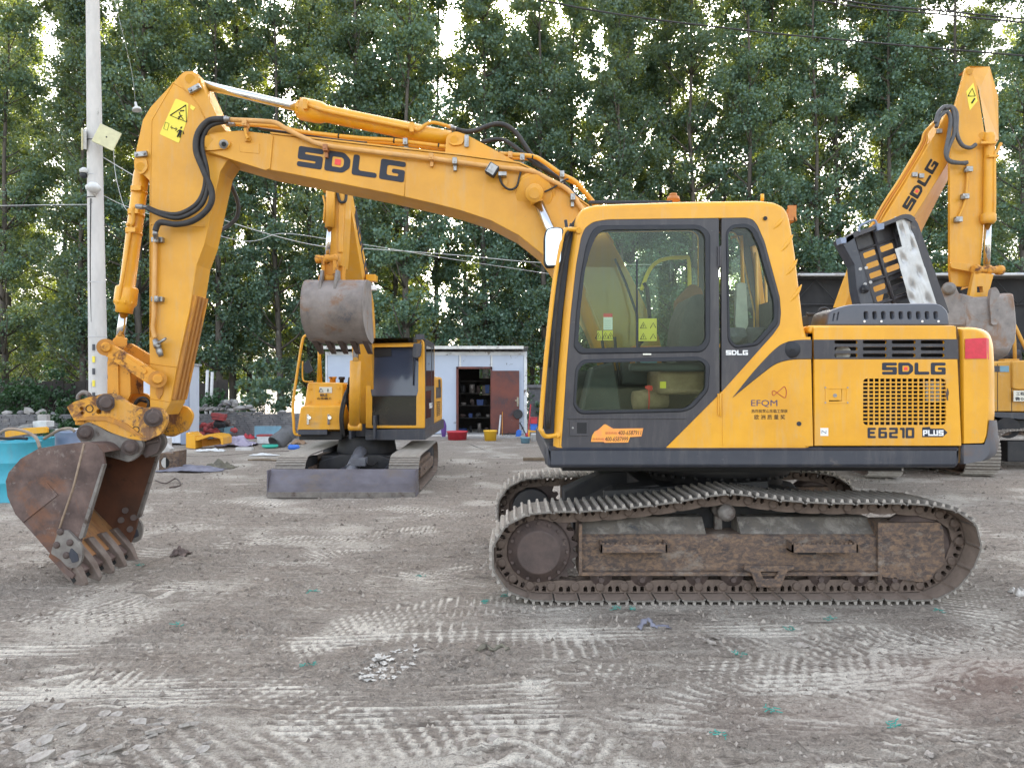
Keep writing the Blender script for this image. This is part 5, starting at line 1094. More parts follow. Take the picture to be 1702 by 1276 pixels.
# linkage
def bar(b, a, c, w0, w1, Y0, Y1):
    a2, c2 = Vector((a.x, a.z)), Vector((c.x, c.z)); d = (c2 - a2).normalized(); n_ = Vector((-d.y, d.x)); po = []
    for k in range(9):
        an = math.pi * k / 8; po.append(tuple(a2 + n_ * w0 * math.cos(an) - d * w0 * math.sin(an)))
    for k in range(9):
        an = math.pi * k / 8; po.append(tuple(c2 - n_ * w1 * math.cos(an) + d * w1 * math.sin(an)))
    b.prism(po, Y0, Y1, px=False)
for Y0 in (6.46, 6.89):
    b = MB(); bar(b, P(176, 577, 6.5), P(260, 630, 6.5), .055, .065, Y0, Y0 + .05); part(b, 'side_link', 'worn', .006)
    if Y0 < 6.6:
        b = MB(); bar(b, P(201, 589, 6.5), P(244, 617, 6.5), .022, .022, Y0 - .012, Y0); part(b, 'link_ridge', 'worn', .004)
for (x, y, r) in ((176, 577, .062), (262, 630, .062)):
    b = MB(); b.lathe([(0, .035), (.02, .04), (.06, .045), (.06, r), (.94, r), (.94, .045), (1, .035)], P(x, y, 6.42), P(x, y, 6.98), 24); part(b, 'link_pin', 'worn', .003)
    b = MB(); b.lathe([(0, r + .012), (1, r + .012)], P(x, y, 6.45), P(x, y, 6.458), 24); part(b, 'pin_collar', 'rustyel')
b = MB(); b.lathe([(0, .06), (1, .06)], P(199, 570, 6.60), P(199, 570, 6.80), 20); b.cyl(P(203, 560, Yc), P(198, 572, Yc), .05, 14); part(b, 'rod_eye', 'worn', .004)
for (a, c, Y0) in (((179, 580), (216, 582), 6.52), ((179, 580), (216, 582), 6.86)):
    b = MB(); b.prism([(179, 575), (196, 580), (197, 655), (202, 668), (184, 672), (179, 655)], Y0, Y0 + .04); b.prism([(197, 585), (216, 590), (217, 655), (210, 670), (197, 660)], Y0 + .02, Y0 + .04); part(b, 'bucket_link', 'worn', .004)
b = MB(); b.box(XX(182, 6.6), XX(215, 6.6), 6.56, 6.86, ZZ(655, 6.6), ZZ(600, 6.6)); part(b, 'link_web', 'worn', .006)
b = MB(); b.prism([(262, 632), (272, 640), (270, 655), (264, 664), (258, 655), (260, 640)], YA0 - .012, YA0); part(b, 'arm_guard', 'rustyel', .003)
# quick coupler
QC = rnd([(111, 676, 2), (122, 668, 4), (147, 660, 6), (176, 653, 10), (196, 655, 10), (212, 670, 10), (234, 678, 10), (250, 676, 8), (268, 678, 8), (278, 692, 8), (276, 704, 8), (267, 722, 8), (256, 726, 6), (242, 733, 4), (215, 729, 6), (185, 719, 8), (160, 706, 8), (138, 697, 4), (124, 700, 2), (117, 688, 2)], None, 3)
for Y0 in (6.42, 6.93):
    b = MB(); b.prism(QC, Y0, Y0 + .045, Yref=6.42, holes=[circ(135.5, 679, 3.2, 10), circ(136.5, 686.5, 3, 10), circ(164, 684, 4.2, 10)]); part(b, 'coupler_plate', 'coup', .005)
b = MB(); b.prism(rnd([(124, 699), (150, 691), (180, 692), (210, 703), (240, 726), (225, 722), (200, 708), (178, 699), (150, 698)], 3, 2), 6.405, 6.421, Yref=6.42); part(b, 'coupler_ridge', 'rustyel', .003)
b = MB(); b.box(XX(128, 6.5), XX(240, 6.5), 6.465, 6.93, ZZ(706, 6.5), ZZ(690, 6.5)); b.box(XX(140, 6.5), XX(165, 6.5), 6.465, 6.93, ZZ(690, 6.5), ZZ(668, 6.5)); part(b, 'coupler_body', 'worn', .01)
for (x, y, r, r2) in ((176, 669, .052, .075), (255, 694, .055, .08)):
    b = MB(); b.lathe([(0, .04), (.01, r), (.08, r), (.08, r2), (.12, r2), (.12, .05), (.88, .05), (.88, r2), (1, r2)], P(x, y, 6.33), P(x, y, 7.05), 18); b.cyl(P(x + 10, y, 6.37), P(x + 10, y, 6.42), .02, 6); part(b, 'coupler_pin', 'hub', .004)
for (x, y, r) in ((149, 679, 6.5), (226, 714, 6)):
    b = MB(); b.prism(circ(x, y, r, 20), 6.415, 6.42, Yref=6.42, holes=[circ(x, y, r - 1.2, 20)]); part(b, 'boss_ring', 'inkblk')
b = MB(); ptube(b, [(130, 664, 6.7), (131, 657, 6.7), (139, 652, 6.7), (147, 655, 6.7), (150, 661, 6.7)], .020, 6.7, 8, 4); part(b, 'lifting_eye', 'steel')
b = MB(); ptube(b, [(224, 672, 6.6), (230, 663, 6.6), (240, 661, 6.6), (247, 668, 6.6), (246, 678, 6.6)], .013, 6.6, 6); ptube(b, [(222, 674, 6.75), (232, 666, 6.75), (244, 668, 6.75)], .013, 6.6, 6); part(b, 'coupler_hose', 'hose')
# bucket ears
for Y0 in (6.44, 6.86):
    b = MB(); b.prism(rnd([(126, 724, 5), (130, 709, 8), (150, 699, 10), (168, 711, 10), (188, 722, 12), (215, 720, 10), (234, 727, 8), (239, 743, 8), (228, 760, 8), (214, 768, 5), (196, 763, 5), (172, 757, 0), (158, 745, 0), (136, 736, 0)], None, 3), Y0, Y0 + .045, Yref=6.44, holes=[rnd([(174, 744), (185, 740), (188, 748), (178, 752)], 3, 2)]); part(b, 'bucket_ear', 'steel', .006)
for (x, y) in ((142, 719), (216, 743)):
    b = MB(); b.lathe([(0, .028), (.01, .045), (.07, .045), (.07, .068), (.1, .068), (.1, .04), (1, .04)], P(x, y, 6.36), P(x, y, 7.0), 16); part(b, 'bucket_pin', 'hub', .003)
b = MB(); b.prism(rnd([(236, 728), (262, 716), (268, 735), (262, 752), (240, 762)], 5, 3), 6.52, 6.54); b.prism([(238, 735), (262, 730), (262, 734), (238, 740)], 6.50, 6.52); part(b, 'coupler_hook', 'hub', .004)
# bucket
YK0, YK1 = 6.16, 7.12; SCK = 6.16
side = [(141, 734), (152, 735), (160, 738), (171, 752), (174, 770), (160, 815), (147, 855), (136, 892), (128, 925), (118, 948), (85, 922), (60, 893), (25, 854), (12, 825), (9, 800), (14, 785), (34, 762), (64, 745), (100, 739)]
for Y0, nm in ((YK0, 'bucket_side'), (YK1 - .028, 'bucket_side')):
    b = MB(); b.prism(side, Y0, Y0 + .028, Yref=SCK); part(b, nm, 'rust' if Y0 < 6.5 else 'rustin', .003)
shell = [(171, 752), (160, 741), (141, 737), (100, 741), (64, 747), (34, 764), (15, 787), (11, 802), (14, 826), (27, 855), (62, 894), (87, 922), (112, 944)]
sp_ = [(p.x, p.y) for p in spline([(x, y, 0) for x, y in shell], 4)]
inn = inset(sp_ + [(150, 800)], 3)[:len(sp_)]
b = MB(); vs = []; n = len(sp_)
for (x, y) in sp_: vs += [(XX(x, SCK), YK0 + .02, ZZ(y, SCK)), (XX(x, SCK), YK1 - .02, ZZ(y, SCK))]
for (x, y) in inn: vs += [(XX(x, SCK), YK0 + .02, ZZ(y, SCK)), (XX(x, SCK), YK1 - .02, ZZ(y, SCK))]
b.cur = 0; b.add(vs, [(2 * i, 2 * i + 1, 2 * i + 3, 2 * i + 2) for i in range(n - 1)], True)
b.cur = 1; b.f += [[2 * n + 2 * i, 2 * n + 2 * i + 2, 2 * n + 2 * i + 3, 2 * n + 2 * i + 1] for i in range(n - 1)]; b.m += [1 if inn[i][1] < 858 or inn[i][0] < 12 else 2 for i in range(n - 1)]; b.sm += [True] * (n - 1)
b.build('bucket_shell', [M_['rust'], M_['rustin'], M_['lip']], X1)
b = MB(); b.prism([(84, 914), (112, 944), (124, 955), (120, 962), (106, 952), (80, 925)], YK0 + .001, YK1 - .001, Yref=SCK); part(b, 'lip_plate', 'rust', .004)
b = MB(); b.prism([(40, 872), (44, 869), (112, 940), (108, 943)], YK0 + .03, YK1 - .03, Yref=SCK); part(b, 'floor_liner', 'lip')
# edge bars, rib, wear plate, cutter, bolts
for ya_, yb_ in ((YK0 - .014, YK0 + .03), (YK1 - .03, YK1 + .014)):
    b = MB(); b.prism([(175, 771), (171, 771), (132, 893), (135, 895), (139, 893)], ya_, yb_, Yref=SCK); part(b, 'edge_bar', 'steel', .002); pass
b = MB(); b.tube([P(140, 737, YK0), P(122, 810, YK0), P(104, 862, YK0), P(87, 919, YK0)], .010, 6); part(b, 'weld_seam', 'palerust')
b = MB(); b.prism([(78, 801), (97, 822), (39, 868), (25, 849)], YK0 - .010, YK0 + .001, Yref=SCK); part(b, 'wear_plate', 'rust', .002)
CUT = rnd([(102, 880, 2), (116, 880, 2), (139, 904, 8), (141, 924, 10), (134, 941, 10), (118, 943, 8), (104, 928, 4), (88, 918, 3), (90, 910, 3)], None, 3)
for Y0 in (YK0 - .03, YK1):
    b = MB(); b.prism(CUT, Y0, Y0 + .03, Yref=SCK); cu = part(b, 'side_cutter', 'steel', .005)
    b = MB(); b.prism(rnd([(122, 908), (133, 919), (135, 930), (124, 934), (118, 920)], 3, 3), Y0 - .006, Y0 + .001, Yref=SCK); part(b, 'cutter_pad', 'skirt', .002, cu)
    for (x, y) in ((104, 882), (98, 904), (120, 900), (114, 921)):
        b = MB(); b.lathe([(0, .016), (.5, .028), (1, .03)], P(x, y, SCK) + Vector((0, Y0 - SCK - .02, 0)), P(x, y, SCK) + Vector((0, Y0 - SCK + .002, 0)), 10); part(b, 'cutter_bolt', 'hub', 0, cu)
for (x, y) in ((208, 848), (201, 864), (222, 860), (216, 879)):
    b = MB(); b.cyl(P(x, y, YK1 - .03), P(x, y, YK1 - .055), .03, 10); part(b, 'inner_bolt', 'hub')
# five teeth
for k in range(5):
    yc = YK0 + .06 + k * (YK1 - YK0 - .12) / 4; b = MB(); w_ = .046
    prof = [(84, 915, .85), (97, 912, 1), (116, 934, 1), (128, 950, .9), (138, 972, .55), (136, 979, .5), (122, 973, .8), (107, 962, 1), (92, 940, 1)]
    po = [(XX(x, SCK), ZZ(y, SCK)) for x, y, s_ in prof]; n = len(po)
    vs = [(p[0], yc - w_ * prof[i][2], p[1]) for i, p in enumerate(po)] + [(p[0], yc + w_ * prof[i][2], p[1]) for i, p in enumerate(po)]
    tr = tessellate_polygon([[Vector((p[0], p[1], 0)) for p in po]])
    b.add(vs, [tuple(t) for t in tr] + [tuple(i + n for i in t) for t in tr] + [(i, (i + 1) % n, n + (i + 1) % n, n + i) for i in range(n)]); tt = part(b, 'bucket_tooth', 'tooth', .008)
    b = MB(); b.prism([(112, 955), (116, 951), (124, 966), (120, 970)], yc - w_ * 1.03, yc + w_ * 1.03, Yref=SCK); part(b, 'tooth_joint', 'inkblk', 0, tt)
# ------------------------------------------------------------------ trees
def leaf_cloud(name, clusters, per, crad, size, seed, m, droop=.3):
    """many folded leaf-sized faces; clusters: (x, y, z, radius factor)"""
    rg = np.random.RandomState(seed); Cn = np.array(clusters, float); n = len(Cn) * per
    c = np.repeat(Cn, per, 0); d = rg.normal(size=(n, 3)); d /= np.linalg.norm(d, axis=1)[:, None]
    r = crad * c[:, 3:4] * rg.rand(n, 1) ** .55; p = c[:, :3] + d * r * np.array([1, 1, .8])
    s = size * (.65 + .7 * rg.rand(n, 1))
    a = rg.normal(size=(n, 3)); a /= np.linalg.norm(a, axis=1)[:, None]
    b = rg.normal(size=(n, 3)) + np.array([0, 0, -droop]); b -= a * (a * b).sum(1)[:, None]; b /= np.linalg.norm(b, axis=1)[:, None]
    nn = np.cross(a, b)
    V = np.stack([p - b * s * .5, p + a * s * .42 + nn * s * .08, p + b * s * .55, p - a * s * .42 + nn * s * .08], 1).reshape(-1, 3)
    q = np.arange(n)[:, None] * 4; Fq = np.concatenate([q + [0, 1, 2], q + [0, 2, 3]], 1).reshape(-1, 3)
    me = bpy.data.meshes.new(name); me.vertices.add(len(V)); me.vertices.foreach_set('co', V.astype(np.float32).ravel())
    me.loops.add(Fq.size); me.loops.foreach_set('vertex_index', Fq.astype(np.int32).ravel())
    me.polygons.add(len(Fq)); me.polygons.foreach_set('loop_start', (np.arange(len(Fq)) * 3).astype(np.int32)); me.polygons.foreach_set('loop_total', np.full(len(Fq), 3, np.int32))
    me.update(calc_edges=True); me.materials.append(m); return me
def poplar_meshes(seed, H, z0, wid):
    rg = random.Random(seed); cl = []; tr = MB()
    pts = [(0, 0, -.2)]; x = y = 0
    for k in range(9): x += rg.uniform(-.10, .10); y += rg.uniform(-.10, .10); pts.append((x, y, H * (k + 1) / 9.3))
    sp = spline(pts, 3); n = len(sp); tr.tube(sp, [max(.02, .155 * (1 - .93 * (i / n) ** .9)) for i in range(n)], 9)
    for k in range(84):
        t = rg.uniform(z0 / H, .97); c = sp[min(n - 1, int(t * n))]; a = rg.uniform(0, 6.28); L = wid * (1.1 - .6 * ((t - .3) / .7 if t > .3 else .12)) * rg.uniform(.6, 1.15)
        e = c + Vector((math.cos(a) * L, math.sin(a) * L, L * rg.uniform(.5, 1.25))); mid = c.lerp(e, .5) + Vector((0, 0, -.08 * L))
        tr.tube([c, mid, e], [.05 * (1.2 - t), .03 * (1.2 - t) + .006, .008], 5)
        for q in (.5, .82, 1.06):
            if rg.random() < .9:
                v = c.lerp(e, q) + Vector((rg.uniform(-.4, .4), rg.uniform(-.4, .4), rg.uniform(-.3, .3))); cl.append((v.x, v.y, v.z, rg.uniform(.6, 1.2)))
    trunk = tr.mesh('trunk', M_['bark']); crown = leaf_cloud('crown', cl, 150, .56, .112, seed, M_['leaf'])
    return trunk, crown
POP = [poplar_meshes(11 + k, 21.5 + 1.2 * (k % 3), (1.4, 2.0, 1.6, 2.4, 1.2, 1.8)[k], (1.55, 1.4, 1.7, 1.5, 1.65, 1.4)[k]) for k in range(6)]
def tree(x, y, k, sc, rot, label, group=None, sz=1.0):
    t = thing('poplar_tree', label, 'tree', (x, y, -.1), group); t.rotation_euler = (0, 0, rot); t.scale = (sc, sc, sc * sz)
    for me in POP[k]:
        o = bpy.data.objects.new(me.name, me); C.objects.link(o); o.parent = t
LBL = ['far left poplar behind the low brick wall and teal drums', 'poplar left of the concrete pole, above the blue drum', 'poplar straight behind the concrete pole', 'poplar behind the raised arm of the main excavator',
       'poplar just right of the main excavator arm, above the rubble wall', 'poplar behind the left edge of the blue shed roof', 'poplar behind the raised arm of the small excavator', 'poplar rising over the roof middle of the blue shed',
       'poplar over the rusty shed door', 'poplar at the right end of the blue shed', 'poplar behind the cab of the main excavator', 'poplar over the rear pillar of the main excavator cab', 'poplar over the dark engine hood of the main excavator',
       'poplar above the opened engine cover', 'poplar behind the raised boom on the right', 'last poplar on the right, beside the sky gap']
rg = random.Random(3)
for i, lb in enumerate(LBL):
    px = 20 + i * 111 + rg.uniform(-22, 22); Y = 29.5 + rg.uniform(-1.0, 1.2)
    tree(XX(px, Y), Y, i % 6, rg.uniform(.88, 1.02), rg.uniform(0, 6.28), lb, 'front row of poplars')
for row, (Y0, dx, n) in enumerate(((32.5, 2.15, 22), (36, 2.5, 21), (40.5, 3.2, 19))):
    for j in range(n):
        x = (j - n / 2 + .5) * dx + rg.uniform(-.6, .6); Y = Y0 + rg.uniform(-.9, .9)
        pxx = CX + x * F / Y
        if rg.random() < .06: continue
        sc = rg.uniform(.85, 1.1) * (1 + row * .05)
        if 1590 < pxx < 1720: sc *= .80
        tree(x, Y, rg.randrange(6), sc, rg.uniform(0, 6.28), 'poplar in the back rows of the shelter belt, mostly hidden by nearer crowns', 'back rows of poplars')
# shrubs under the trees
def shrub(x, y, r, h, seed, label, per=60, m='leafd', size=.11, group=None, z0=0):
    rg = random.Random(seed); cl = []; st = MB()
    for k in range(int(14 + r * 16)):
        a = rg.uniform(0, 6.28); q = r * math.sqrt(rg.random()); z = h * (.15 + .8 * rg.random() * (1 - .5 * q / r)); cl.append((x + q * math.cos(a), y + q * math.sin(a), z0 + z, rg.uniform(.6, 1.1)))
        if k % 3 == 0: st.tube([(x, y, z0), (x + q * .5 * math.cos(a), y + q * .5 * math.sin(a), z0 + z * .6), cl[-1][:3]], [.02, .012, .005], 5)
    t = thing('shrub', label, 'shrub', (x, y, z0), group); me = leaf_cloud('foliage', cl, per, .34 * max(.6, min(1.3, r)), size, seed, M_[m]); link('foliage', me, t); st.build('stem', M_['bark'], t, fix=False)
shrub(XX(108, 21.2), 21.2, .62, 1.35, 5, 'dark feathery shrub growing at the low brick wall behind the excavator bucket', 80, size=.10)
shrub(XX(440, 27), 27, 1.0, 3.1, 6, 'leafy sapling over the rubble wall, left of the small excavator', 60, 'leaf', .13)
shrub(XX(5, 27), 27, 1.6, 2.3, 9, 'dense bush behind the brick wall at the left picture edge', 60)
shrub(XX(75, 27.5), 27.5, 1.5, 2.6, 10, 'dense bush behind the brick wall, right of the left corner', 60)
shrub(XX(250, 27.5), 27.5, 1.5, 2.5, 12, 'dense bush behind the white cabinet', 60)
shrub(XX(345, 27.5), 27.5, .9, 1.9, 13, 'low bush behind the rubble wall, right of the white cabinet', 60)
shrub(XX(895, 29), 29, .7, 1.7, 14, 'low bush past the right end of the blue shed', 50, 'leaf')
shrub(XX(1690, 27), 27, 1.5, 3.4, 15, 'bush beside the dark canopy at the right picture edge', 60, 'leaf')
# loose hedge filling the belt floor, open where the field shows through
rgh = random.Random(4); cl = []
for k in range(700):
    x = rgh.uniform(-36, 36); Yh_ = 43 + rgh.uniform(-1.5, 1.5); pxx = CX + x * F / Yh_
    if 372 < pxx < 462 and rgh.random() < .85: continue
    if 870 < pxx < 905 and rgh.random() < .5: continue
    cl.append((x, Yh_, rgh.uniform(.1, 1) ** .8 * (6.2 + 1.6 * math.sin(x * .7)), rgh.uniform(.9, 1.8)))
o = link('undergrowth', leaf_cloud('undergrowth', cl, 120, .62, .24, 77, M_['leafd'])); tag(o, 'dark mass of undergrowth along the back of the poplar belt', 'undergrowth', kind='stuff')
# far tree line and hills
b = MB(); rgn = random.Random(2); vs = []; n = 90
for k in range(n + 1):
    x = -420 + 840 * k / n; h = 9 + 3.2 * math.sin(k * .7) + 2 * math.sin(k * 1.9) + rgn.uniform(-.8, .8); vs += [(x, 260 + 8 * math.sin(k), -2), (x, 262 + 8 * math.sin(k), h), (x, 300, h + 1), (x, 310, -2)]
b.add(vs, [f for k in range(n) for f in ((4 * k, 4 * k + 4, 4 * k + 5, 4 * k + 1), (4 * k + 1, 4 * k + 5, 4 * k + 6, 4 * k + 2), (4 * k + 2, 4 * k + 6, 4 * k + 7, 4 * k + 3))], True)
o = b.build('distant_woods', mat('far_woods', (.17, .24, .20), (.12, .19, .15), .08, .95)); tag(o, 'far band of hazy green woods beyond the field', 'woods', kind='stuff')  # distance haze is put into the pale green; no hazy air is built
# dark timber barrier behind the wall, seen between the trunks
t = thing('timber_fence', 'dark weathered board fence standing behind the low brick wall', 'fence', (-12, 28.3, 0))
x = XX(-40, 28.3); k = 0
while x < XX(372, 28.3):
    w_ = .42; b = MB(); b.box(x, x + w_ - .015, 28.3, 28.33, 0, 1.75 + .08 * math.sin(k * 2.1)); b.build('plank', M_['darkwood'], t, fix=False); x += w_; k += 1
b = MB(); b.box(XX(-40, 28.3), XX(372, 28.3), 28.331, 28.36, 1.2, 1.3); b.build('rail', M_['darkwood'], t)
for (px, py0, py1) in ((342, 690, 615), (350, 690, 618)):
    b = MB(); b.tube([P(px, 700, 27.0), P(px + 3, py1, 27.0)], .06, 6); o = b.build('post', M_['plastic'], t)

# ------------------------------------------------------------------ low brick walls
def brick_wall(px0, px1, Y, pytop, label, seed, loose, ragged=0.0):
    x0, x1 = XX(px0, Y), XX(px1, Y); H = ZZ(pytop, Y); rg = random.Random(seed)
    t = thing('brick_wall', label, 'wall', ((x0 + x1) / 2, Y, 0)); b = MB(); nb = MB()
    nb.box(x0, x1, Y + .03, Y + .26, -.05, H - .10 - ragged); core = nb.build('wall_core', M_['brickdark'], t)
    z = 0; row = 0; cnt = 0
    while z < H - .03:
        bh = .062; x = x0 - rg.uniform(0, .2)
        while x < x1:
            bl = rg.uniform(.20, .27) ; xa, xb = max(x, x0), min(x + bl - .012, x1)
            lim = H - ragged * abs(math.sin(x * .9 + 1.3)) * (1 if rg.random() < .8 else .5)
            if xb - xa > .03 and z < lim - .03:
                dy = rg.uniform(-.018, .018); c = rg.uniform(-.03, .03); M0 = Matrix.Translation(((xa + xb) / 2, Y + dy, z + bh / 2)) @ Matrix.Rotation(c, 4, 'Y') @ Matrix.Rotation(rg.uniform(-.05, .05), 4, 'Z')
                hx = (xb - xa) / 2; b.box(-hx, hx, 0, .16, -bh / 2 + .005, bh / 2 - .003, M0)
            x += bl
        z += bh; row += 1
    o = b.build('brickwork', M_['brick'], t, fix=False); o['kind'] = 'stuff'
    for (px, py, sx, sz, a) in loose:
        q = MB(); q.blob(P(px, py, Y + .08), sx, .12, sz, int(px * 7 + py), .22, 7, rot=Matrix.Rotation(a, 3, 'Y')); q.build('stone', M_['stone'] if sx > .1 else M_['brick'], t, fix=False)
brick_wall(-60, 152, 22.0, 688, 'low grey brick wall topped with loose stones, behind the teal drums', 1,
           [(12, 686, .13, .07, .1), (35, 686, .10, .08, 0), (48, 683, .16, .11, .2), (66, 686, .12, .07, 0), (71, 684, .12, .09, .3), (-20, 687, .2, .08, 0), (90, 688, .1, .06, .2), (125, 688, .12, .06, 0)])
brick_wall(308, 506, 22.4, 683, 'ragged grey rubble wall with tilted bricks on top, between white cabinet and small excavator', 2,
           [(322 + 6 * k, 680 + (k % 2) * -1, .11, .045, -.6) for k in range(9)] + [(362 + 3.5 * k, 680 - 4.2 * (k % 4), .085, .05, .5 + k) for k in range(8)] + [(377, 669, .17, .10, .1), (390, 670, .13, .12, 0), (399, 678, .22, .08, 0), (413, 676, .14, .07, 0), (384, 682, .15, .08, 0), (420, 681, .12, .05, .2), (470, 684, .12, .05, 0), (340, 675, .10, .05, -.6)], .10)
# wall behind the white cabinet continues as a plain plinth
b = MB(); b.box(XX(152, 22.5), XX(308, 22.5), 22.5, 22.7, 0, .55); o = b.build('rear_plinth', M_['brick']); tag(o, 'plain grey wall stretch hidden behind pole and white cabinet', 'wall')

# ------------------------------------------------------------------ white cabinet
Yq = 19.9; t = thing('white_cabinet', 'tall white metal cabinet with grey side standing behind the excavator arm', 'cabinet', (XX(275, Yq), Yq + .5, 0))
x0, x1 = XX(236, Yq), XX(300, Yq); z1 = ZZ(607, Yq)
b = MB(); b.box(x0, x1, Yq, Yq + 1.2, .06, z1); b.build('cabinet_body', M_['whitem'], t, .01)
b = MB(); b.box(x0 - .05, x1 + .05, Yq - .05, Yq + 1.25, z1, z1 + .06); b.build('cabinet_roof', M_['tin'], t, .01)
b = MB(); b.box(x1 + .001, x1 + .22, Yq + .0, Yq + .06, .03, z1 - .01); b.build('corner_post', M_['bluegrey'], t, .005)
for k in range(3):
    b = MB(); xx = x0 + (x1 - x0) * (k + .5) / 3; b.box(xx - .01, xx + .01, Yq - .012, Yq, .1, z1 - .05); b.build('panel_rib', M_['whitem'], t)

# ------------------------------------------------------------------ blue shed
Y = 23.3; t = thing('metal_shed', 'pale blue panel shed with open rusty door and sheet metal roof', 'shed', (XX(707, Y), Y + 1.5, 0))
sx0, sx1 = XX(541, Y), XX(876, Y); zt = ZZ(584, Y); dx0, dx1, dzt = XX(762, Y), XX(815, Y), ZZ(613, Y)
def wallp(x0, x1, z0, z1, nm='wall_panel'):
    b = MB(); b.box(x0 + .004, x1 - .004, Y, Y + .06, z0, z1); return b.build(nm, M_['shedw'], t, .004)
edges = [sx0 + .06, XX(600, Y), XX(650, Y), XX(706, Y), dx0]
for a, c in zip(edges[:-1], edges[1:]): wallp(a, c, .08, zt - .12)
wallp(dx0, dx1, dzt, zt - .12); wallp(dx1, sx1 - .1, .08, zt - .12)
for px in (765, 817):
    b = MB(); xx = XX(px, Y); b.box(xx - .03, xx + .03, Y - .018, Y, dzt, zt - .12); b.build('seam_strip', M_['plastic'], t, .003)
b = MB(); b.box(sx1 - .10, sx1, Y - .02, Y + .08, .05, zt - .02); b.build('corner_trim', M_['peelwhite'], t, .004)
b = MB(); b.box(sx0, sx0 + .06, Y - .02, Y + .08, .05, zt - .02); b.build('corner_trim', M_['peelwhite'], t, .004)
b = MB(); b.box(sx0, sx1, Y - .025, Y + .04, zt - .12, zt - .01); b.build('eaves_beam', M_['peelwhite'], t, .004)
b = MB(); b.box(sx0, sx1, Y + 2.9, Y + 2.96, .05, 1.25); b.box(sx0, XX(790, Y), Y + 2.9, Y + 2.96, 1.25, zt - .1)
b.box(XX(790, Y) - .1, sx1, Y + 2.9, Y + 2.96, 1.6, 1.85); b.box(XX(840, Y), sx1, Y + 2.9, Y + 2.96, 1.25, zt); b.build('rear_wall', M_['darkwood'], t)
for xx in (sx0, sx1 - .06):
    b = MB(); b.box(xx, xx + .06, Y + .07, Y + 2.9, .05, zt - .05); b.build('side_wall', M_['shedw'], t)
b = MB(); b.box(sx0, sx1, Y, Y + 2.95, -.02, .06); b.build('shed_floor', M_['concrete'], t)
# corrugated roof sheets
b = MB(); n = 110; vs = []; x0, x1 = XX(538, Y), XX(878, Y)
for k in range(n + 1):
    x = x0 + (x1 - x0) * k / n; z = .022 * math.sin(k * 2 * math.pi / 4); vs += [(x, Y - .35, zt + .13 + z), (x, Y + 3.2, zt + .02 + z)]
b.add(vs, [(2 * k, 2 * k + 1, 2 * k + 3, 2 * k + 2) for k in range(n)]); b.box(x0, x1 - .15, Y - .36, Y - .345, zt + .06, zt + .155)
b.build('roof', M_['roofw'], t)
for k in range(5):
    b = MB(); xx = x0 + .4 + (x1 - x0 - .8) * k / 4; b.box(xx, xx + .1, Y - .3, Y + 3, zt - .0, zt + .06); b.build('rafter', M_['darkwood'], t)
for (a, c, d, e) in ((dx0 - .07, dx0 + .0, .05, dzt + .06), (dx1 - .0, dx1 + .06, .05, dzt + .06), (dx0 - .07, dx1 + .06, dzt, dzt + .07)):
    b = MB(); b.box(a, c, Y - .04, Y + .08, d, e); b.build('door_frame', M_['rustdoor'], t, .004)
b = MB(); b.box(dx1 + .03, XX(863, Y), Y - .09, Y - .05, .1, ZZ(616, Y)); dr = b.build('shed_door', M_['rustdoor'], t, .004)
b = MB(); b.box(XX(859, Y), XX(862, Y), Y - .11, Y - .085, ZZ(675, Y), ZZ(660, Y)); b.box(XX(856, Y), XX(862, Y), Y - .13, Y - .11, ZZ(666, Y), ZZ(664.5, Y)); b.build('handle', M_['chrome'], dr)
# shelves and what is on them
for z in (.55, .95, 1.35, 1.75):
    b = MB(); b.box(dx0 - .4, dx1 + .2, Y + .9, Y + 1.3, z - .02, z); b.build('shelf', M_['darkwood'], t)
rg = random.Random(8)
NAMES = [('blue storage bin', 'blued', 'bin'), ('dark machine part', 'under', 'machine part'), ('grey tin', 'steel', 'tin'), ('rusty casting', 'hub', 'casting')]
for si, z in enumerate((.06, .55, .95, 1.35)):
    for j in range(4):
        xx = dx0 + .1 + j * .25; nm, m_, ct = NAMES[(si * 3 + j) % 4]; b = MB(); h = rg.uniform(.08, .30); r = rg.uniform(.05, .12); xx += rg.uniform(-.05, .05)
        if ct == 'bin': b.plate([(xx - r, z), (xx + r, z), (xx + r * 1.2, z + h), (xx - r * 1.2, z + h)], [], lambda p: (p[0], Y + .92, p[1]), lambda p: (p[0], Y + 1.15, p[1]))
        elif ct == 'tin': b.lathe([(0, r), (.9, r), (.92, r * .93), (1, r * .93)], (xx, Y + 1.05, z), (xx, Y + 1.05, z + h), 14)
        else: b.blob((xx, Y + 1.05, z + h * .45), r, .1, h * .5, si * 5 + j, .25, 8)
        o = b.build(ct.replace(' ', '_'), M_[m_], None, fix=False)
        tag(o, '%s, %s from left on the %s in the shed doorway' % (nm, ('first', 'second', 'third', 'fourth')[j], ('floor', 'lowest shelf', 'second shelf', 'third shelf')[si]), ct, 'goods stored inside the shed')
def pot(px, py, r, h, m_, name, label, cat, top=1.15, n=20):
    Yg = GY(py); x = XX(px, Yg); z = 0; b = MB()
    b.lathe([(0, r), (.86, r * top * .98), (.88, r * top * 1.05), (1, r * top * 1.05), (1, r * top * .96), (.15, r * .9)], (x, Yg, z), (x, Yg, z + h), n); o = b.build(name, M_[m_]); tag(o, label, cat); return o
pot(760, 731, .27, .26, 'redp', 'basin', 'shallow red plastic basin at the foot of the shed wall', 'basin', 1.12)
pot(815, 732, .17, .30, 'decalb', 'bucket', 'yellow plastic bucket in front of the shed doorway', 'bucket')
pot(873, 736, .12, .16, 'bluej', 'bucket', 'small pale blue bucket at the right corner of the shed', 'bucket')
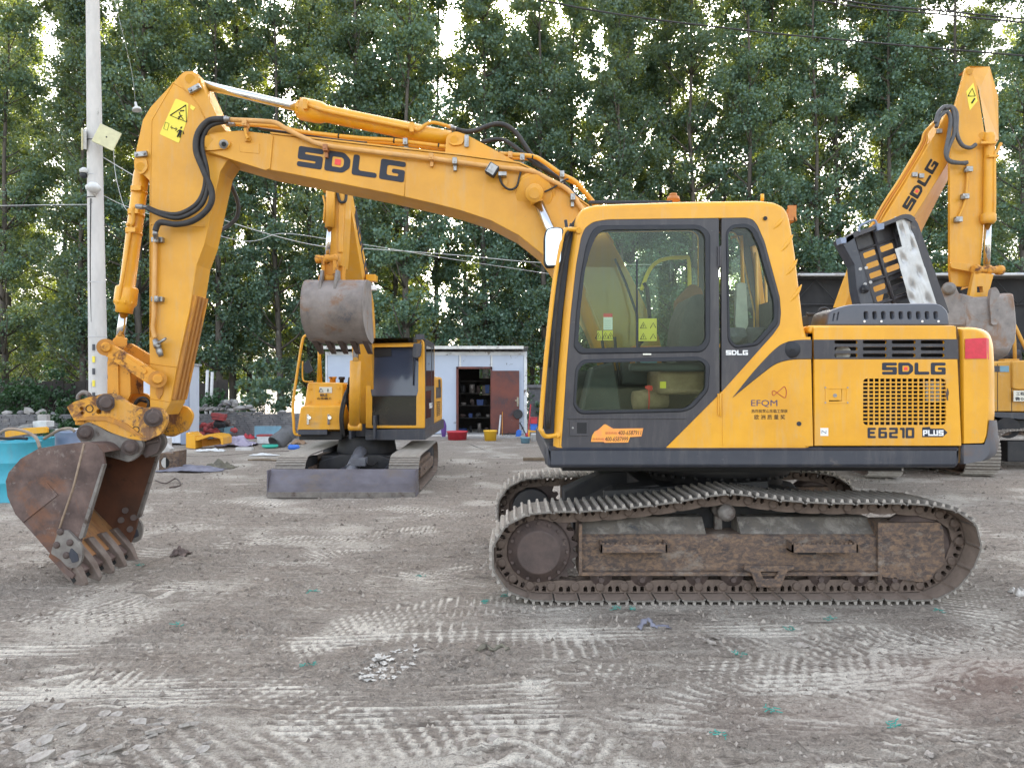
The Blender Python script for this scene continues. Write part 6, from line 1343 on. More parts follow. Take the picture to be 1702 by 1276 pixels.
b = MB(); Yg = 22.6; b.plate([(XX(857, Yg), 0), (XX(866, Yg), 0), (XX(867, Yg), .22), (XX(862, Yg), .26), (XX(858, Yg), .2)], [], lambda p: (p[0], Yg, p[1]), lambda p: (p[0], Yg + .15, p[1])); o = b.build('blue_can', M_['blue'], None, .015); tag(o, 'bright blue plastic can leaning at the rusty door', 'can')
b = MB(); b.lathe([(0, .14), (.5, .15), (1, .13)], P(861, 688, Y - .16), P(861, 688, Y - .12), 20); o = b.build('hanging_pan', M_['under']); tag(o, 'round black pan hanging from the handle of the rusty door', 'pan')
for i, (pa, pb, r, m_, lb, ct) in enumerate((((829, 727), (832, 690), .028, 'plastic', 'pale wooden pole leaning on the rusty door', 'pole'), ((835, 727), (835, 684), .012, 'rustyel', 'thin rusty rod beside the pale pole at the door', 'rod'), ((876, 735), (864, 702), .02, 'under', 'dark crowbar leaning at the right of the rusty door', 'crowbar'), ((877, 735), (882, 672), .018, 'redp', 'red handled broom at the right shed corner', 'broom'), ((842, 726), (846, 718), .012, 'under', 'short dark stick among the rubble by the door', 'stick'))):
    b = MB(); Yg = 22.8; b.tube([(XX(pa[0], Yg), Yg - .15, .02), P(pb[0], pb[1], Yg + .35)], r, 7)
    if ct == 'broom': b.blob((XX(pa[0], Yg), Yg - .15, .08), .07, .04, .09, 3, .15, 8)
    o = b.build(ct, M_[m_]); tag(o, lb, ct)
b = MB()
for k in range(26):
    b.blob((XX(808 + 2.6 * k, 22.6) + random.uniform(-.05, .05), 22.55 + random.uniform(-.15, .25), .03), random.uniform(.04, .11), .07, random.uniform(.025, .06), k, .35, 6)
o = b.build('door_rubble', M_['stone'], None, fix=False); tag(o, 'low heap of broken stone under the rusty door', 'rubble', kind='stuff')
b = MB(); b.box(XX(735, 22.9), XX(905, 22.9), 22.35, 22.5, -.02, .045); o = b.build('stone_kerb', M_['stone'], None, .01); tag(o, 'low stone edging along the front of the shed', 'kerb')
b = MB(); b.blob((XX(737, 22.5), 22.6, .28), .09, .08, .30, 4, .15, 10); o = b.build('purple_bag', M_['purple'], None, fix=False); tag(o, 'purple bag standing between small excavator and shed wall', 'bag')
# crates right of the shed
for (x0, x1, y0, y1, m_, lb) in ((882, 893, 693, 704, 'redp', 'red plastic crate on top of the blue one, right of the shed'), (882, 893, 704, 715, 'blue', 'blue plastic crate under the red one, right of the shed')):
    Yg = 21.5; b = MB(); a, c, d, e = XX(x0, Yg), XX(x1, Yg), ZZ(y1, Yg), ZZ(y0, Yg)
    b.box(a, c, Yg, Yg + .02, d, e - .03); b.box(a, c, Yg + .3, Yg + .32, d, e - .03); b.box(a, a + .015, Yg + .02, Yg + .3, d, e - .03); b.box(c - .015, c, Yg + .02, Yg + .3, d, e - .03); b.box(a - .01, c + .01, Yg - .01, Yg + .33, e - .03, e - .012); o = b.build('crate', M_[m_]); tag(o, lb, 'crate')
t = thing('work_table', 'low orange metal stand carrying the crates right of the shed', 'stand', (XX(888, 21.5), 21.6, 0))
b = MB(); b.box(XX(878, 21.5), XX(898, 21.5), 21.45, 21.9, ZZ(717.5, 21.5), ZZ(715.3, 21.5)); b.build('table_top', M_['yellow'], t)
for px in (879, 896):
    b = MB(); b.box(XX(px, 21.5) - .02, XX(px, 21.5) + .02, 21.46, 21.5, 0, ZZ(717.5, 21.5)); b.build('leg', M_['yellow'], t)
pot(888, 733, .09, .22, 'plastic', 'paint_tin', 'white tin under the orange stand', 'tin', 1.0)
b = MB(); b.box(XX(878, 29), XX(940, 29), 29, 29.1, 0, 1.5); b.box(XX(876, 29), XX(950, 29), 28.9, 29.0, 1.5, 1.62); o = b.build('far_wall_piece', M_['brick']); tag(o, 'grey wall stretch seen between the shed and the excavator cab', 'wall')

# ------------------------------------------------------------------ junk at the rubble wall
Yg = GY(746); t = thing('yellow_trough', 'yellow sheet metal housing lying open on the ground by the rubble wall', 'housing', (XX(340, Yg), Yg, 0))
x0, x1 = XX(309, Yg), XX(370, Yg)
b = MB(); b.prism(rnd([(309, 718), (315, 722), (324, 724), (325, 746), (309, 744)], 1, 1), Yg, Yg + .4); b.build('end_plate', M_['yellow'], t, .005)
b = MB(); b.prism(rnd([(312, 718), (324, 727), (350, 721), (367, 723), (371, 727), (371, 739), (368, 739), (366, 729), (350, 725), (325, 733), (315, 724)], 1, 1), Yg + .02, Yg + .6); b.build('bent_top', M_['yellow'], t, .004)
b = MB(); b.prism([(325, 744), (368, 738), (368, 728), (325, 731)], Yg + .58, Yg + .6); b.build('rear_sheet', M_['worn'], t)
rg = random.Random(21)
for k in range(30):
    row = k // 10; px = 314 + (k % 10) * 8 + row * 5 + rg.uniform(-3, 3); py = 724 - row * 8 + rg.uniform(-2, 2); Yj = 21.4 + .12 * row
    if row == 2 and k > 25: px, py = (352 + (k - 25) * 8, 702 + (k % 2) * 6)
    b = MB(); a = rg.uniform(-.6, .6); R_ = Matrix.Translation(P(px, py, Yj)) @ Matrix.Rotation(a, 4, 'Y') @ Matrix.Rotation(rg.uniform(-.4, .4), 4, 'Z'); s_ = rg.uniform(.06, .115)
    if k % 3: b.lathe([(0, .02), (.1, s_ * .8), (.2, s_), (.75, s_), (.8, s_ * .7), (1, s_ * .5)], R_ @ Vector((-s_ * 1.3, 0, 0)), R_ @ Vector((s_ * 1.3, 0, 0)), 12)
    else: b.box(-s_ * 1.2, s_ * 1.2, -.1, .1, -s_ * .8, s_ * .8, R_)
    sq = rg.randrange(4); o = b.build('scrap_part', M_[('redj', 'redj', 'hub', 'scrapblue')[sq]], None, .006)
    tag(o, '%s %s, %s layer of the scrap pile by the wall' % (('faded red', 'faded red', 'rusty brown', 'faded teal')[sq], 'round machine part' if k % 3 else 'square machine part', ('bottom', 'middle', 'top')[row]), 'scrap part', 'scrap parts piled against the rubble wall')
b = MB(); Yj = 21.2; R_ = Matrix.Translation(P(364, 691, Yj)) @ Matrix.Rotation(.12, 4, 'Y'); b.box(-.2, .2, -.1, .1, -.04, .07, R_); b.box(-.17, .17, -.08, .12, -.12, -.04, R_); o = b.build('red_bracket', M_['redj'], None, .01); tag(o, 'red metal bracket topping the scrap pile at the wall', 'bracket')
b = MB(); b.blob(P(365, 704, 21.35), .20, .15, .13, 4, .3, 9); o = b.build('scrap_block', M_['under'], None, .01); tag(o, 'dark machine lump under the red bracket in the scrap pile', 'machine part')
def rag(name, px, py, sx, sy, h, m_, label, cat, seed=0, Yo=None, nx=44, ny=26, z0=0):
    Yg = Yo or GY(py); cx = XX(px, Yg); b = MB(); rg_ = np.random.RandomState(seed); u = np.linspace(-1, 1, nx); v = np.linspace(-1, 1, ny); U, V = np.meshgrid(u, v)
    r = np.sqrt(U ** 2 + V ** 2); edge = 1 + .25 * pnoise(np.arctan2(V, U) * 1.7 + 9, r * 0 + seed, seed)
    X_ = cx + U * sx * edge; Y_ = Yg + V * sy * edge
    Z_ = z0 + .012 + h * np.clip(1 - r ** 2 * .8, 0, 1) * (.35 + .9 * np.abs(pnoise(U * 1.7 + seed, V * 1.5, seed + 3))) + .16 * h * np.abs(pnoise(U * 4.5, V * 4 + seed, seed + 4))
    vs = np.stack([X_, Y_, Z_], -1).reshape(-1, 3).tolist()
    b.add(vs, [(j * nx + i, j * nx + i + 1, (j + 1) * nx + i + 1, (j + 1) * nx + i) for j in range(ny - 1) for i in range(nx - 1)], True)
    o = b.build(name, M_[m_]); sol = o.modifiers.new('thick', 'SOLIDIFY'); sol.thickness = .008; return tag(o, label, cat)
rag('tarpaulin', 393, 741, .48, .35, .26, 'lilac', 'crumpled lilac plastic sheet heaped right of the yellow housing', 'sheet', 3)
rag('plastic_sheet', 350, 750, .35, .12, .09, 'plastic', 'small pile of crushed white plastic before the yellow housing', 'rubbish', 5)
rag('red_cloth', 412, 729, .22, .2, .16, 'redp', 'crumpled red cloth behind the lilac sheet', 'cloth', 6)
rag('cloth', 320, 782, .55, .28, .10, 'cloth', 'blue grey rag lying on the soil right of the grey casting', 'rag', 7)
rag('olive_cloth', 367, 778, .26, .2, .16, 'clothg', 'olive rag bundle at the right end of the blue grey rag', 'rag', 9)
rag('fabric_scrap', 440, 757, .30, .10, .05, 'plastic', 'pale flattened scrap on the ground left of the small excavator tracks', 'scrap', 9)
rag('tan_bag', 497, 738, .18, .15, .2, 'straw', 'tan sack beside the blue bottle at the small excavator', 'sack', 10)
b = MB(); b.box(XX(423, 21.3), XX(467, 21.3), 21.3, 21.34, ZZ(727, 21.3), ZZ(708, 21.3)); 
for k in range(1, 5): b.box(XX(423 + 9 * k, 21.3) - .008, XX(423 + 9 * k, 21.3) + .008, 21.29, 21.3, ZZ(727, 21.3), ZZ(708, 21.3))
o = b.build('blue_sheet', M_['bluej']); tag(o, 'pale blue sheet panel leaning on the rubble wall', 'panel')
Yg = 19.6; b = MB(); b.lathe([(0, .19), (.02, .21), (.3, .21), (.32, .222), (.36, .222), (.38, .21), (.9, .235), (1, .235), (1, .21), (.1, .18)], P(484, 716, Yg + .1), P(457, 738, Yg - .3), 22); o = b.build('plastic_barrel', M_['greybar']); tag(o, 'dark grey plastic barrel lying on its side near the small excavator', 'barrel')
b = MB(); Yg = GY(745); b.lathe([(0, .14), (.3, .2), (1, .2)], P(449, 744, Yg), P(449, 739, Yg), 20); o = b.build('plastic_disc', M_['green']); tag(o, 'teal green plastic lid lying before the dark barrel', 'lid')
b = MB(); Yg = GY(747); b.lathe([(0, .03), (.1, .07), (.85, .07), (1, .03)], P(479, 743, Yg), P(498, 743.5, Yg), 14); o = b.build('blue_bottle', M_['blue']); tag(o, 'blue plastic bottle lying right of the dark barrel', 'bottle')
b = MB(); Yg = 20.2; b.box(XX(427, Yg), XX(448, Yg), Yg, Yg + .3, .02, ZZ(725, Yg)); q = b.build('carton', M_['plastic'], None, .01); tag(q, 'dirty white carton with red edge left of the dark barrel', 'carton')
b = MB(); b.box(XX(426, Yg), XX(449, Yg), Yg - .01, Yg + .31, ZZ(725, Yg), ZZ(722.5, Yg)); b.build('carton_edge', M_['redj'], q)
b = MB(); Yg = GY(749); b.box(XX(391, Yg), XX(418, Yg), Yg, Yg + .15, .0, .08); o = b.build('concrete_post', M_['concrete'], None, .01); tag(o, 'short concrete post lying on the ground by the lilac sheet', 'post')
b = MB(); b.tube(spline([P(300, 758, GY(758)) , P(350, 759, GY(759)), P(430, 752, GY(752)), P(480, 750, GY(750))], 6), .018, 6); o = b.build('ground_cable', M_['hub']); tag(o, 'rust brown cable lying across the yard before the rubbish', 'cable')
b = MB(); b.tube(spline([P(412, 766, GY(766)) + Vector((0, 0, .02)), P(440, 766, GY(766)) + Vector((0, 0, .03)), P(460, 767, GY(767)) + Vector((0, 0, .02))], 4), .022, 6); o = b.build('wooden_stick', M_['wood']); tag(o, 'dark wooden stick lying left of the small excavator track', 'stick')
# grey casting by the bucket
Yg = GY(783); t = thing('machine_casting', 'rusty grey casting with a round hole standing right of the bucket', 'casting', (XX(282, Yg), Yg, 0))
b = MB(); b.prism([(264, 783), (264, 753), (290, 753), (290, 783)], Yg, Yg + .04, holes=[circ(274, 769, 7.5, 18, 9)]); b.build('front_plate', M_['tframe'], t, .004); b = MB(); b.box(XX(264, Yg), XX(290, Yg), Yg + .28, Yg + .30, 0, ZZ(756, Yg)); b.build('rear_plate', M_['black'], t)  # black backing added so the round hole looks dark inside
b = MB(); b.prism([(288, 783), (288, 750), (298, 749), (297, 781)], Yg - .02, Yg + .30); b.build('side_plate', M_['tframe'], t, .004)
b = MB(); b.box(XX(264, Yg), XX(290, Yg), Yg + .04, Yg + .3, ZZ(756, Yg), ZZ(753, Yg)); b.build('top_plate', M_['tframe'], t, .004)
b = MB(); b.box(XX(262, Yg + .5), XX(278, Yg + .5), Yg + .5, Yg + .7, 0, ZZ(728, Yg + .5)); b.blob(P(276, 745, Yg + .5), .14, .1, .12, 4, .3, 8); o = b.build('concrete_lump', M_['concrete'], None, fix=False); tag(o, 'pale concrete lump behind the grey casting', 'concrete block')
b = MB(); Yg = GY(803); b.tube(spline([P(258, 800, Yg) + Vector((0, 0, .02)), P(275, 806, GY(806)) + Vector((0, 0, .03)), P(292, 800, GY(800)) + Vector((0, 0, .05)), P(300, 808, GY(808)) + Vector((0, 0, .02)), P(282, 812, GY(812)) + Vector((0, 0, .02))], 5), .012, 6); o = b.build('wire_loop', M_['hub']); tag(o, 'loop of dark wire lying on the soil below the grey casting', 'wire')
# ------------------------------------------------------------------ drums at the left
def drum(px, Y, r, z1, m_, label, name='oil_drum'):
    x = XX(px, Y); t = thing(name, label, 'drum', (x, Y, 0)); b = MB()
    b.lathe([(0, r), (.015, r * 1.02), (.03, r), (.31, r), (.325, r * 1.025), (.34, r * 1.025), (.355, r), (.64, r), (.655, r * 1.025), (.67, r * 1.025), (.685, r), (.97, r), (.985, r * 1.02), (1, r * 1.02), (1, r * .97), (.93, r * .96)], (x, Y, 0), (x, Y, z1), 48); b.build('drum_shell', M_[m_], t); return t
t = drum(27, 10.5, .305, ZZ(733, 10.5), 'teal', 'bright teal oil drum with white letters, nearest of the drums left of the bucket')
for ch_, of_ in (('N', -.205), ('O', -.115)):
    xc_ = XX(27, 10.5); th_ = math.asin(-(of_ + .035) / .312); letters(ch_, (xc_ + of_, 10.5 - math.sqrt(.312 ** 2 - of_ ** 2) - .006, ZZ(785, 10.25)), (math.cos(th_), -math.sin(th_), 0), (0, 0, 1), .075, t, M_['white'], depth=.003, width=.075)
drum(54, 11.3, .29, ZZ(727, 11.3), 'teal', 'darker teal oil drum half hidden behind the nearest one')
Yg = 11.6; t = thing('grey_drum', 'blue grey ribbed metal drum partly hidden behind the bucket', 'drum', (XX(108, Yg), Yg + .3, 0))
b = MB(); b.lathe([(0, .30), (.7, .30), (.72, .31), (.76, .31), (.78, .30), (.95, .30), (.97, .31), (1, .31)], (XX(108, Yg), Yg + .3, 0), (XX(108, Yg), Yg + .3, ZZ(717, Yg)), 40); b.build('drum_shell', M_['bluegrey'], t)
b = MB(); b.lathe([(0, .2), (1, .22)], (XX(98, Yg), Yg + .3, ZZ(717, Yg)), (XX(98, Yg), Yg + .3, ZZ(714.5, Yg)), 20); b.build('drum_lid', M_['plastic'], t)
b = MB(); Yj = 10.9; b.prism([(8, 727), (40, 722), (78, 719), (78, 711), (74, 709), (20, 713), (8, 716)], Yj, Yj + .05); o = b.build('sheet_offcut', M_['yellow'], None, .004); tag(o, 'yellow steel offcut lying on top of the teal drums', 'steel offcut')
b = MB(); b.box(XX(54, 11.4), XX(77, 11.4), 11.4, 11.6, ZZ(710, 11.4), ZZ(700, 11.4)); o = b.build('white_box', M_['plastic'], None, .006); tag(o, 'flat white box behind the yellow offcut on the drums', 'box')
b = MB(); b.box(XX(62, 11.6), XX(77, 11.6), 11.6, 11.7, ZZ(700, 11.6), ZZ(689, 11.6)); o = b.build('cardboard_piece', M_['stone'], None, .004); tag(o, 'upright pale board above the white box', 'board')
b = MB(); b.prism([(28, 711), (36, 706), (47, 705), (48, 711)], 11.3, 11.5); o = b.build('stone_slab', M_['stone'], None, .006); tag(o, 'pale stone slab left of the white box on the drums', 'slab')
for i, (pts, lb) in enumerate((([(-4, 722, 10.35), (10, 714, 10.3), (25, 713, 10.3), (45, 718, 10.3), (60, 728, 10.25), (66, 744, 10.2)], 'tan hose arching over the rim of the nearest teal drum'), ([(73, 729, 11.0), (85, 722, 11.0), (100, 714, 11.0), (117, 712, 11.0), (124, 717, 11.0)], 'tan hose arching between the teal drums and the bucket'), ([(-4, 727, 10.4), (15, 729, 10.4), (30, 728, 10.5), (45, 729, 10.5)], 'dark pipe lying in the nearest teal drum'))):
    b = MB(); b.tube(spline([P(*p) for p in pts], 6), .022, 8); o = b.build('bent_hose', M_['hoset'] if i < 2 else M_['under']); tag(o, lb, 'hose')

# ------------------------------------------------------------------ concrete pole with lamps and cameras
Yp = 12.8; t = thing('utility_pole', 'tall round concrete pole standing behind the excavator arm', 'pole', (XX(163, Yp), Yp, 0))
b = MB(); pa = P(165, 760, Yp); pa.z = -.1; b.tube([pa, P(163.5, 640, Yp), P(159, 350, Yp), P(154, 0, Yp), P(151, -190, Yp)], [.160, .150, .128, .105, .09], 28); b.build('pole_shaft', M_['concrete'], t)
for py in (470, 560, 292, 235, 330):
    b = MB(); c = P(151.5 + (py) * .0185, py, Yp); r = .155 - (640 - py) * .00006 - .0; b.tube([c + Vector((0, 0, -.006)), c + Vector((0, 0, .006))], .105 + (py / 640.) * .048 + .004, 24); b.build('wire_tie', M_['hose'] if py in (235, 330) else M_['tin'], t)
b = MB(); ptube(b, [(151, 330), (150, 450), (153, 560), (155, 660), (156, 700)], .010, Yp - .13, 6); b.build('pole_cable', M_['hose'], t)
for k in range(6):
    b = MB(); b.box(XX(153.5, Yp - .16), XX(157.5, Yp - .16), Yp - .165, Yp - .15, ZZ(582 + 20 * k, Yp - .16), ZZ(572 + 20 * k, Yp - .16)); b.build('marker_band', M_['decal'] if k % 2 else M_['skirt'], t)
def flood(cx, cy, rot, yaw, Yf, label):
    t = thing('floodlight', label, 'floodlight', tuple(P(cx, cy, Yf))); R_ = Matrix.Translation(P(cx, cy, Yf)) @ Matrix.Rotation(yaw, 4, 'Z') @ Matrix.Rotation(rot, 4, 'Y')
    b = MB(); b.box(-.18, .18, 0, .03, -.17, .17, R_); b.build('back_plate', M_['cream'], t, .01)
    b = MB()
    for k in range(9): b.box(-.16 + k * .038, -.145 + k * .038, .03, .08, -.15, .15, R_)
    b.build('cooling_fins', M_['plastic'], t); b = MB(); b.cyl(R_ @ Vector((0, -.003, 0)), R_ @ Vector((0, .0, 0)), .014, 10); b.build('hub_screw', M_['under'], t)
    b = MB(); b.tube([R_ @ Vector((0, .06, 0)), P(160, 236, Yp)], .012, 6); b.build('lamp_bracket', M_['tin'], t)
flood(177, 228, .42, .25, Yp - .25, 'square cream floodlight on the right of the concrete pole')
flood(135, 231, .35, -1.05, Yp - .1, 'square cream floodlight turned away, left of the concrete pole')
t = thing('security_camera', 'white dome camera on the left side of the concrete pole', 'camera', tuple(P(140, 288, Yp)))
b = MB(); b.lathe([(0, .07), (.6, .075), (1, .03)], P(140, 288, Yp - .1), P(140, 279, Yp - .1), 18); b.build('camera_body', M_['plastic'], t); b = MB(); b.blob(P(139, 291, Yp - .1), .06, .06, .06, 0, 0, 14, False); b.build('dome', M_['gasket'], t); b = MB(); b.tube([P(141, 281, Yp - .1), P(155, 281, Yp)], .015, 6); b.build('mount_arm', M_['plastic'], t)
b = MB(); b.lathe([(0, .05), (.3, .115), (.6, .12), (1, .06)], P(155, 320, Yp - .2), P(155, 304, Yp - .2), 20); b.tube([P(156, 319, Yp - .2), P(158, 326, Yp - .1)], .015, 6); o = b.build('signal_dome', M_['plastic']); tag(o, 'white domed box strapped to the concrete pole below the camera', 'antenna')
t = thing('hanging_lamp', 'small white hanging lamp left of the arm tip', 'lamp', tuple(P(228, 182, 14)))
b = MB(); b.lathe([(0, .09), (.3, .07), (.5, .025), (1, .02)], P(228, 184, 14), P(225, 170, 14), 14); b.build('lamp_shade', M_['plastic'], t); b = MB(); ptube(b, [(225, 170), (219, 120), (205, 60), (190, 0), (175, -60)], .003, 14, 4); b.build('lamp_cord', M_['tin'], t)
# overhead wires
WIRES = [([(780, -25, 17), (1000, 20, 17), (1250, 52, 17), (1480, 74, 17), (1760, 98, 17)], .02, 'hose', 'lower black power line crossing the trees at the upper right'),
         ([(1180, -35, 17), (1400, 8, 17), (1560, 24, 17), (1760, 44, 17)], .02, 'hose', 'second black power line near the top right corner'),
         ([(1200, -40, 17.3), (1420, 4, 17.3), (1580, 20, 17.3), (1760, 38, 17.3)], .02, 'hose', 'uppermost black power line near the top right corner'),
         ([(-60, 343, 12.8), (60, 341, 12.8), (152, 340, 12.8)], .007, 'tin', 'thin grey wire running from the left edge to the pole'),
         ([(-60, 346, 12.8), (70, 343, 12.8), (152, 343, 12.8)], .006, 'hose', 'thin dark wire just under the grey one left of the pole'),
         ([(172, 262, 12.9), (240, 302, 13), (330, 350, 13.5), (450, 390, 14), (540, 410, 14.5), (620, 414, 15), (760, 424, 16), (910, 437, 17), (1100, 440, 18)], .008, 'plastic', 'white cable sagging from the pole behind both excavators'),
         ([(172, 325, 12.9), (230, 350, 13), (400, 400, 14), (470, 388, 14.3), (560, 400, 14.6), (640, 412, 15), (760, 432, 16), (920, 456, 17)], .006, 'plastic', 'thin white cord below the white cable'),
         ([(188, 240, 12.9), (192, 290, 12.9), (205, 340, 12.9), (215, 352, 12.9)], .005, 'plastic', 'thin loose cord hanging from the right floodlight')]
for pts, r, m_, lb in WIRES:
    b = MB(); b.tube(spline([P(*p) for p in pts], 8), r, 5, caps=False); o = b.build('overhead_wire', M_[m_]); tag(o, lb, 'wire', 'overhead wires')

# ------------------------------------------------------------------ canopy on the right
Y = 24.0; t = thing('storage_canopy', 'long dark open canopy hung with black netting behind the raised excavators', 'canopy', (XX(1540, Y), Y + 3, 0))
x0, x1 = XX(1318, Y), XX(1990, Y); z1 = ZZ(460, Y); z2 = ZZ(452, Y)
b = MB(); n = 90; vs = []
for k in range(n + 1):
    x = x0 + (x1 - x0) * k / n; vs += [(x, Y - .4, z1 + .08 + .03 * math.sin(k * 1.57)), (x, Y + 9, z1 + .5 + .03 * math.sin(k * 1.57))]
b.add(vs, [(2 * k, 2 * k + 1, 2 * k + 3, 2 * k + 2) for k in range(n)]); b.build('roof', M_['tin'], t)
b = MB(); b.tube([(x0, Y - .42, z1), (x1, Y - .42, z1 + .03)], .05, 8); b.build('eaves_pipe', M_['tin'], t)
b = MB(); b.box(x0, x1, Y + 6, Y + 6.03, 1.2, z1); b.build('rear_netting', M_['darknet'], t)
b = MB(); nn = 60; vs = []
for k in range(nn + 1):
    x = x0 + (x1 - x0) * k / nn; vs += [(x, Y + .1 + .05 * math.sin(k * 1.3), z1 - .05), (x, Y + .12 + .09 * math.sin(k * .9), 2.6 + .12 * math.sin(k * .8))]
b.add(vs, [(2 * k, 2 * k + 1, 2 * k + 3, 2 * k + 2) for k in range(nn)], True); b.build('front_netting', M_['darknet'], t, fix=False)
for k in range(6):
    x = x0 + .1 + k * (x1 - x0 - .2) / 5; b = MB(); b.box(x - .06, x + .06, Y, Y + .12, 0, z1); b.build('post', M_['under'], t)
for k in range(9):
    xa = x0 + k * (x1 - x0) / 9; b = MB(); xb = xa + (x1 - x0) / 9; b.tube([(xa, Y - .02, z1 - .9), (xa + (xb - xa) / 2, Y - .02, z1 - .1), (xb, Y - .02, z1 - .9)], .02, 5); b.tube([(xa, Y - .02, z1 - .9), (xb, Y - .02, z1 - .9)], .025, 5); b.build('truss', M_['under'], t)
b = MB(); b.box(x0, x0 + .1, Y, Y + 6, .3, z1); b.build('side_netting', M_['darknet'], t)

# ------------------------------------------------------------------ litter in the foreground
def litter(name, px, py, sx, sy, h, m_, lb, cat, seed):
    x, y = g2(px, py); z = float(ground_height(np.array([x]), np.array([y]))[0][0]); return rag(name, px, py, sx, sy, h, m_, lb, cat, seed, z0=z + .0, nx=26, ny=16)
def strips(px_list, m_, label, name, cat, seed, w_=.03):
    rg_ = random.Random(seed); b = MB()
    for seg in px_list:
        pts = []
        for (px, py) in seg: x, y = g2(px, py); z = float(ground_height(np.array([x]), np.array([y]))[0][0]); pts.append(Vector((x, y, z + rg_.uniform(.004, .020))))
        sp = spline(pts, 5); vs = []
        for i, p in enumerate(sp):
            q = (sp[min(i + 1, len(sp) - 1)] - sp[max(0, i - 1)]).normalized(); sd_ = Vector((-q.y, q.x, rg_.uniform(-.5, .9))).normalized() * w_ * rg_.uniform(.4, 1.2); vs += [p - sd_, p + Vector((0, 0, .012 * rg_.random())), p + sd_]
        b.add(vs, [f for i in range(len(sp) - 1) for f in ((3 * i, 3 * i + 1, 3 * i + 4, 3 * i + 3), (3 * i + 1, 3 * i + 2, 3 * i + 5, 3 * i + 4))], True)
    o = b.build(name, M_[m_]); sol = o.modifiers.new('thick', 'SOLIDIFY'); sol.thickness = .004; return tag(o, label, cat)
rq = random.Random(41); b = MB(); BAGP = [(602, 1124, 5), (610, 1118, 4), (618, 1110, 5), (628, 1102, 5), (640, 1096, 5), (650, 1100, 4), (632, 1112, 5), (622, 1122, 5), (638, 1124, 4), (612, 1127, 5), (650, 1127, 4), (658, 1122, 4), (668, 1116, 3), (676, 1110, 3), (684, 1102, 3), (688, 1092, 3), (690, 1082, 3), (686, 1076, 3), (676, 1080, 3), (664, 1085, 3), (656, 1088, 3), (645, 1112, 4), (628, 1118, 5), (636, 1102, 5), (662, 1106, 2), (606, 1120, 4)]
for (px, py, sz) in BAGP:
    for q in range(2):
        x, y = g2(px + rq.uniform(-4, 4), py + rq.uniform(-3, 3)); z = float(ground_height(np.array([x]), np.array([y]))[0][0]); s_ = sz * .0062 * rq.uniform(.6, 1.4); a = rq.uniform(0, 6.28); n = 5; vs = []
        fold = [rq.uniform(-.35, .45) for _ in range(n * n)]
        for jj in range(n):
            for ii in range(n):
                u, v = (ii / (n - 1) - .5) * 2 * (1 + rq.uniform(-.2, .2)), (jj / (n - 1) - .5) * 1.1 * (1 + rq.uniform(-.3, .3)); vs.append((x + s_ * (u * math.cos(a) - v * math.sin(a)), y + s_ * (u * math.sin(a) + v * math.cos(a)), z + .002 + s_ * .5 * max(-.2, fold[jj * n + ii])))
        b.add(vs, [(jj * n + ii, jj * n + ii + 1, (jj + 1) * n + ii + 1, (jj + 1) * n + ii) for jj in range(n - 1) for ii in range(n - 1)], False)
o = b.build('plastic_bag', M_['whitepl'], None, fix=False); tag(o, 'torn white plastic bag pressed into the soil in the foreground', 'plastic bag')
rag('white_rag', 1694, 988, .06, .09, .05, 'whitepl', 'crumpled white rag at the right picture edge', 'rag', 4)
GR = [(296, 1043), (515, 1170 - 75 + 10), (1024, 1013), (1050, 1014), (1282, 1188), (1380, 1033), (1312, 1046), (1230, 1090), (1488, 1212), (1198, 1240), (1560, 1015), (520, 985), (806, 1001), (838, 991), (700, 956), (232, 934)]
GL_ = ['far left, below the bucket', 'left of the torn white bag', 'left one just below the long track', 'right one just below the long track', 'lower right, below the curled flakes', 'right of centre before the track, upper', 'right of centre before the track, lower', 'before the middle of the long track', 'lower right, nearest the red soil', 'near the bottom edge right of the middle', 'near the right end of the long track', 'in the middle of the yard', 'left one at the front of the long track', 'right one at the front of the long track', 'between bag and long track', 'at the bucket teeth']
for i, (px, py) in enumerate(GR):
    x, y = g2(px, py); z = float(ground_height(np.array([x]), np.array([y]))[0][0]); rg_ = random.Random(i); b = MB()
    for k in range(11):
        a = rg_.uniform(0, 6.28); L = rg_.uniform(.012, .035); c = Vector((x + rg_.uniform(-.035, .035), y + rg_.uniform(-.03, .03), z + rg_.uniform(.004, .02))); b.tube([c, c + Vector((math.cos(a) * L, math.sin(a) * L, rg_.uniform(-.005, .012)))], .0028, 4, caps=False)
    o = b.build('netting_shred', M_['mint'], None, fix=False); tag(o, 'frayed teal netting shred in the soil, ' + GL_[i], 'netting shred', 'teal netting shreds in the soil')
for (px, py, lb, s) in ((820, 1082, 'curled brown strip lying on the soil right of the white bag', 1), (1088, 1040, 'small grey rag curled on the soil before the tracks', 2), (300, 922, 'rusty bent steel scrap on the soil right of the bucket teeth', 3)):
    if s == 3: litter('steel_scrap', px, py, .07, .08, .09, 'hub', lb, 'scrap', 11)
    else: strips([[(px - 26, py + 5), (px - 12, py - 3), (px, py + 2), (px + 12, py - 2), (px + 24, py + 4)]], 'clothg' if s == 1 else 'cloth', lb, 'brown_strip' if s == 1 else 'grey_rag', 'rag', s, .02)
b = MB(); q = P(885, 764, GY(766)); b.box(q.x - .2, q.x + .35, q.y, q.y + .15, 0, .07); o = b.build('timber_block', M_['wood'], None, .01); tag(o, 'timber block lying behind the front of the main excavator', 'timber block')
b = MB(); b.tube(spline([P(770, 735, GY(735)), P(790, 742, GY(742)), P(812, 752, GY(752)), P(800, 757, GY(757)), P(830, 760, GY(760))], 6), .012, 5); o = b.build('yard_cable', M_['hose']); tag(o, 'dark cable snaking over the yard before the shed', 'cable')
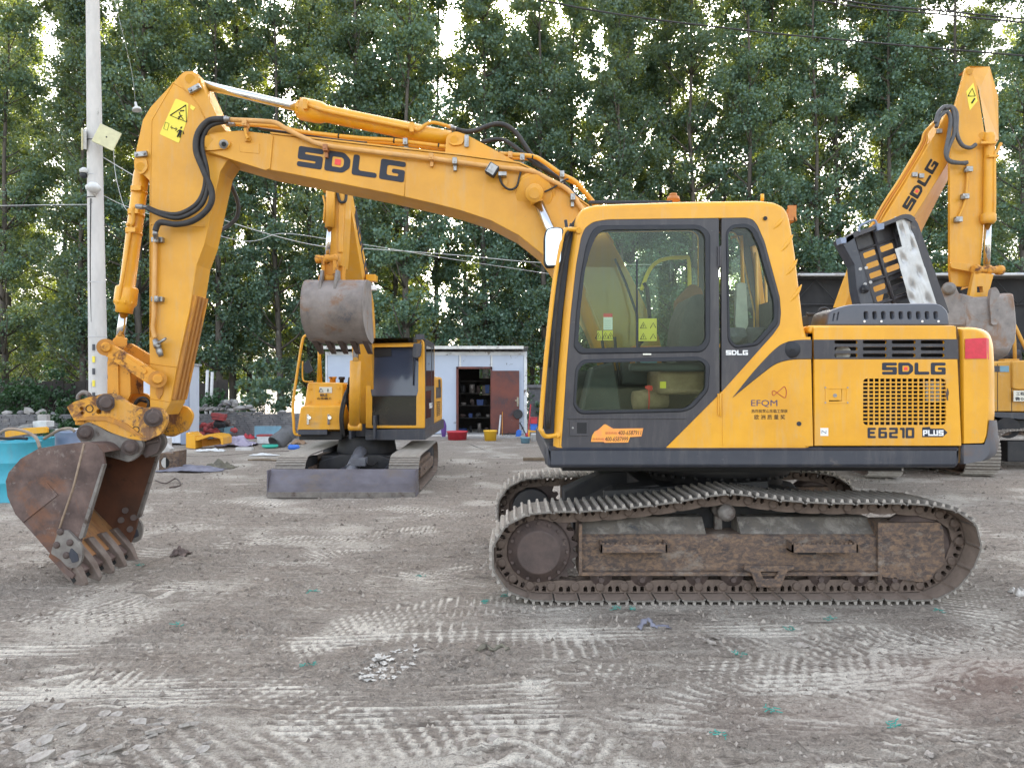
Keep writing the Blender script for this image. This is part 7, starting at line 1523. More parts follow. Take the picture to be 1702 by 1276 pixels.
# ------------------------------------------------------------------ second excavator: small, facing the camera
X2 = thing('excavator', 'small yellow tracked excavator facing the camera, dozer blade down and bucket raised', 'excavator', (-2.4, 12.6, 0))
def p2(b, name, m, bevel=0, parent=None, **k): return b.build(name, M_[m], parent or X2, bevel, **k)
def bxp(b, x0, x1, y0, y1, Y, D): b.box(XX(x0, Y), XX(x1, Y), Y, Y + D, ZZ(y1, Y), ZZ(y0, Y)); return b
# tracks: loops in (Y, z), shoe width along X
H2, Y0, Y1_ = .60, 10.95, 13.9
def oval(y0, y1, h):
    r = h / 2; pts = [(y1 - r * 1.2, .03)]
    pts = [(y0 + r * 1.3, .03), ((y0 + y1) / 2, .03), (y1 - r * 1.3, .03), (y1 - .13, .09), (y1, r), (y1 - .12, h - .06), (y1 - r * 1.2, h), ((y0 + y1) / 2, h - .02), (y0 + r * 1.2, h - .03), (y0 + .12, h - .09), (y0, r), (y0 + .12, .09)]
    return pts
def cross_track(parent, X0, wd, y0, y1, h, N, sc, yaw=0, piv=None, shared=None, side=1):
    # local (s along depth, y across) -> world: s -> +Y, local y -> -X ... rotate by 90 degrees
    M0 = Matrix.Translation((X0 + (wd if side > 0 else wd), 0, 0)) @ Matrix.Rotation(R(90), 4, 'Z')
    if piv is not None: M0 = Matrix.Translation(piv) @ Matrix.Rotation(yaw, 4, 'Z') @ Matrix.Translation(-Vector(piv)) @ M0
    return build_track(parent, oval(y0, y1, h), N, wd, 0, M0, sc, True, shared)
XL0, XR0 = XX(457, 11.0), XX(646, 11.0)
shs = cross_track(X2, XL0, .45, Y0, Y1_, H2, 40, .62); cross_track(X2, XR0, .45, Y0, Y1_, H2, 40, .62, shared=shs)
for X0 in (XL0, XR0):
    b = MB(); b.box(X0 + .10, X0 + .36, Y0 + .45, Y1_ - .45, .14, .42); p2(b, 'track_frame', 'tframe', .03)
    b = MB(); b.box(X0 + .36, X0 + .42, Y0 + .5, Y1_ - .6, .20, .36); b.box(X0 + .42, X0 + .44, Y0 + .9, Y0 + 1.1, .28, .31); p2(b, 'frame_side', 'tframe', .01)
    b = MB(); b.cyl((X0 + .14, Y0 + .33, .31), (X0 + .33, Y0 + .33, .31), .22, 24); p2(b, 'idler_wheel', 'under')
    b = MB(); b.cyl((X0 + .10, Y1_ - .33, .31), (X0 + .38, Y1_ - .33, .31), .20, 24); p2(b, 'sprocket', 'under')
b = MB(); b.box(XL0 + .45, XR0, 11.9, 13.0, .28, .50); b.box(XX(507, 11.6), XX(517, 11.6), 11.4, 12.0, .2, .5); b.lathe([(0, .5), (1, .45)], (-2.45, 12.5, .5), (-2.45, 12.5, .80), 32)
b.plate([(XL0 + .45, .1), (XL0 + .45, .42), (-2.75, .52), (-2.1, .52), (XR0, .42), (XR0, .15), (-2.1, .3), (-2.75, .3)], [], lambda p: (p[0], 11.75, p[1]), lambda p: (p[0], 11.9, p[1])); p2(b, 'centre_frame', 'under', .015)
# dozer blade with arms and ram
Yb = 10.72; b = MB(); prof = [(Yb + .10, 0.0), (Yb + .0, .06), (Yb + .03, .20), (Yb + .10, .34), (Yb + .13, .40), (Yb + .17, .40), (Yb + .14, .32), (Yb + .10, .20), (Yb + .09, .08), (Yb + .14, .0)]
b.prismx(prof, XX(445, Yb), XX(690, Yb)); bl = p2(b, 'dozer_blade', 'bladest', .005)
b = MB(); b.box(XX(445, Yb) - .004, XX(690, Yb) + .004, Yb - .012, Yb + .05, .0, .085); p2(b, 'cutting_edge', 'steel', .003, bl)
for xx in (XX(690, Yb), XX(445, Yb) - .015):
    b = MB(); b.box(xx, xx + .015, Yb - .0, Yb + .30, .02, .40); p2(b, 'blade_end', 'bladest', .003, bl)
for xa in (XX(548, 11.1), XX(640, 11.1)):
    b = MB(); b.tube([(xa - .08, Yb + .12, .16), (xa + (.22 if xa < -2.4 else -.0), 11.9, .36)], .075, 4); p2(b, 'blade_arm', 'skirt', .01)
b = MB(); b.cyl((XX(579, 11), Yb + .15, .20), (XX(590, 11.5), 11.75, .48), .09, 16); b.cyl((XX(585, 11.3), 11.3, .35), (XX(592, 11.6), 11.95, .56), .10, 14); b.box(XX(584, 11.3), XX(608, 11.3), 11.25, 11.45, .40, .52); p2(b, 'blade_ram', 'ramgrey', .006)
b = MB(); b.tube(spline([(XX(606, 11.3), 11.3, .45), (XX(616, 11.4), 11.5, .38), (XX(625, 11.6), 11.8, .42)], 4), .012, 6); p2(b, 'ram_hose', 'hose')
# upper deck and skirt
Yf = 11.85
b = MB(); b.prism([(607, 714), (707, 712), (707, 731), (607, 731)], Yf - .02, Yf + 3.2); p2(b, 'side_skirt', 'skirt', .01)
b = MB(); bxp(b, 497, 568, 716, 731, Yf + .1, 3.0); b.box(XX(560, Yf), XX(610, Yf), Yf + .6, Yf + 3, .78, .95); p2(b, 'deck_plate', 'under', .01)
b = MB(); b.box(XX(497, Yf), XX(545, Yf), Yf - .05, Yf + .12, ZZ(722, Yf), ZZ(713, Yf)); p2(b, 'front_step', 'skirt', .004)
# cab
cfo = rnd([(607, 712), (607, 575), (612, 567), (622, 563), (700, 563), (705, 568), (706, 640), (706, 712)], 3, 3); cfi = rnd([(618, 707), (618, 660), (616, 650), (617, 584), (622, 577), (692, 576), (696, 582), (695, 650), (692, 660), (692, 707)], 2, 3)
b = MB(); b.prism(cfo, Yf, Yf + .05, holes=[cfi], rims=[(.012, 0), (.004, .2), (0, .6)]); p2(b, 'cab_front_frame', 'yellow')
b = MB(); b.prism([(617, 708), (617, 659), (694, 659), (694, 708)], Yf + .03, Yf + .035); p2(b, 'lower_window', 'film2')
b = MB(); q_ = rnd([(616, 657), (615, 582), (622, 575), (692, 574), (698, 582), (697, 657)], 2, 3); zb2 = ZZ(657, Yf)
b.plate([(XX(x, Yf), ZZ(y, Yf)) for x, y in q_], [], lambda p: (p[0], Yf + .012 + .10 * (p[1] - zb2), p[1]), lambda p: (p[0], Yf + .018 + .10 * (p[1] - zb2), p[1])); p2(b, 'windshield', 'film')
b = MB(); b.box(XX(617, Yf), XX(696, Yf), Yf + .015, Yf + .035, ZZ(659, Yf), ZZ(656.5, Yf)); p2(b, 'window_rail', 'gasket')
b = MB(); b.prism(rnd([(619, 593), (619, 578), (650, 578), (651, 592)], 2, 3), Yf + .06, Yf + .07); p2(b, 'sun_visor', 'black')
Yr = Yf + 1.45
b = MB(); b.box(XX(608, Yf), XX(706, Yf), Yf + .06, Yr, ZZ(563, Yf) - .03, ZZ(563, Yf) + .015); p2(b, 'cab_roof', 'dark', .02)
b = MB(); b.prism([(621, 562), (617, 571), (694, 569), (690, 561)], Yf - .04, Yf - .03); p2(b, 'roof_visor', 'glassd')
b = MB(); b.box(XX(608, Yf), XX(611, Yf), Yf + .05, Yr, ZZ(712, Yf), ZZ(565, Yf)); b.box(XX(608, Yf), XX(706, Yf), Yr, Yr + .04, ZZ(712, Yf), ZZ(565, Yf)); p2(b, 'cab_wall', 'yellow')
xr = XX(706, Yf)
def sidep(name, m, po, parent=None, dx=0.0, th=.02, bev=0):
    """side face in (Y, z)"""
    b = MB(); b.plate(po, [], lambda p: (xr + dx, p[0], p[1]), lambda p: (xr + dx - th, p[0], p[1])); return p2(b, name, m, bev, parent)
zt_, zb_ = ZZ(565, Yf), ZZ(712, Yf); zm = .95 + .55
dd = sidep('cab_door', 'dark', [(Yf + .06, zb_), (Yr, zb_), (Yr, zt_), (Yf + .06, zt_)])
sidep('door_window', 'glassd', [(Yf + .14, zb_ + .68), (Yf + .95, zb_ + .68), (Yf + .92, zt_ - .08), (Yf + .2, zt_ - .08)], dd, .004, .004)
sidep('door_window', 'glassd', [(Yf + 1.05, zb_ + .68), (Yr - .06, zb_ + .68), (Yr - .12, zt_ - .08), (Yf + 1.05, zt_ - .08)], dd, .004, .004)
sidep('door_window', 'glassd', [(Yf + .14, zb_ + .15), (Yf + .85, zb_ + .15), (Yf + .9, zb_ + .6), (Yf + .14, zb_ + .6)], dd, .004, .004)
letters('SDLG', (xr + .006, Yf + .62, zb_ + .30), (0, 1, 0), (0, 0, 1), .09, X2, M_['white'], width=.42, name='maker_lettering')
b = MB(); b.box(XX(560, Yf), xr, Yr + .06, Yf + 3.0, zb_ - .02, zb_ + .85); p2(b, 'engine_housing', 'yellow', .06, seg=3)
b = MB(); b.box(xr, xr + .006, Yr + .3, Yr + 1.2, zb_ + .45, zb_ + .65); p2(b, 'side_stripe', 'dark')
b = MB(); b.box(xr + .004, xr + .012, Yr + .75, Yr + 1.05, zb_ + .62, zb_ + .8); p2(b, 'vent_panel', 'under')
b = MB()
for k in range(8): b.box(xr + .004, xr + .010, Yr + .4, Yr + 1.0, zb_ + .12 + k * .035, zb_ + .135 + k * .035)
p2(b, 'side_vents', 'under')
# mirror and wiper on the cab
b = MB(); b.prism(rnd([(684, 593), (687, 570), (701, 571), (699, 592), (692, 596)], 3, 3), Yf - .16, Yf - .10, rims=[(.008, 0), (0, .3)]); b.tube([P(700, 567, Yf - .05), P(697, 575, Yf - .1)], .01, 6); b.box(XX(692, Yf), XX(706, Yf), Yf - .1, Yf - .02, ZZ(565, Yf), ZZ(556, Yf)); p2(b, 'cab_mirror', 'skirt', .004)
b = MB(); b.tube([P(687, 640, Yf - .02), P(687, 594, Yf - .04)], .010, 6); p2(b, 'wiper_arm', 'gasket')
# tank side box on the left
b = MB(); b.prism(rnd([(505, 676), (511, 637), (515, 635), (568, 636), (571, 640), (570, 676)], 1.5, 2), Yf + .12, Yf + 1.3, rims=[(.02, 0), (0, .02)]); tb = p2(b, 'fuel_tank', 'yellow')
b = MB(); b.prism(rnd([(493, 716), (499, 677), (505, 674), (566, 674), (568, 678), (567, 716)], 2, 3), Yf - .05, Yf + 1.0, rims=[(.025, 0), (0, .03)]); lb_ = p2(b, 'tool_box', 'yellow')
b = MB(); b.prism(rnd([(503, 704), (508, 684), (559, 684), (561, 704)], 3, 3), Yf - .056, Yf - .045, rims=[(.006, 0), (0, 1)]); p2(b, 'box_panel', 'yellow', 0, lb_)
for px in (514, 548):
    b = MB(); b.box(XX(px - 2, Yf), XX(px + 2, Yf), Yf - .075, Yf - .055, ZZ(705, Yf), ZZ(688, Yf)); b.cyl(P(px, 694, Yf - .06), P(px, 694, Yf - .08), .03, 12); p2(b, 'toggle_latch', 'chrome', .002, lb_)
for (x, y) in ((516, 646), (563, 645), (515, 668), (563, 667)):
    b = MB(); b.cyl(P(x, y, Yf + .12), P(x, y, Yf + .10), .022, 10); p2(b, 'tank_bolt', 'yellow', .002, tb)
b = MB(); b.box(XX(528, Yf), XX(549, Yf), Yf + .105, Yf + .12, ZZ(653, Yf), ZZ(643, Yf)); p2(b, 'warning_decal', 'license', 0, tb); Yt = Yf + .1
b = MB(); t_ = [P(530, 651, Yt), P(537, 651, Yt), P(533.5, 645, Yt)]; b.tube(t_ + [t_[0]], .006, 4); b.tube([P(545, 646, Yt), P(545, 651, Yt)], .008, 4); p2(b, 'decal_print', 'ink', 0, tb)
letters('SDLG', P(532, 658.5, Yt), (1, 0, 0), (0, 0, 1), .038, tb, M_['ink'], width=.115, name='maker_lettering')
text_obj('山东临工', 1, M_['inkblk'], tb, P(527, 664, Yt), (1, 0, 0), (0, 0, 1), 'maker_lettering', bold=.02, depth=.002, fitw=.235, fith=.04)
b = MB(); b.lathe([(0, .05), (.7, .05), (.75, .065), (1, .065)], P(553, 636, Yf + .4), P(553, 626, Yf + .4), 14); p2(b, 'filler_cap', 'worn'); b = MB(); b.lathe([(0, .035), (.5, .035), (.6, .055), (1, .05)], P(568, 636, Yf + .4), P(568, 626, Yf + .4), 12); p2(b, 'filler_cap', 'gasket')
# handrail with mirror
b = MB(); b.tube(spline([P(500, 722, Yf), P(490, 720, Yf - .02), P(488, 700, Yf - .02), P(487, 670, Yf), P(494, 620, Yf), P(502, 570, Yf), P(506, 559, Yf), P(515, 556, Yf), P(526, 557, Yf)], 5), .022, 8)
b.tube([P(531, 640, Yf + .2), P(531, 600, Yf + .15), P(530, 560, Yf)], [.05, .03, .022], 8); b.tube(spline([P(503, 600, Yf), P(503, 628, Yf), P(508, 634, Yf), P(520, 634, Yf + .1)], 4), .014, 6); p2(b, 'hand_rail', 'yellow')
b = MB(); b.prism(rnd([(504, 606), (512, 597), (521, 616), (512, 621), (506, 618)], 2, 3), Yf - .05, Yf - .01); p2(b, 'side_mirror', 'gasket', .006)
# boom: profile in (Y, z) with real width in X
bx0, bx1 = -2.52, -2.22
back = [(12.35, .95), (12.25, 1.5), (12.1, 2.1), (12.02, 2.6), (11.9, 2.95), (11.4, 3.40), (10.98, 3.72), (10.4, 4.22), (10.0, 4.62), (9.85, 4.68), (9.8, 4.55), (9.95, 4.35), (10.45, 3.80), (11.0, 3.20), (11.3, 2.85), (11.55, 2.45), (11.75, 1.9), (12.0, 1.2), (12.1, .95)]
b = MB(); b.prismx(back, bx0, bx1); bo2 = p2(b, 'boom', 'boomyel', .012)
A_, B_ = Vector((bx1 + .003, 10.42, 4.03)), Vector((bx1 + .003, 11.28, 3.22)); ux_ = (B_ - A_); L_ = ux_.length; ux_.normalize(); uy_ = Vector((1, 0, 0)).cross(ux_); uy_ = -uy_ if uy_.dot(Vector((0, 1, 1))) < 0 else uy_
Q = B_; uxr = (A_ - B_).normalized(); 
letters('SDLG', A_ , ux_, ux_.cross(Vector((-1, 0, 0))) if False else Vector((0, -ux_.z, ux_.y)), .17, bo2, M_['ink'], width=L_, name='maker_lettering')
b = MB(); b.box(bx0 - .02, bx1 + .02, 12.0, 12.35, .80, 1.0); b.box(bx0 - .06, bx0 - .02, 11.7, 12.4, .78, 1.15); b.box(bx1 + .02, bx1 + .06, 11.7, 12.4, .78, 1.15); p2(b, 'boom_bracket', 'skirt', .006)
b = MB(); b.cyl((-2.46, 11.55, 1.02), (-2.40, 11.35, 2.0), .085, 20); b.lathe([(0, .06), (1, .06)], (-2.55, 11.55, .98), (-2.35, 11.55, .98), 14); p2(b, 'lift_barrel', 'boomyel', 0)
b = MB(); b.cyl((-2.40, 11.35, 1.95), (-2.36, 11.28, 2.62), .045, 16); p2(b, 'cylinder_rod', 'chrome')
b = MB(); b.box(XX(612, 11.3), XX(628, 11.3), 11.1, 11.3, ZZ(470, 11.3), ZZ(459, 11.3)); wl = p2(b, 'work_lamp', 'yellow', .01); b = MB(); b.box(XX(615, 11.2), XX(628, 11.2), 11.05, 11.15, ZZ(484, 11.2), ZZ(476, 11.2)); p2(b, 'lamp_glass', 'white', .01, wl)
for k, dx in enumerate((.30, .34)):
    b = MB(); b.tube(spline([(bx0 + .02, 12.1, .85), (bx0 - .06, 11.6, 1.35), (bx0 + .0, 11.5, 1.75)], 5), .022, 8); b.tube(spline([(XX(569, 11.7) + .03 * k, 11.7, .82), (XX(566, 11.6) + .03 * k, 11.6, 1.15), (XX(574, 11.6) + .03 * k, 11.6, 1.5), (XX(583, 11.6), 11.7, 1.62)], 5), .022, 8); p2(b, 'boom_hose', 'hose')
# arm and bucket
Ya = 9.95; 
b = MB(); b.prism([(552, 300), (576, 300), (574, 360), (570, 428), (568, 442), (548, 442), (548, 380)], Ya - .15, Ya + .20); b.prism([(563, 310), (574, 310), (570, 420), (562, 420)], Ya - .17, Ya - .15, Yref=Ya - .15); arm2 = p2(b, 'arm', 'boomyel', .008)
b = MB(); b.plate([(9.75, 4.55), (9.75, 4.25), (9.9, 4.2), (10.15, 4.3), (10.15, 4.6)], [], lambda p: (bx0 + .0, p[0], p[1]), lambda p: (bx1 - .0, p[0], p[1])); p2(b, 'arm_head', 'boomyel', .01)
b = MB(); b.cyl(P(550, 300, Ya - .22), P(548, 378, Ya - .22), .062, 18); b.tube([P(537, 325, Ya - .25), P(540, 340, Ya - .25), P(538, 365, Ya - .25), P(539, 370, Ya - .22)], .014, 6); p2(b, 'cylinder_barrel', 'boomyel')
b = MB(); b.cyl(P(548, 377, Ya - .22), P(544, 428, Ya - .22), .034, 16); p2(b, 'cylinder_rod', 'chrome')
b = MB(); b.tube(spline([P(560, 318, Ya - .2), P(565, 335, Ya - .2), P(574, 334, Ya - .2), P(576, 318, Ya - .15)], 5), .02, 8); p2(b, 'hydraulic_hose', 'hose')
for (x0, x1, y, r) in ((524, 562, 431, .055), (530, 558, 517 - 52, .06)):
    b = MB(); b.lathe([(0, .03), (.05, r), (.2, r), (.22, r * .8), (.4, r * .8), (.42, r), (.6, r), (.62, r * .8), (.9, r), (1, .03)], P(x0, y, Ya - .3), P(x1, y - 2, Ya - .3), 16); p2(b, 'link_pin', 'worn')
for (x0, x1) in ((534, 539), (553, 558)):
    b = MB(); b.prism([(x0, 432), (x1, 432), (x1 + 1, 468), (x0, 468)], Ya - .34, Ya - .20); p2(b, 'bucket_link', 'worn', .004)
b = MB(); b.prism([(540, 438), (553, 438), (553, 466), (540, 466)], Ya - .28, Ya - .24); p2(b, 'link_web', 'worn', .004); b = MB(); b.prism([(560, 436), (570, 436), (568, 470), (560, 470)], Ya - .1, Ya + .1); p2(b, 'arm_stub', 'worn', .004)
# bucket: profile (Y, z) swept in X between two end plates
xb0, xb1 = XX(501, 9.4), XX(603, 9.45)
pr = [(9.95, 3.02), (9.62, 3.00), (9.45, 2.88), (9.38, 2.68), (9.40, 2.50), (9.52, 2.36), (9.75, 2.24), (10.05, 2.19)]
sp_ = [(p.x, p.y) for p in spline([(a, c, 0) for a, c in pr], 4)]; inn = inset(sp_ + [(10.1, 2.6)], .025)[:len(sp_)]
b = MB(); vs = []; n = len(sp_)
for (y, z) in sp_: vs += [(xb0, y, z), (xb1, y, z)]
b.add(vs, [(2 * i, 2 * i + 1, 2 * i + 3, 2 * i + 2) for i in range(n - 1)], True); vs = []
for (y, z) in inn: vs += [(xb0, y, z), (xb1, y, z)]
b.add(vs, [(2 * i, 2 * i + 2, 2 * i + 3, 2 * i + 1) for i in range(n - 1)], True); bk = b.build('bucket_shell', M_['steelb'], X2)
for xx in (xb0 - .012, xb1 - .008):
    b = MB(); b.plate(sp_ + [(10.15, 2.25), (10.02, 2.62)], [], lambda p: (xx, p[0], p[1]), lambda p: (xx + .02, p[0], p[1])); p2(b, 'bucket_side', 'steelb', .003, bk)
b = MB(); b.box(xb0, xb1, 9.385, 9.395, 2.60, 2.615); b.box(xb0, xb1, 9.50, 9.56, 2.90, 2.915); p2(b, 'seam_bar', 'steel', 0, bk)
for px in (531, 556):
    b = MB(); xx = XX(px, 9.5); b.plate([(9.40, 2.70), (9.46, 2.95), (9.55, 3.12), (9.68, 3.12), (9.7, 2.95), (9.6, 2.9)], [], lambda p: (xx, p[0], p[1]), lambda p: (xx + .035, p[0], p[1])); p2(b, 'bucket_ear', 'steel', .004, bk)
for k in range(5):
    xx = xb0 + .05 + k * (xb1 - xb0 - .1) / 4; b = MB(); b.plate([(9.80, 2.24), (9.88, 2.27), (10.12, 2.21), (10.22, 2.06), (10.05, 2.12), (9.9, 2.18)], [], lambda p: (xx - .035, p[0], p[1]), lambda p: (xx + .035, p[0], p[1])); p2(b, 'bucket_tooth', 'hub', .006, bk)

# ------------------------------------------------------------------ third excavator on the right, mostly behind the main machine
X3 = thing('excavator', 'yellow excavator behind the main one, its arm hanging straight down at the upper right', 'excavator', (7.6, 14.5, 0))
def p3(b, name, m, bevel=0, parent=None, **k): return b.build(name, M_[m], parent or X3, bevel, **k)
piv = Vector((7.3, 13.0, 0)); yaw = R(-8)
sh3 = None
for X0, y0 in ((XX(1437, 12.9), 12.7), (XX(1598, 13.1), 12.95)):
    sh3 = cross_track(X3, X0, .56, y0, y0 + 3.6, .86, 44, .9, yaw, Vector((X0, y0, 0)), sh3)
    Mx = Matrix.Translation((X0, y0, 0)) @ Matrix.Rotation(yaw, 4, 'Z')
    b = MB(); b.box(.12, .44, .5, 3.1, .2, .55, Mx); b.box(.06, .12, .6, 3.0, .26, .45, Mx); p3(b, 'track_frame', 'tframe', .02)
    for yy in (.55, .95, 1.35, 1.75, 2.15, 2.55):
        b = MB(); b.cyl(Mx @ Vector((.08, yy, .17)), Mx @ Vector((.48, yy, .17)), .085, 12); p3(b, 'track_roller', 'hub')
    b = MB(); b.cyl(Mx @ Vector((.16, .44, .43)), Mx @ Vector((.40, .44, .43)), .31, 20); p3(b, 'idler_wheel', 'hub')
Mu = Matrix.Translation((7.45, 14.8, 0)) @ Matrix.Rotation(yaw, 4, 'Z')
b = MB(); b.box(-.9, .9, -1.0, 1.0, .3, .85, Mu); b.lathe([(0, .6), (1, .6)], (7.45, 14.8, .8), (7.45, 14.8, 1.08), 30); p3(b, 'centre_frame', 'under', .02)
b = MB(); b.box(-1.3, 1.25, -1.5, 2.6, 1.08, 1.28, Mu); p3(b, 'upper_deck', 'skirt', .02)
b = MB(); b.box(-1.25, 1.2, .4, 2.6, 1.28, 2.0, Mu); p3(b, 'engine_housing', 'yellow', .06)
b = MB(); b.box(-1.22, -.3, -1.45, .2, 1.28, 2.45, Mu); p3(b, 'cab_body', 'yellow', .06)
b = MB(); b.box(-1.16, -.36, -1.46, -1.44, 1.5, 2.35, Mu); b.box(-1.23, -1.215, -1.3, .0, 1.6, 2.35, Mu); p3(b, 'cab_window', 'glassd')
b = MB(); b.box(4.75, 6.60, 10.5, 13.6, 1.30, 2.36); p3(b, 'valve_housing', 'yellow', .06)
b = MB(); b.box(4.70, 6.65, 10.4, 13.7, 1.10, 1.30); p3(b, 'front_deck', 'skirt', .02)
# opened engine cover
Yo = 10.2; hc = [(1398, 400), (1432, 375), (1470, 368), (1500, 356), (1514, 357), (1524, 366), (1572, 515), (1440, 545), (1423, 470)]
hood = thing('opened_engine_cover', 'opened black engine cover with slots and silver quilted lining above the main excavator hood', 'engine cover', tuple(P(1490, 460, Yo)))
sl_ = []
def hq(u, v):  # u across 0..1, v down 0..1
    a = Vector((1418, 388)).lerp(Vector((1488, 362)), u); c = Vector((1462, 535)).lerp(Vector((1532, 510)), u); q = a.lerp(c, v); return (q.x, q.y)
for (u0, u1) in ((.08, .38), (.48, .80)):
    for v in (.24, .36, .47, .62, .73, .86): sl_.append(rnd([hq(u0, v), hq(u1, v), hq(u1, v + .06), hq(u0, v + .06)], 2.5, 3))
ph = lambda b, name, m, bev=0, par=None: b.build(name, M_[m], par or hood, bev)
b = MB(); b.prism([hq(-.05, 0), hq(1.25, 0), hq(1.25, 1.1), hq(-.05, 1.1)], Yo + .25, Yo + .28, holes=sl_, Yref=Yo + .25); ph(b, 'slotted_panel', 'dark', .004)
for u in (-.02, .43, .88):
    b = MB(); b.tube([P(*hq(u, 0), Yo + .23), P(*hq(u, 1.05), Yo + .23)], .022, 6); ph(b, 'cover_rib', 'dark')
for v in (.2, .56, .82):
    b = MB(); b.tube([P(*hq(-.02, v), Yo + .23), P(*hq(1.1, v), Yo + .23)], .016, 6); ph(b, 'cover_rib', 'dark')
b = MB(); b.prism([(1396, 398), (1418, 388), (1462, 540), (1440, 548), (1424, 480), (1420, 440)], Yo + .0, Yo + .24, Yref=Yo); ph(b, 'cover_side', 'skirt', .01)
b = MB(); b.prism([(1394, 396), (1404, 396), (1404, 405), (1396, 406)], Yo - .05, Yo + .1, Yref=Yo); b.prism([(1455, 372), (1468, 372), (1468, 381), (1457, 384)], Yo - .03, Yo + .1, Yref=Yo); ph(b, 'cover_bracket', 'bluegrey', .004)
b = MB(); b.prism(rnd([(1404, 398, 4), (1420, 385, 6), (1466, 372, 4), (1500, 356, 6), (1514, 356, 8), (1523, 364, 6), (1517, 369, 0), (1505, 362, 4), (1470, 376, 0), (1424, 393, 4), (1408, 404, 0)], None, 3), Yo + .0, Yo + .26, Yref=Yo); ph(b, 'cover_top', 'dark', .006)
b = MB(); b.prism(rnd([(1508, 358, 0), (1524, 366, 8), (1578, 520, 2), (1564, 524, 2), (1512, 376, 4)], None, 4), Yo + .10, Yo + .28, Yref=Yo + .1); ph(b, 'cover_end', 'dark', .012)
# quilted lining as a pillowed sheet
b = MB(); nx, ny = 26, 40; vs = []
for j in range(ny + 1):
    v = j / ny; xl = 1482 + (1532 - 1482) * v if v > .32 else 1479 + 13 * v / .32 * 1.0 + 8; xr_ = 1511 + (1564 - 1511) * v; y0_ = 362 + (528 - 362) * v
    if v > .32: xl = 1487 + (1520 - 1487) * (v - .32) / .68
    for i in range(nx + 1):
        u = i / nx; x = xl + (xr_ - xl) * u; y = y0_ + (4 if v < .5 else 0) * (u - .5); 
        d = min(math.hypot((u - a) * 1.5, (v - c) * 3.2) for a, c in ((.3, .12), (.75, .27), (.25, .42), (.75, .55), (.3, .68), (.75, .82), (.3, .95), (.1, .8), (.95, .1)))
        dep = .055 * math.exp(-(d / .14) ** 2) + .008 * math.sin(14 * math.atan2(v - .5, u - .5) + 9 * d) * math.exp(-(d / .35) ** 2)
        vs.append(P(x, y, Yo + .04) + Vector((0, dep, 0)))
b.add(vs, [(j * (nx + 1) + i, j * (nx + 1) + i + 1, (j + 1) * (nx + 1) + i + 1, (j + 1) * (nx + 1) + i) for j in range(ny) for i in range(nx)], True); ph(b, 'quilted_lining', 'quilt')
b = MB(); b.tube(spline([P(1428, 386, Yo), P(1430, 375, Yo), P(1452, 366, Yo), P(1457, 372, Yo)], 4), .016, 6); ph(b, 'lift_handle', 'bluegrey')
for (x, y) in ((1430, 447), (1440, 445), (1438, 472), (1447, 469)):
    b = MB(); b.cyl(P(x, y, Yo - .01), P(x, y, Yo + .0), .022, 10); ph(b, 'cover_bolt', 'tin')
b = MB(); b.blob(P(1437, 480, Yo - .02), .06, .05, .06, 3, .2, 10); ph(b, 'cover_latch', 'gasket')
# boom of the third machine
Y3 = 11.6
BP = [(1400, 520), (1418, 470), (1440, 412), (1470, 362), (1510, 297), (1555, 222), (1572, 190), (1586, 178), (1598, 183), (1604, 200), (1596, 222), (1577, 268), (1545, 320), (1512, 372), (1480, 440), (1462, 520)]
b = MB(); b.prism(rnd(BP, 3, 2), Y3, Y3 + .45); bo3 = p3(b, 'boom', 'boomyel', .008)
b = MB(); qa = [P(x, y, Y3 + .002) for x, y in ((1474, 452), (1512, 372), (1545, 320), (1577, 268), (1590, 236))]; qb = [P(x, y, Y3 + .45) for x, y in ((1500, 462), (1534, 380), (1561, 326), (1582, 288), (1594, 250))]
b.add(qa + qb, [(i, i + 1, 6 + i, 5 + i) for i in range(4)]); p3(b, 'boom_underside', 'boomyel', 0, bo3)
o0 = P(1513, 352, Y3 - .003); e0 = P(1561, 272, Y3 - .003); ux_ = e0 - o0; lw = ux_.length; ux_.normalize(); uy_ = Vector((-ux_.z, 0, ux_.x))
letters('SDLG', o0, ux_, uy_, .155, bo3, M_['inkblk'], width=lw, red=M_['redsq'], name='maker_lettering')
for off, m_ in ((0, 'boomyel'), (4, 'amberp'), (8, 'boomyel')):
    b = MB(); b.tube(spline([P(1432 - off * .6, 420, Y3 + .1), P(1470 - off, 352 - off * .3, Y3 + .1), P(1510 - off, 288, Y3 + .1), P(1538 - off, 240, Y3 + .1), P(1541 - off * .5, 220, Y3 + .1), P(1558, 200, Y3 + .1)], 5), .02, 8); p3(b, 'hydraulic_pipe', m_)
for (x, y) in ((1560, 219), (1519, 291), (1530, 293)):
    b = MB(); b.box(XX(x, Y3) - .04, XX(x, Y3) + .04, Y3 - .04, Y3, ZZ(y, Y3) - .035, ZZ(y, Y3) + .035); p3(b, 'pipe_clamp', 'zinc', .004)
for pts in ([(1555, 205), (1560, 187), (1572, 177), (1584, 184), (1586, 220), (1577, 245), (1574, 262), (1582, 270), (1600, 271), (1608, 270)], [(1556, 212), (1562, 195), (1574, 186), (1580, 200), (1576, 230), (1572, 255), (1580, 268), (1606, 272)], [(1570, 180), (1582, 178), (1590, 190), (1590, 220), (1598, 240), (1612, 246), (1622, 240)]):
    b = MB(); ptube(b, pts, .030, 11.28, 8, 5); p3(b, 'hydraulic_hose', 'hoseg')
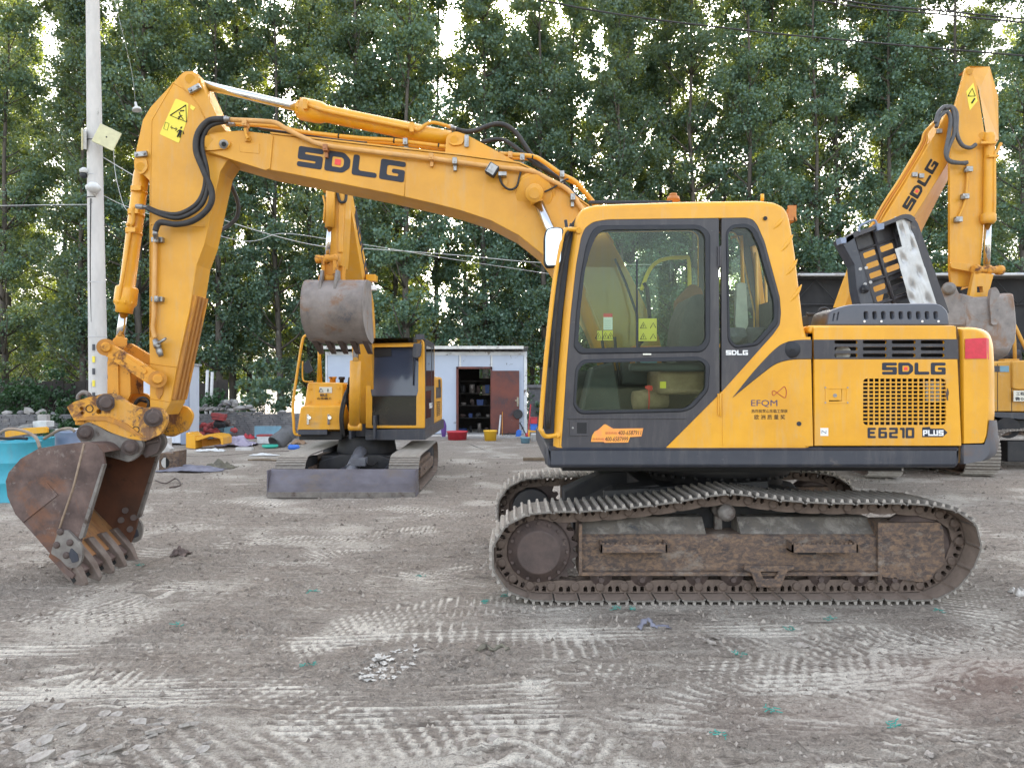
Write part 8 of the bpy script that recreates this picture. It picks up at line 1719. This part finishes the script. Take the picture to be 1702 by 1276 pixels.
# arm of the third machine: turned a little so that side and front plates both show
Y4 = 11.40
b = MB(); b.prism(rnd([(1606, 112, 5), (1612, 110, 4), (1624, 140, 0), (1641, 250, 0), (1640, 300, 0), (1630, 440, 0), (1618, 476, 6), (1582, 476, 4), (1579, 450, 0), (1579, 276, 0), (1586, 184, 6)], None, 2), Y4, Y4 + .06); a3 = p3(b, 'arm', 'boomyel', .006)
b = MB(); vs = [P(1612, 110, Y4), P(1645, 111, Y4 + .22), P(1659, 160, Y4 + .30), P(1660, 232, Y4 + .30), P(1650, 250, Y4 + .26), P(1640, 330, Y4 + .2), P(1629, 445, Y4 + .15), P(1616, 476, Y4 + .1)]
ve = [P(1612, 110, Y4), P(1624, 140, Y4), P(1636, 222, Y4), P(1640, 250, Y4), P(1640, 300, Y4), P(1630, 400, Y4), P(1622, 450, Y4), P(1616, 476, Y4)]
BK = [v + Vector((.0, .30, -.02)) for v in vs]
b.add(vs + BK, [(i, i + 1, 9 + i, 8 + i) for i in range(7)]); b.add([P(1612, 110, Y4 + .06), P(1645, 111, Y4 + .22), P(1659, 160, Y4 + .30), P(1660, 232, Y4 + .30), P(1641, 235, Y4 + .02), P(1627, 150, Y4 + .02)], [(0, 1, 2, 3, 4, 5)])
b.add([P(1641, 235, Y4 + .02), P(1650, 240, Y4 + .22), P(1640, 330, Y4 + .18), P(1634, 400, Y4 + .12), P(1630, 440, Y4 + .02), P(1640, 300, Y4 + .02)], [(0, 1, 2, 3, 4, 5)]); p3(b, 'arm_front', 'boomyel', 0, a3, fix=False)
b = MB(); b.prism([(1606, 152), (1618, 138), (1625, 168), (1612, 184)], Y4 - .004, Y4 + .0); d3 = p3(b, 'warning_decal', 'decal'); b = MB(); Yd = Y4 - .006; t_ = [P(1609, 160, Yd), P(1621, 160, Yd), P(1616, 147, Yd)]; b.tube(t_ + [t_[0]], .007, 4); b.tube([P(1615, 172, Yd), P(1620, 164, Yd)], .012, 5); p3(b, 'decal_print', 'inkblk', 0, d3)
for (x, y, r) in ((1612, 119, .045), (1634, 226, .06)):
    b = MB(); b.cyl(P(x, y, Y4 - .03), P(x, y, Y4 + .3), r, 16); p3(b, 'arm_pin', 'boomyel', .003)
b = MB(); b.lathe([(0, .07), (.05, .085), (.12, .075), (.88, .075), (.9, .11), (.97, .11), (1, .08)], P(1645, 222, Y4 - .05), P(1642, 372, Y4 - .05), 20); p3(b, 'cylinder_barrel', 'boomyel')
b = MB(); b.cyl(P(1642, 370, Y4 - .05), P(1640, 440, Y4 - .05), .048, 16); p3(b, 'cylinder_rod', 'chrome')
b = MB(); ptube(b, [(1664, 238), (1658, 250), (1653, 262), (1653, 330), (1652, 365)], .024, Y4 - .12, 8, 4); b.box(XX(1627, 11.3), XX(1652, 11.3), 11.24, 11.34, ZZ(241, 11.3), ZZ(237, 11.3)); b.box(XX(1640, 11.3), XX(1657, 11.3), 11.24, 11.34, ZZ(263, 11.3), ZZ(259, 11.3)); p3(b, 'cylinder_pipe', 'boomyel', .002)
b = MB(); ptube(b, [(1608, 272), (1608, 300), (1604, 335), (1595, 358), (1590, 368)], .020, Y4 - .04, 6, 4); p3(b, 'hydraulic_pipe', 'boomyel')
for (x, y) in ((1607, 283), (1601, 328), (1590, 366)):
    b = MB(); b.box(XX(x, Y4) - .05, XX(x, Y4) + .05, Y4 - .08, Y4, ZZ(y, Y4) - .04, ZZ(y, Y4) + .04); b.cyl(P(x, y, Y4 - .12), P(x, y, Y4 - .08), .03, 8); p3(b, 'pipe_clamp', 'zinc', .006)
b = MB(); bar(b, P(1584, 441, 11.3), P(1622, 447, 11.3), .05, .06, 11.28, 11.33); p3(b, 'side_link', 'boomyel', .005)
for (x0, x1, y, r) in ((1618, 1664, 448, .075),):
    b = MB(); b.lathe([(0, .05), (.03, r), (.15, r), (.17, .055), (.4, .055), (.42, r), (.58, r), (.6, .055), (.85, .055), (.87, r), (1, r)], P(x0, y, 11.2), P(x1, y + 1, 11.35), 16); p3(b, 'link_pin', 'worn')
b = MB(); b.prism([(1620, 452), (1652, 456), (1638, 508), (1628, 510), (1609, 504)], 11.18, 11.26, holes=[[(1624, 476), (1633, 476), (1634, 486), (1624, 486)]]); b.lathe([(0, .07), (1, .07)], P(1613, 506, 11.2), P(1643, 504, 11.2), 16); p3(b, 'bucket_link', 'boomyel', .004)
# bucket: rounded shell with its back to the camera
b = MB(); po = [(1574, 486), (1600, 494), (1648, 492), (1668, 486), (1671, 510), (1674, 545), (1672, 575), (1660, 600), (1600, 602), (1578, 570), (1572, 530)]
W = [(XX(x, 11.35), ZZ(y, 11.35)) for x, y in rnd(po, 4, 3)]; N_ = 10; rings = []
for k in range(N_ + 1):
    t_ = k / N_; f = math.sqrt(max(0, 1 - (1 - t_) ** 2)); rings.append([((x - 7.05) * (.80 + .20 * f) + 7.05, 11.0 + .55 * t_, (z - 2.7) * (.74 + .26 * f) + 2.7) for x, z in W])
n = len(W); vs = [v for r_ in rings for v in r_]; b.add(vs, [(k * n + i, k * n + (i + 1) % n, (k + 1) * n + (i + 1) % n, (k + 1) * n + i) for k in range(N_) for i in range(n)], True)
for t in tessellate_polygon([[Vector((p[0], p[1], 0)) for p in W]]): b.f.append(list(t)); b.m.append(0); b.sm.append(False)
bk3 = p3(b, 'bucket_shell', 'steelb')
for (pp_) in ([(1568, 500), (1571, 480), (1578, 470), (1588, 474), (1594, 488), (1606, 496), (1604, 540), (1575, 540)], [(1645, 500), (1648, 480), (1655, 476), (1662, 486), (1658, 540), (1648, 540)]):
    b = MB(); b.prism(rnd(pp_, 4, 3), 10.95, 11.02, Yref=10.95); p3(b, 'bucket_ear', 'steelb', .006, bk3)
b = MB(); b.lathe([(0, .05), (.2, .09), (1, .10)], P(1577, 480, 10.88), P(1577, 480, 10.98), 16); p3(b, 'bucket_pin', 'steel', 0, bk3)

# ------------------------------------------------------------------ fourth machine at the right edge
Yx = 14.6; X4 = thing('excavator', 'ochre excavator cut off by the right picture edge, with licence plate on its rear', 'excavator', (XX(1730, Yx), Yx + 1, 0))
def p4(b, name, m, bevel=0, parent=None, **k): return b.build(name, M_[m], parent or X4, bevel, **k)
def px4(b, pts, Y0, Y1, **k): b.prism(pts, Y0, Y1, **k); return b
b = MB(); px4(b, rnd([(1648, 606), (1656, 600), (1790, 596), (1798, 602), (1798, 686), (1648, 685)], 3, 3), Yx, Yx + 3, rims=[(.03, 0), (0, .03)]); p4(b, 'engine_housing', 'ochre')
b = MB(); px4(b, [(1646, 692), (1646, 685), (1800, 687), (1800, 697), (1702, 697), (1660, 694)], Yx - .04, Yx + 3); p4(b, 'deck_skirt', 'skirt', .01)
b = MB(); px4(b, rnd([(1683, 646), (1683, 600), (1790, 598), (1790, 640), (1694, 648)], 4, 3), Yx - .05, Yx + .02, rims=[(.02, 0), (0, .4)]); p4(b, 'rear_hood', 'ochre')
b = MB(); px4(b, [(1662, 608), (1677, 608), (1677, 618), (1662, 618)], Yx - .01, Yx + .01); p4(b, 'blue_sticker', 'bluej'); b = MB(); px4(b, [(1651, 608), (1661, 608), (1661, 618), (1651, 618)], Yx - .008, Yx + .01); p4(b, 'stripe_panel', 'dark')
b = MB(); b.box(XX(1657.5, Yx), XX(1658.5, Yx), Yx - .004, Yx + .01, ZZ(684, Yx), ZZ(605, Yx)); b.box(XX(1681, Yx), XX(1682, Yx), Yx - .004, Yx + .01, ZZ(684, Yx), ZZ(605, Yx)); p4(b, 'panel_seam', 'black')
b = MB(); px4(b, [(1685, 649), (1724, 649), (1724, 667), (1685, 667)], Yx - .07, Yx - .05); lp4 = p4(b, 'licence_plate', 'license'); Yt = Yx - .072; s4 = Yx / F
text_obj('工程机械', 1, M_['ink'], lp4, P(1689, 657, Yt), (1, 0, 0), (0, 0, 1), 'plate_lettering', .01, .002, fitw=28 * s4, fith=6 * s4)
text_obj('鲁06155', 1, M_['ink'], lp4, P(1687, 665.5, Yt), (1, 0, 0), (0, 0, 1), 'plate_lettering', .01, .002, fitw=33 * s4, fith=6 * s4)
b = MB(); b.tube([P(1687, 600, Yx + .2), P(1686, 566, Yx + .2), P(1682, 531, Yx + .2)], .035, 8); b.tube([P(1682, 531, Yx + .2), P(1702, 574, Yx + .2), P(1730, 630, Yx + .2)], .035, 8); b.box(XX(1676, Yx), XX(1700, Yx), Yx + .1, Yx + .5, ZZ(602, Yx), ZZ(596, Yx)); p4(b, 'hand_rail', 'ochre')
b = MB(); b.prism(rnd([(1676, 600), (1674, 575), (1682, 569), (1696, 570), (1700, 600)], 4, 3), Yx + .3, Yx + .5); b.lathe([(0, .10), (.2, .13), (1, .13)], P(1653, 590, Yx + .4), P(1690, 588, Yx + .4), 16); b.box(XX(1660, Yx), XX(1702, Yx), Yx + .3, Yx + .8, ZZ(602, Yx), ZZ(592, Yx)); p4(b, 'air_filter', 'skirt', .01)
b = MB(); b.lathe([(0, .20), (.5, .20), (.5, .10), (1, .10)], P(1675, 711, Yx - .3), P(1675, 711, Yx + .3), 24); p4(b, 'carrier_wheel', 'under'); b = MB(); b.box(XX(1655, Yx), XX(1800, Yx), Yx + .1, Yx + 2, .70, .95); p4(b, 'centre_frame', 'under', .02)
st4 = [(XX(x, Yx - .5), ZZ(y, Yx - .5)) for x, y in ((1680, 790), (1760, 790), (1860, 790), (1900, 760), (1880, 722), (1800, 716), (1720, 715), (1672, 717), (1655, 735), (1655, 765))]
build_track(X4, st4, 34, .5, Yx - .5, Matrix.Identity(4), .85)
b = MB(); b.box(XX(1672, Yx - .3), XX(1880, Yx - .3), Yx - .35, Yx - .05, .15, .55); p4(b, 'track_frame', 'under', .02)
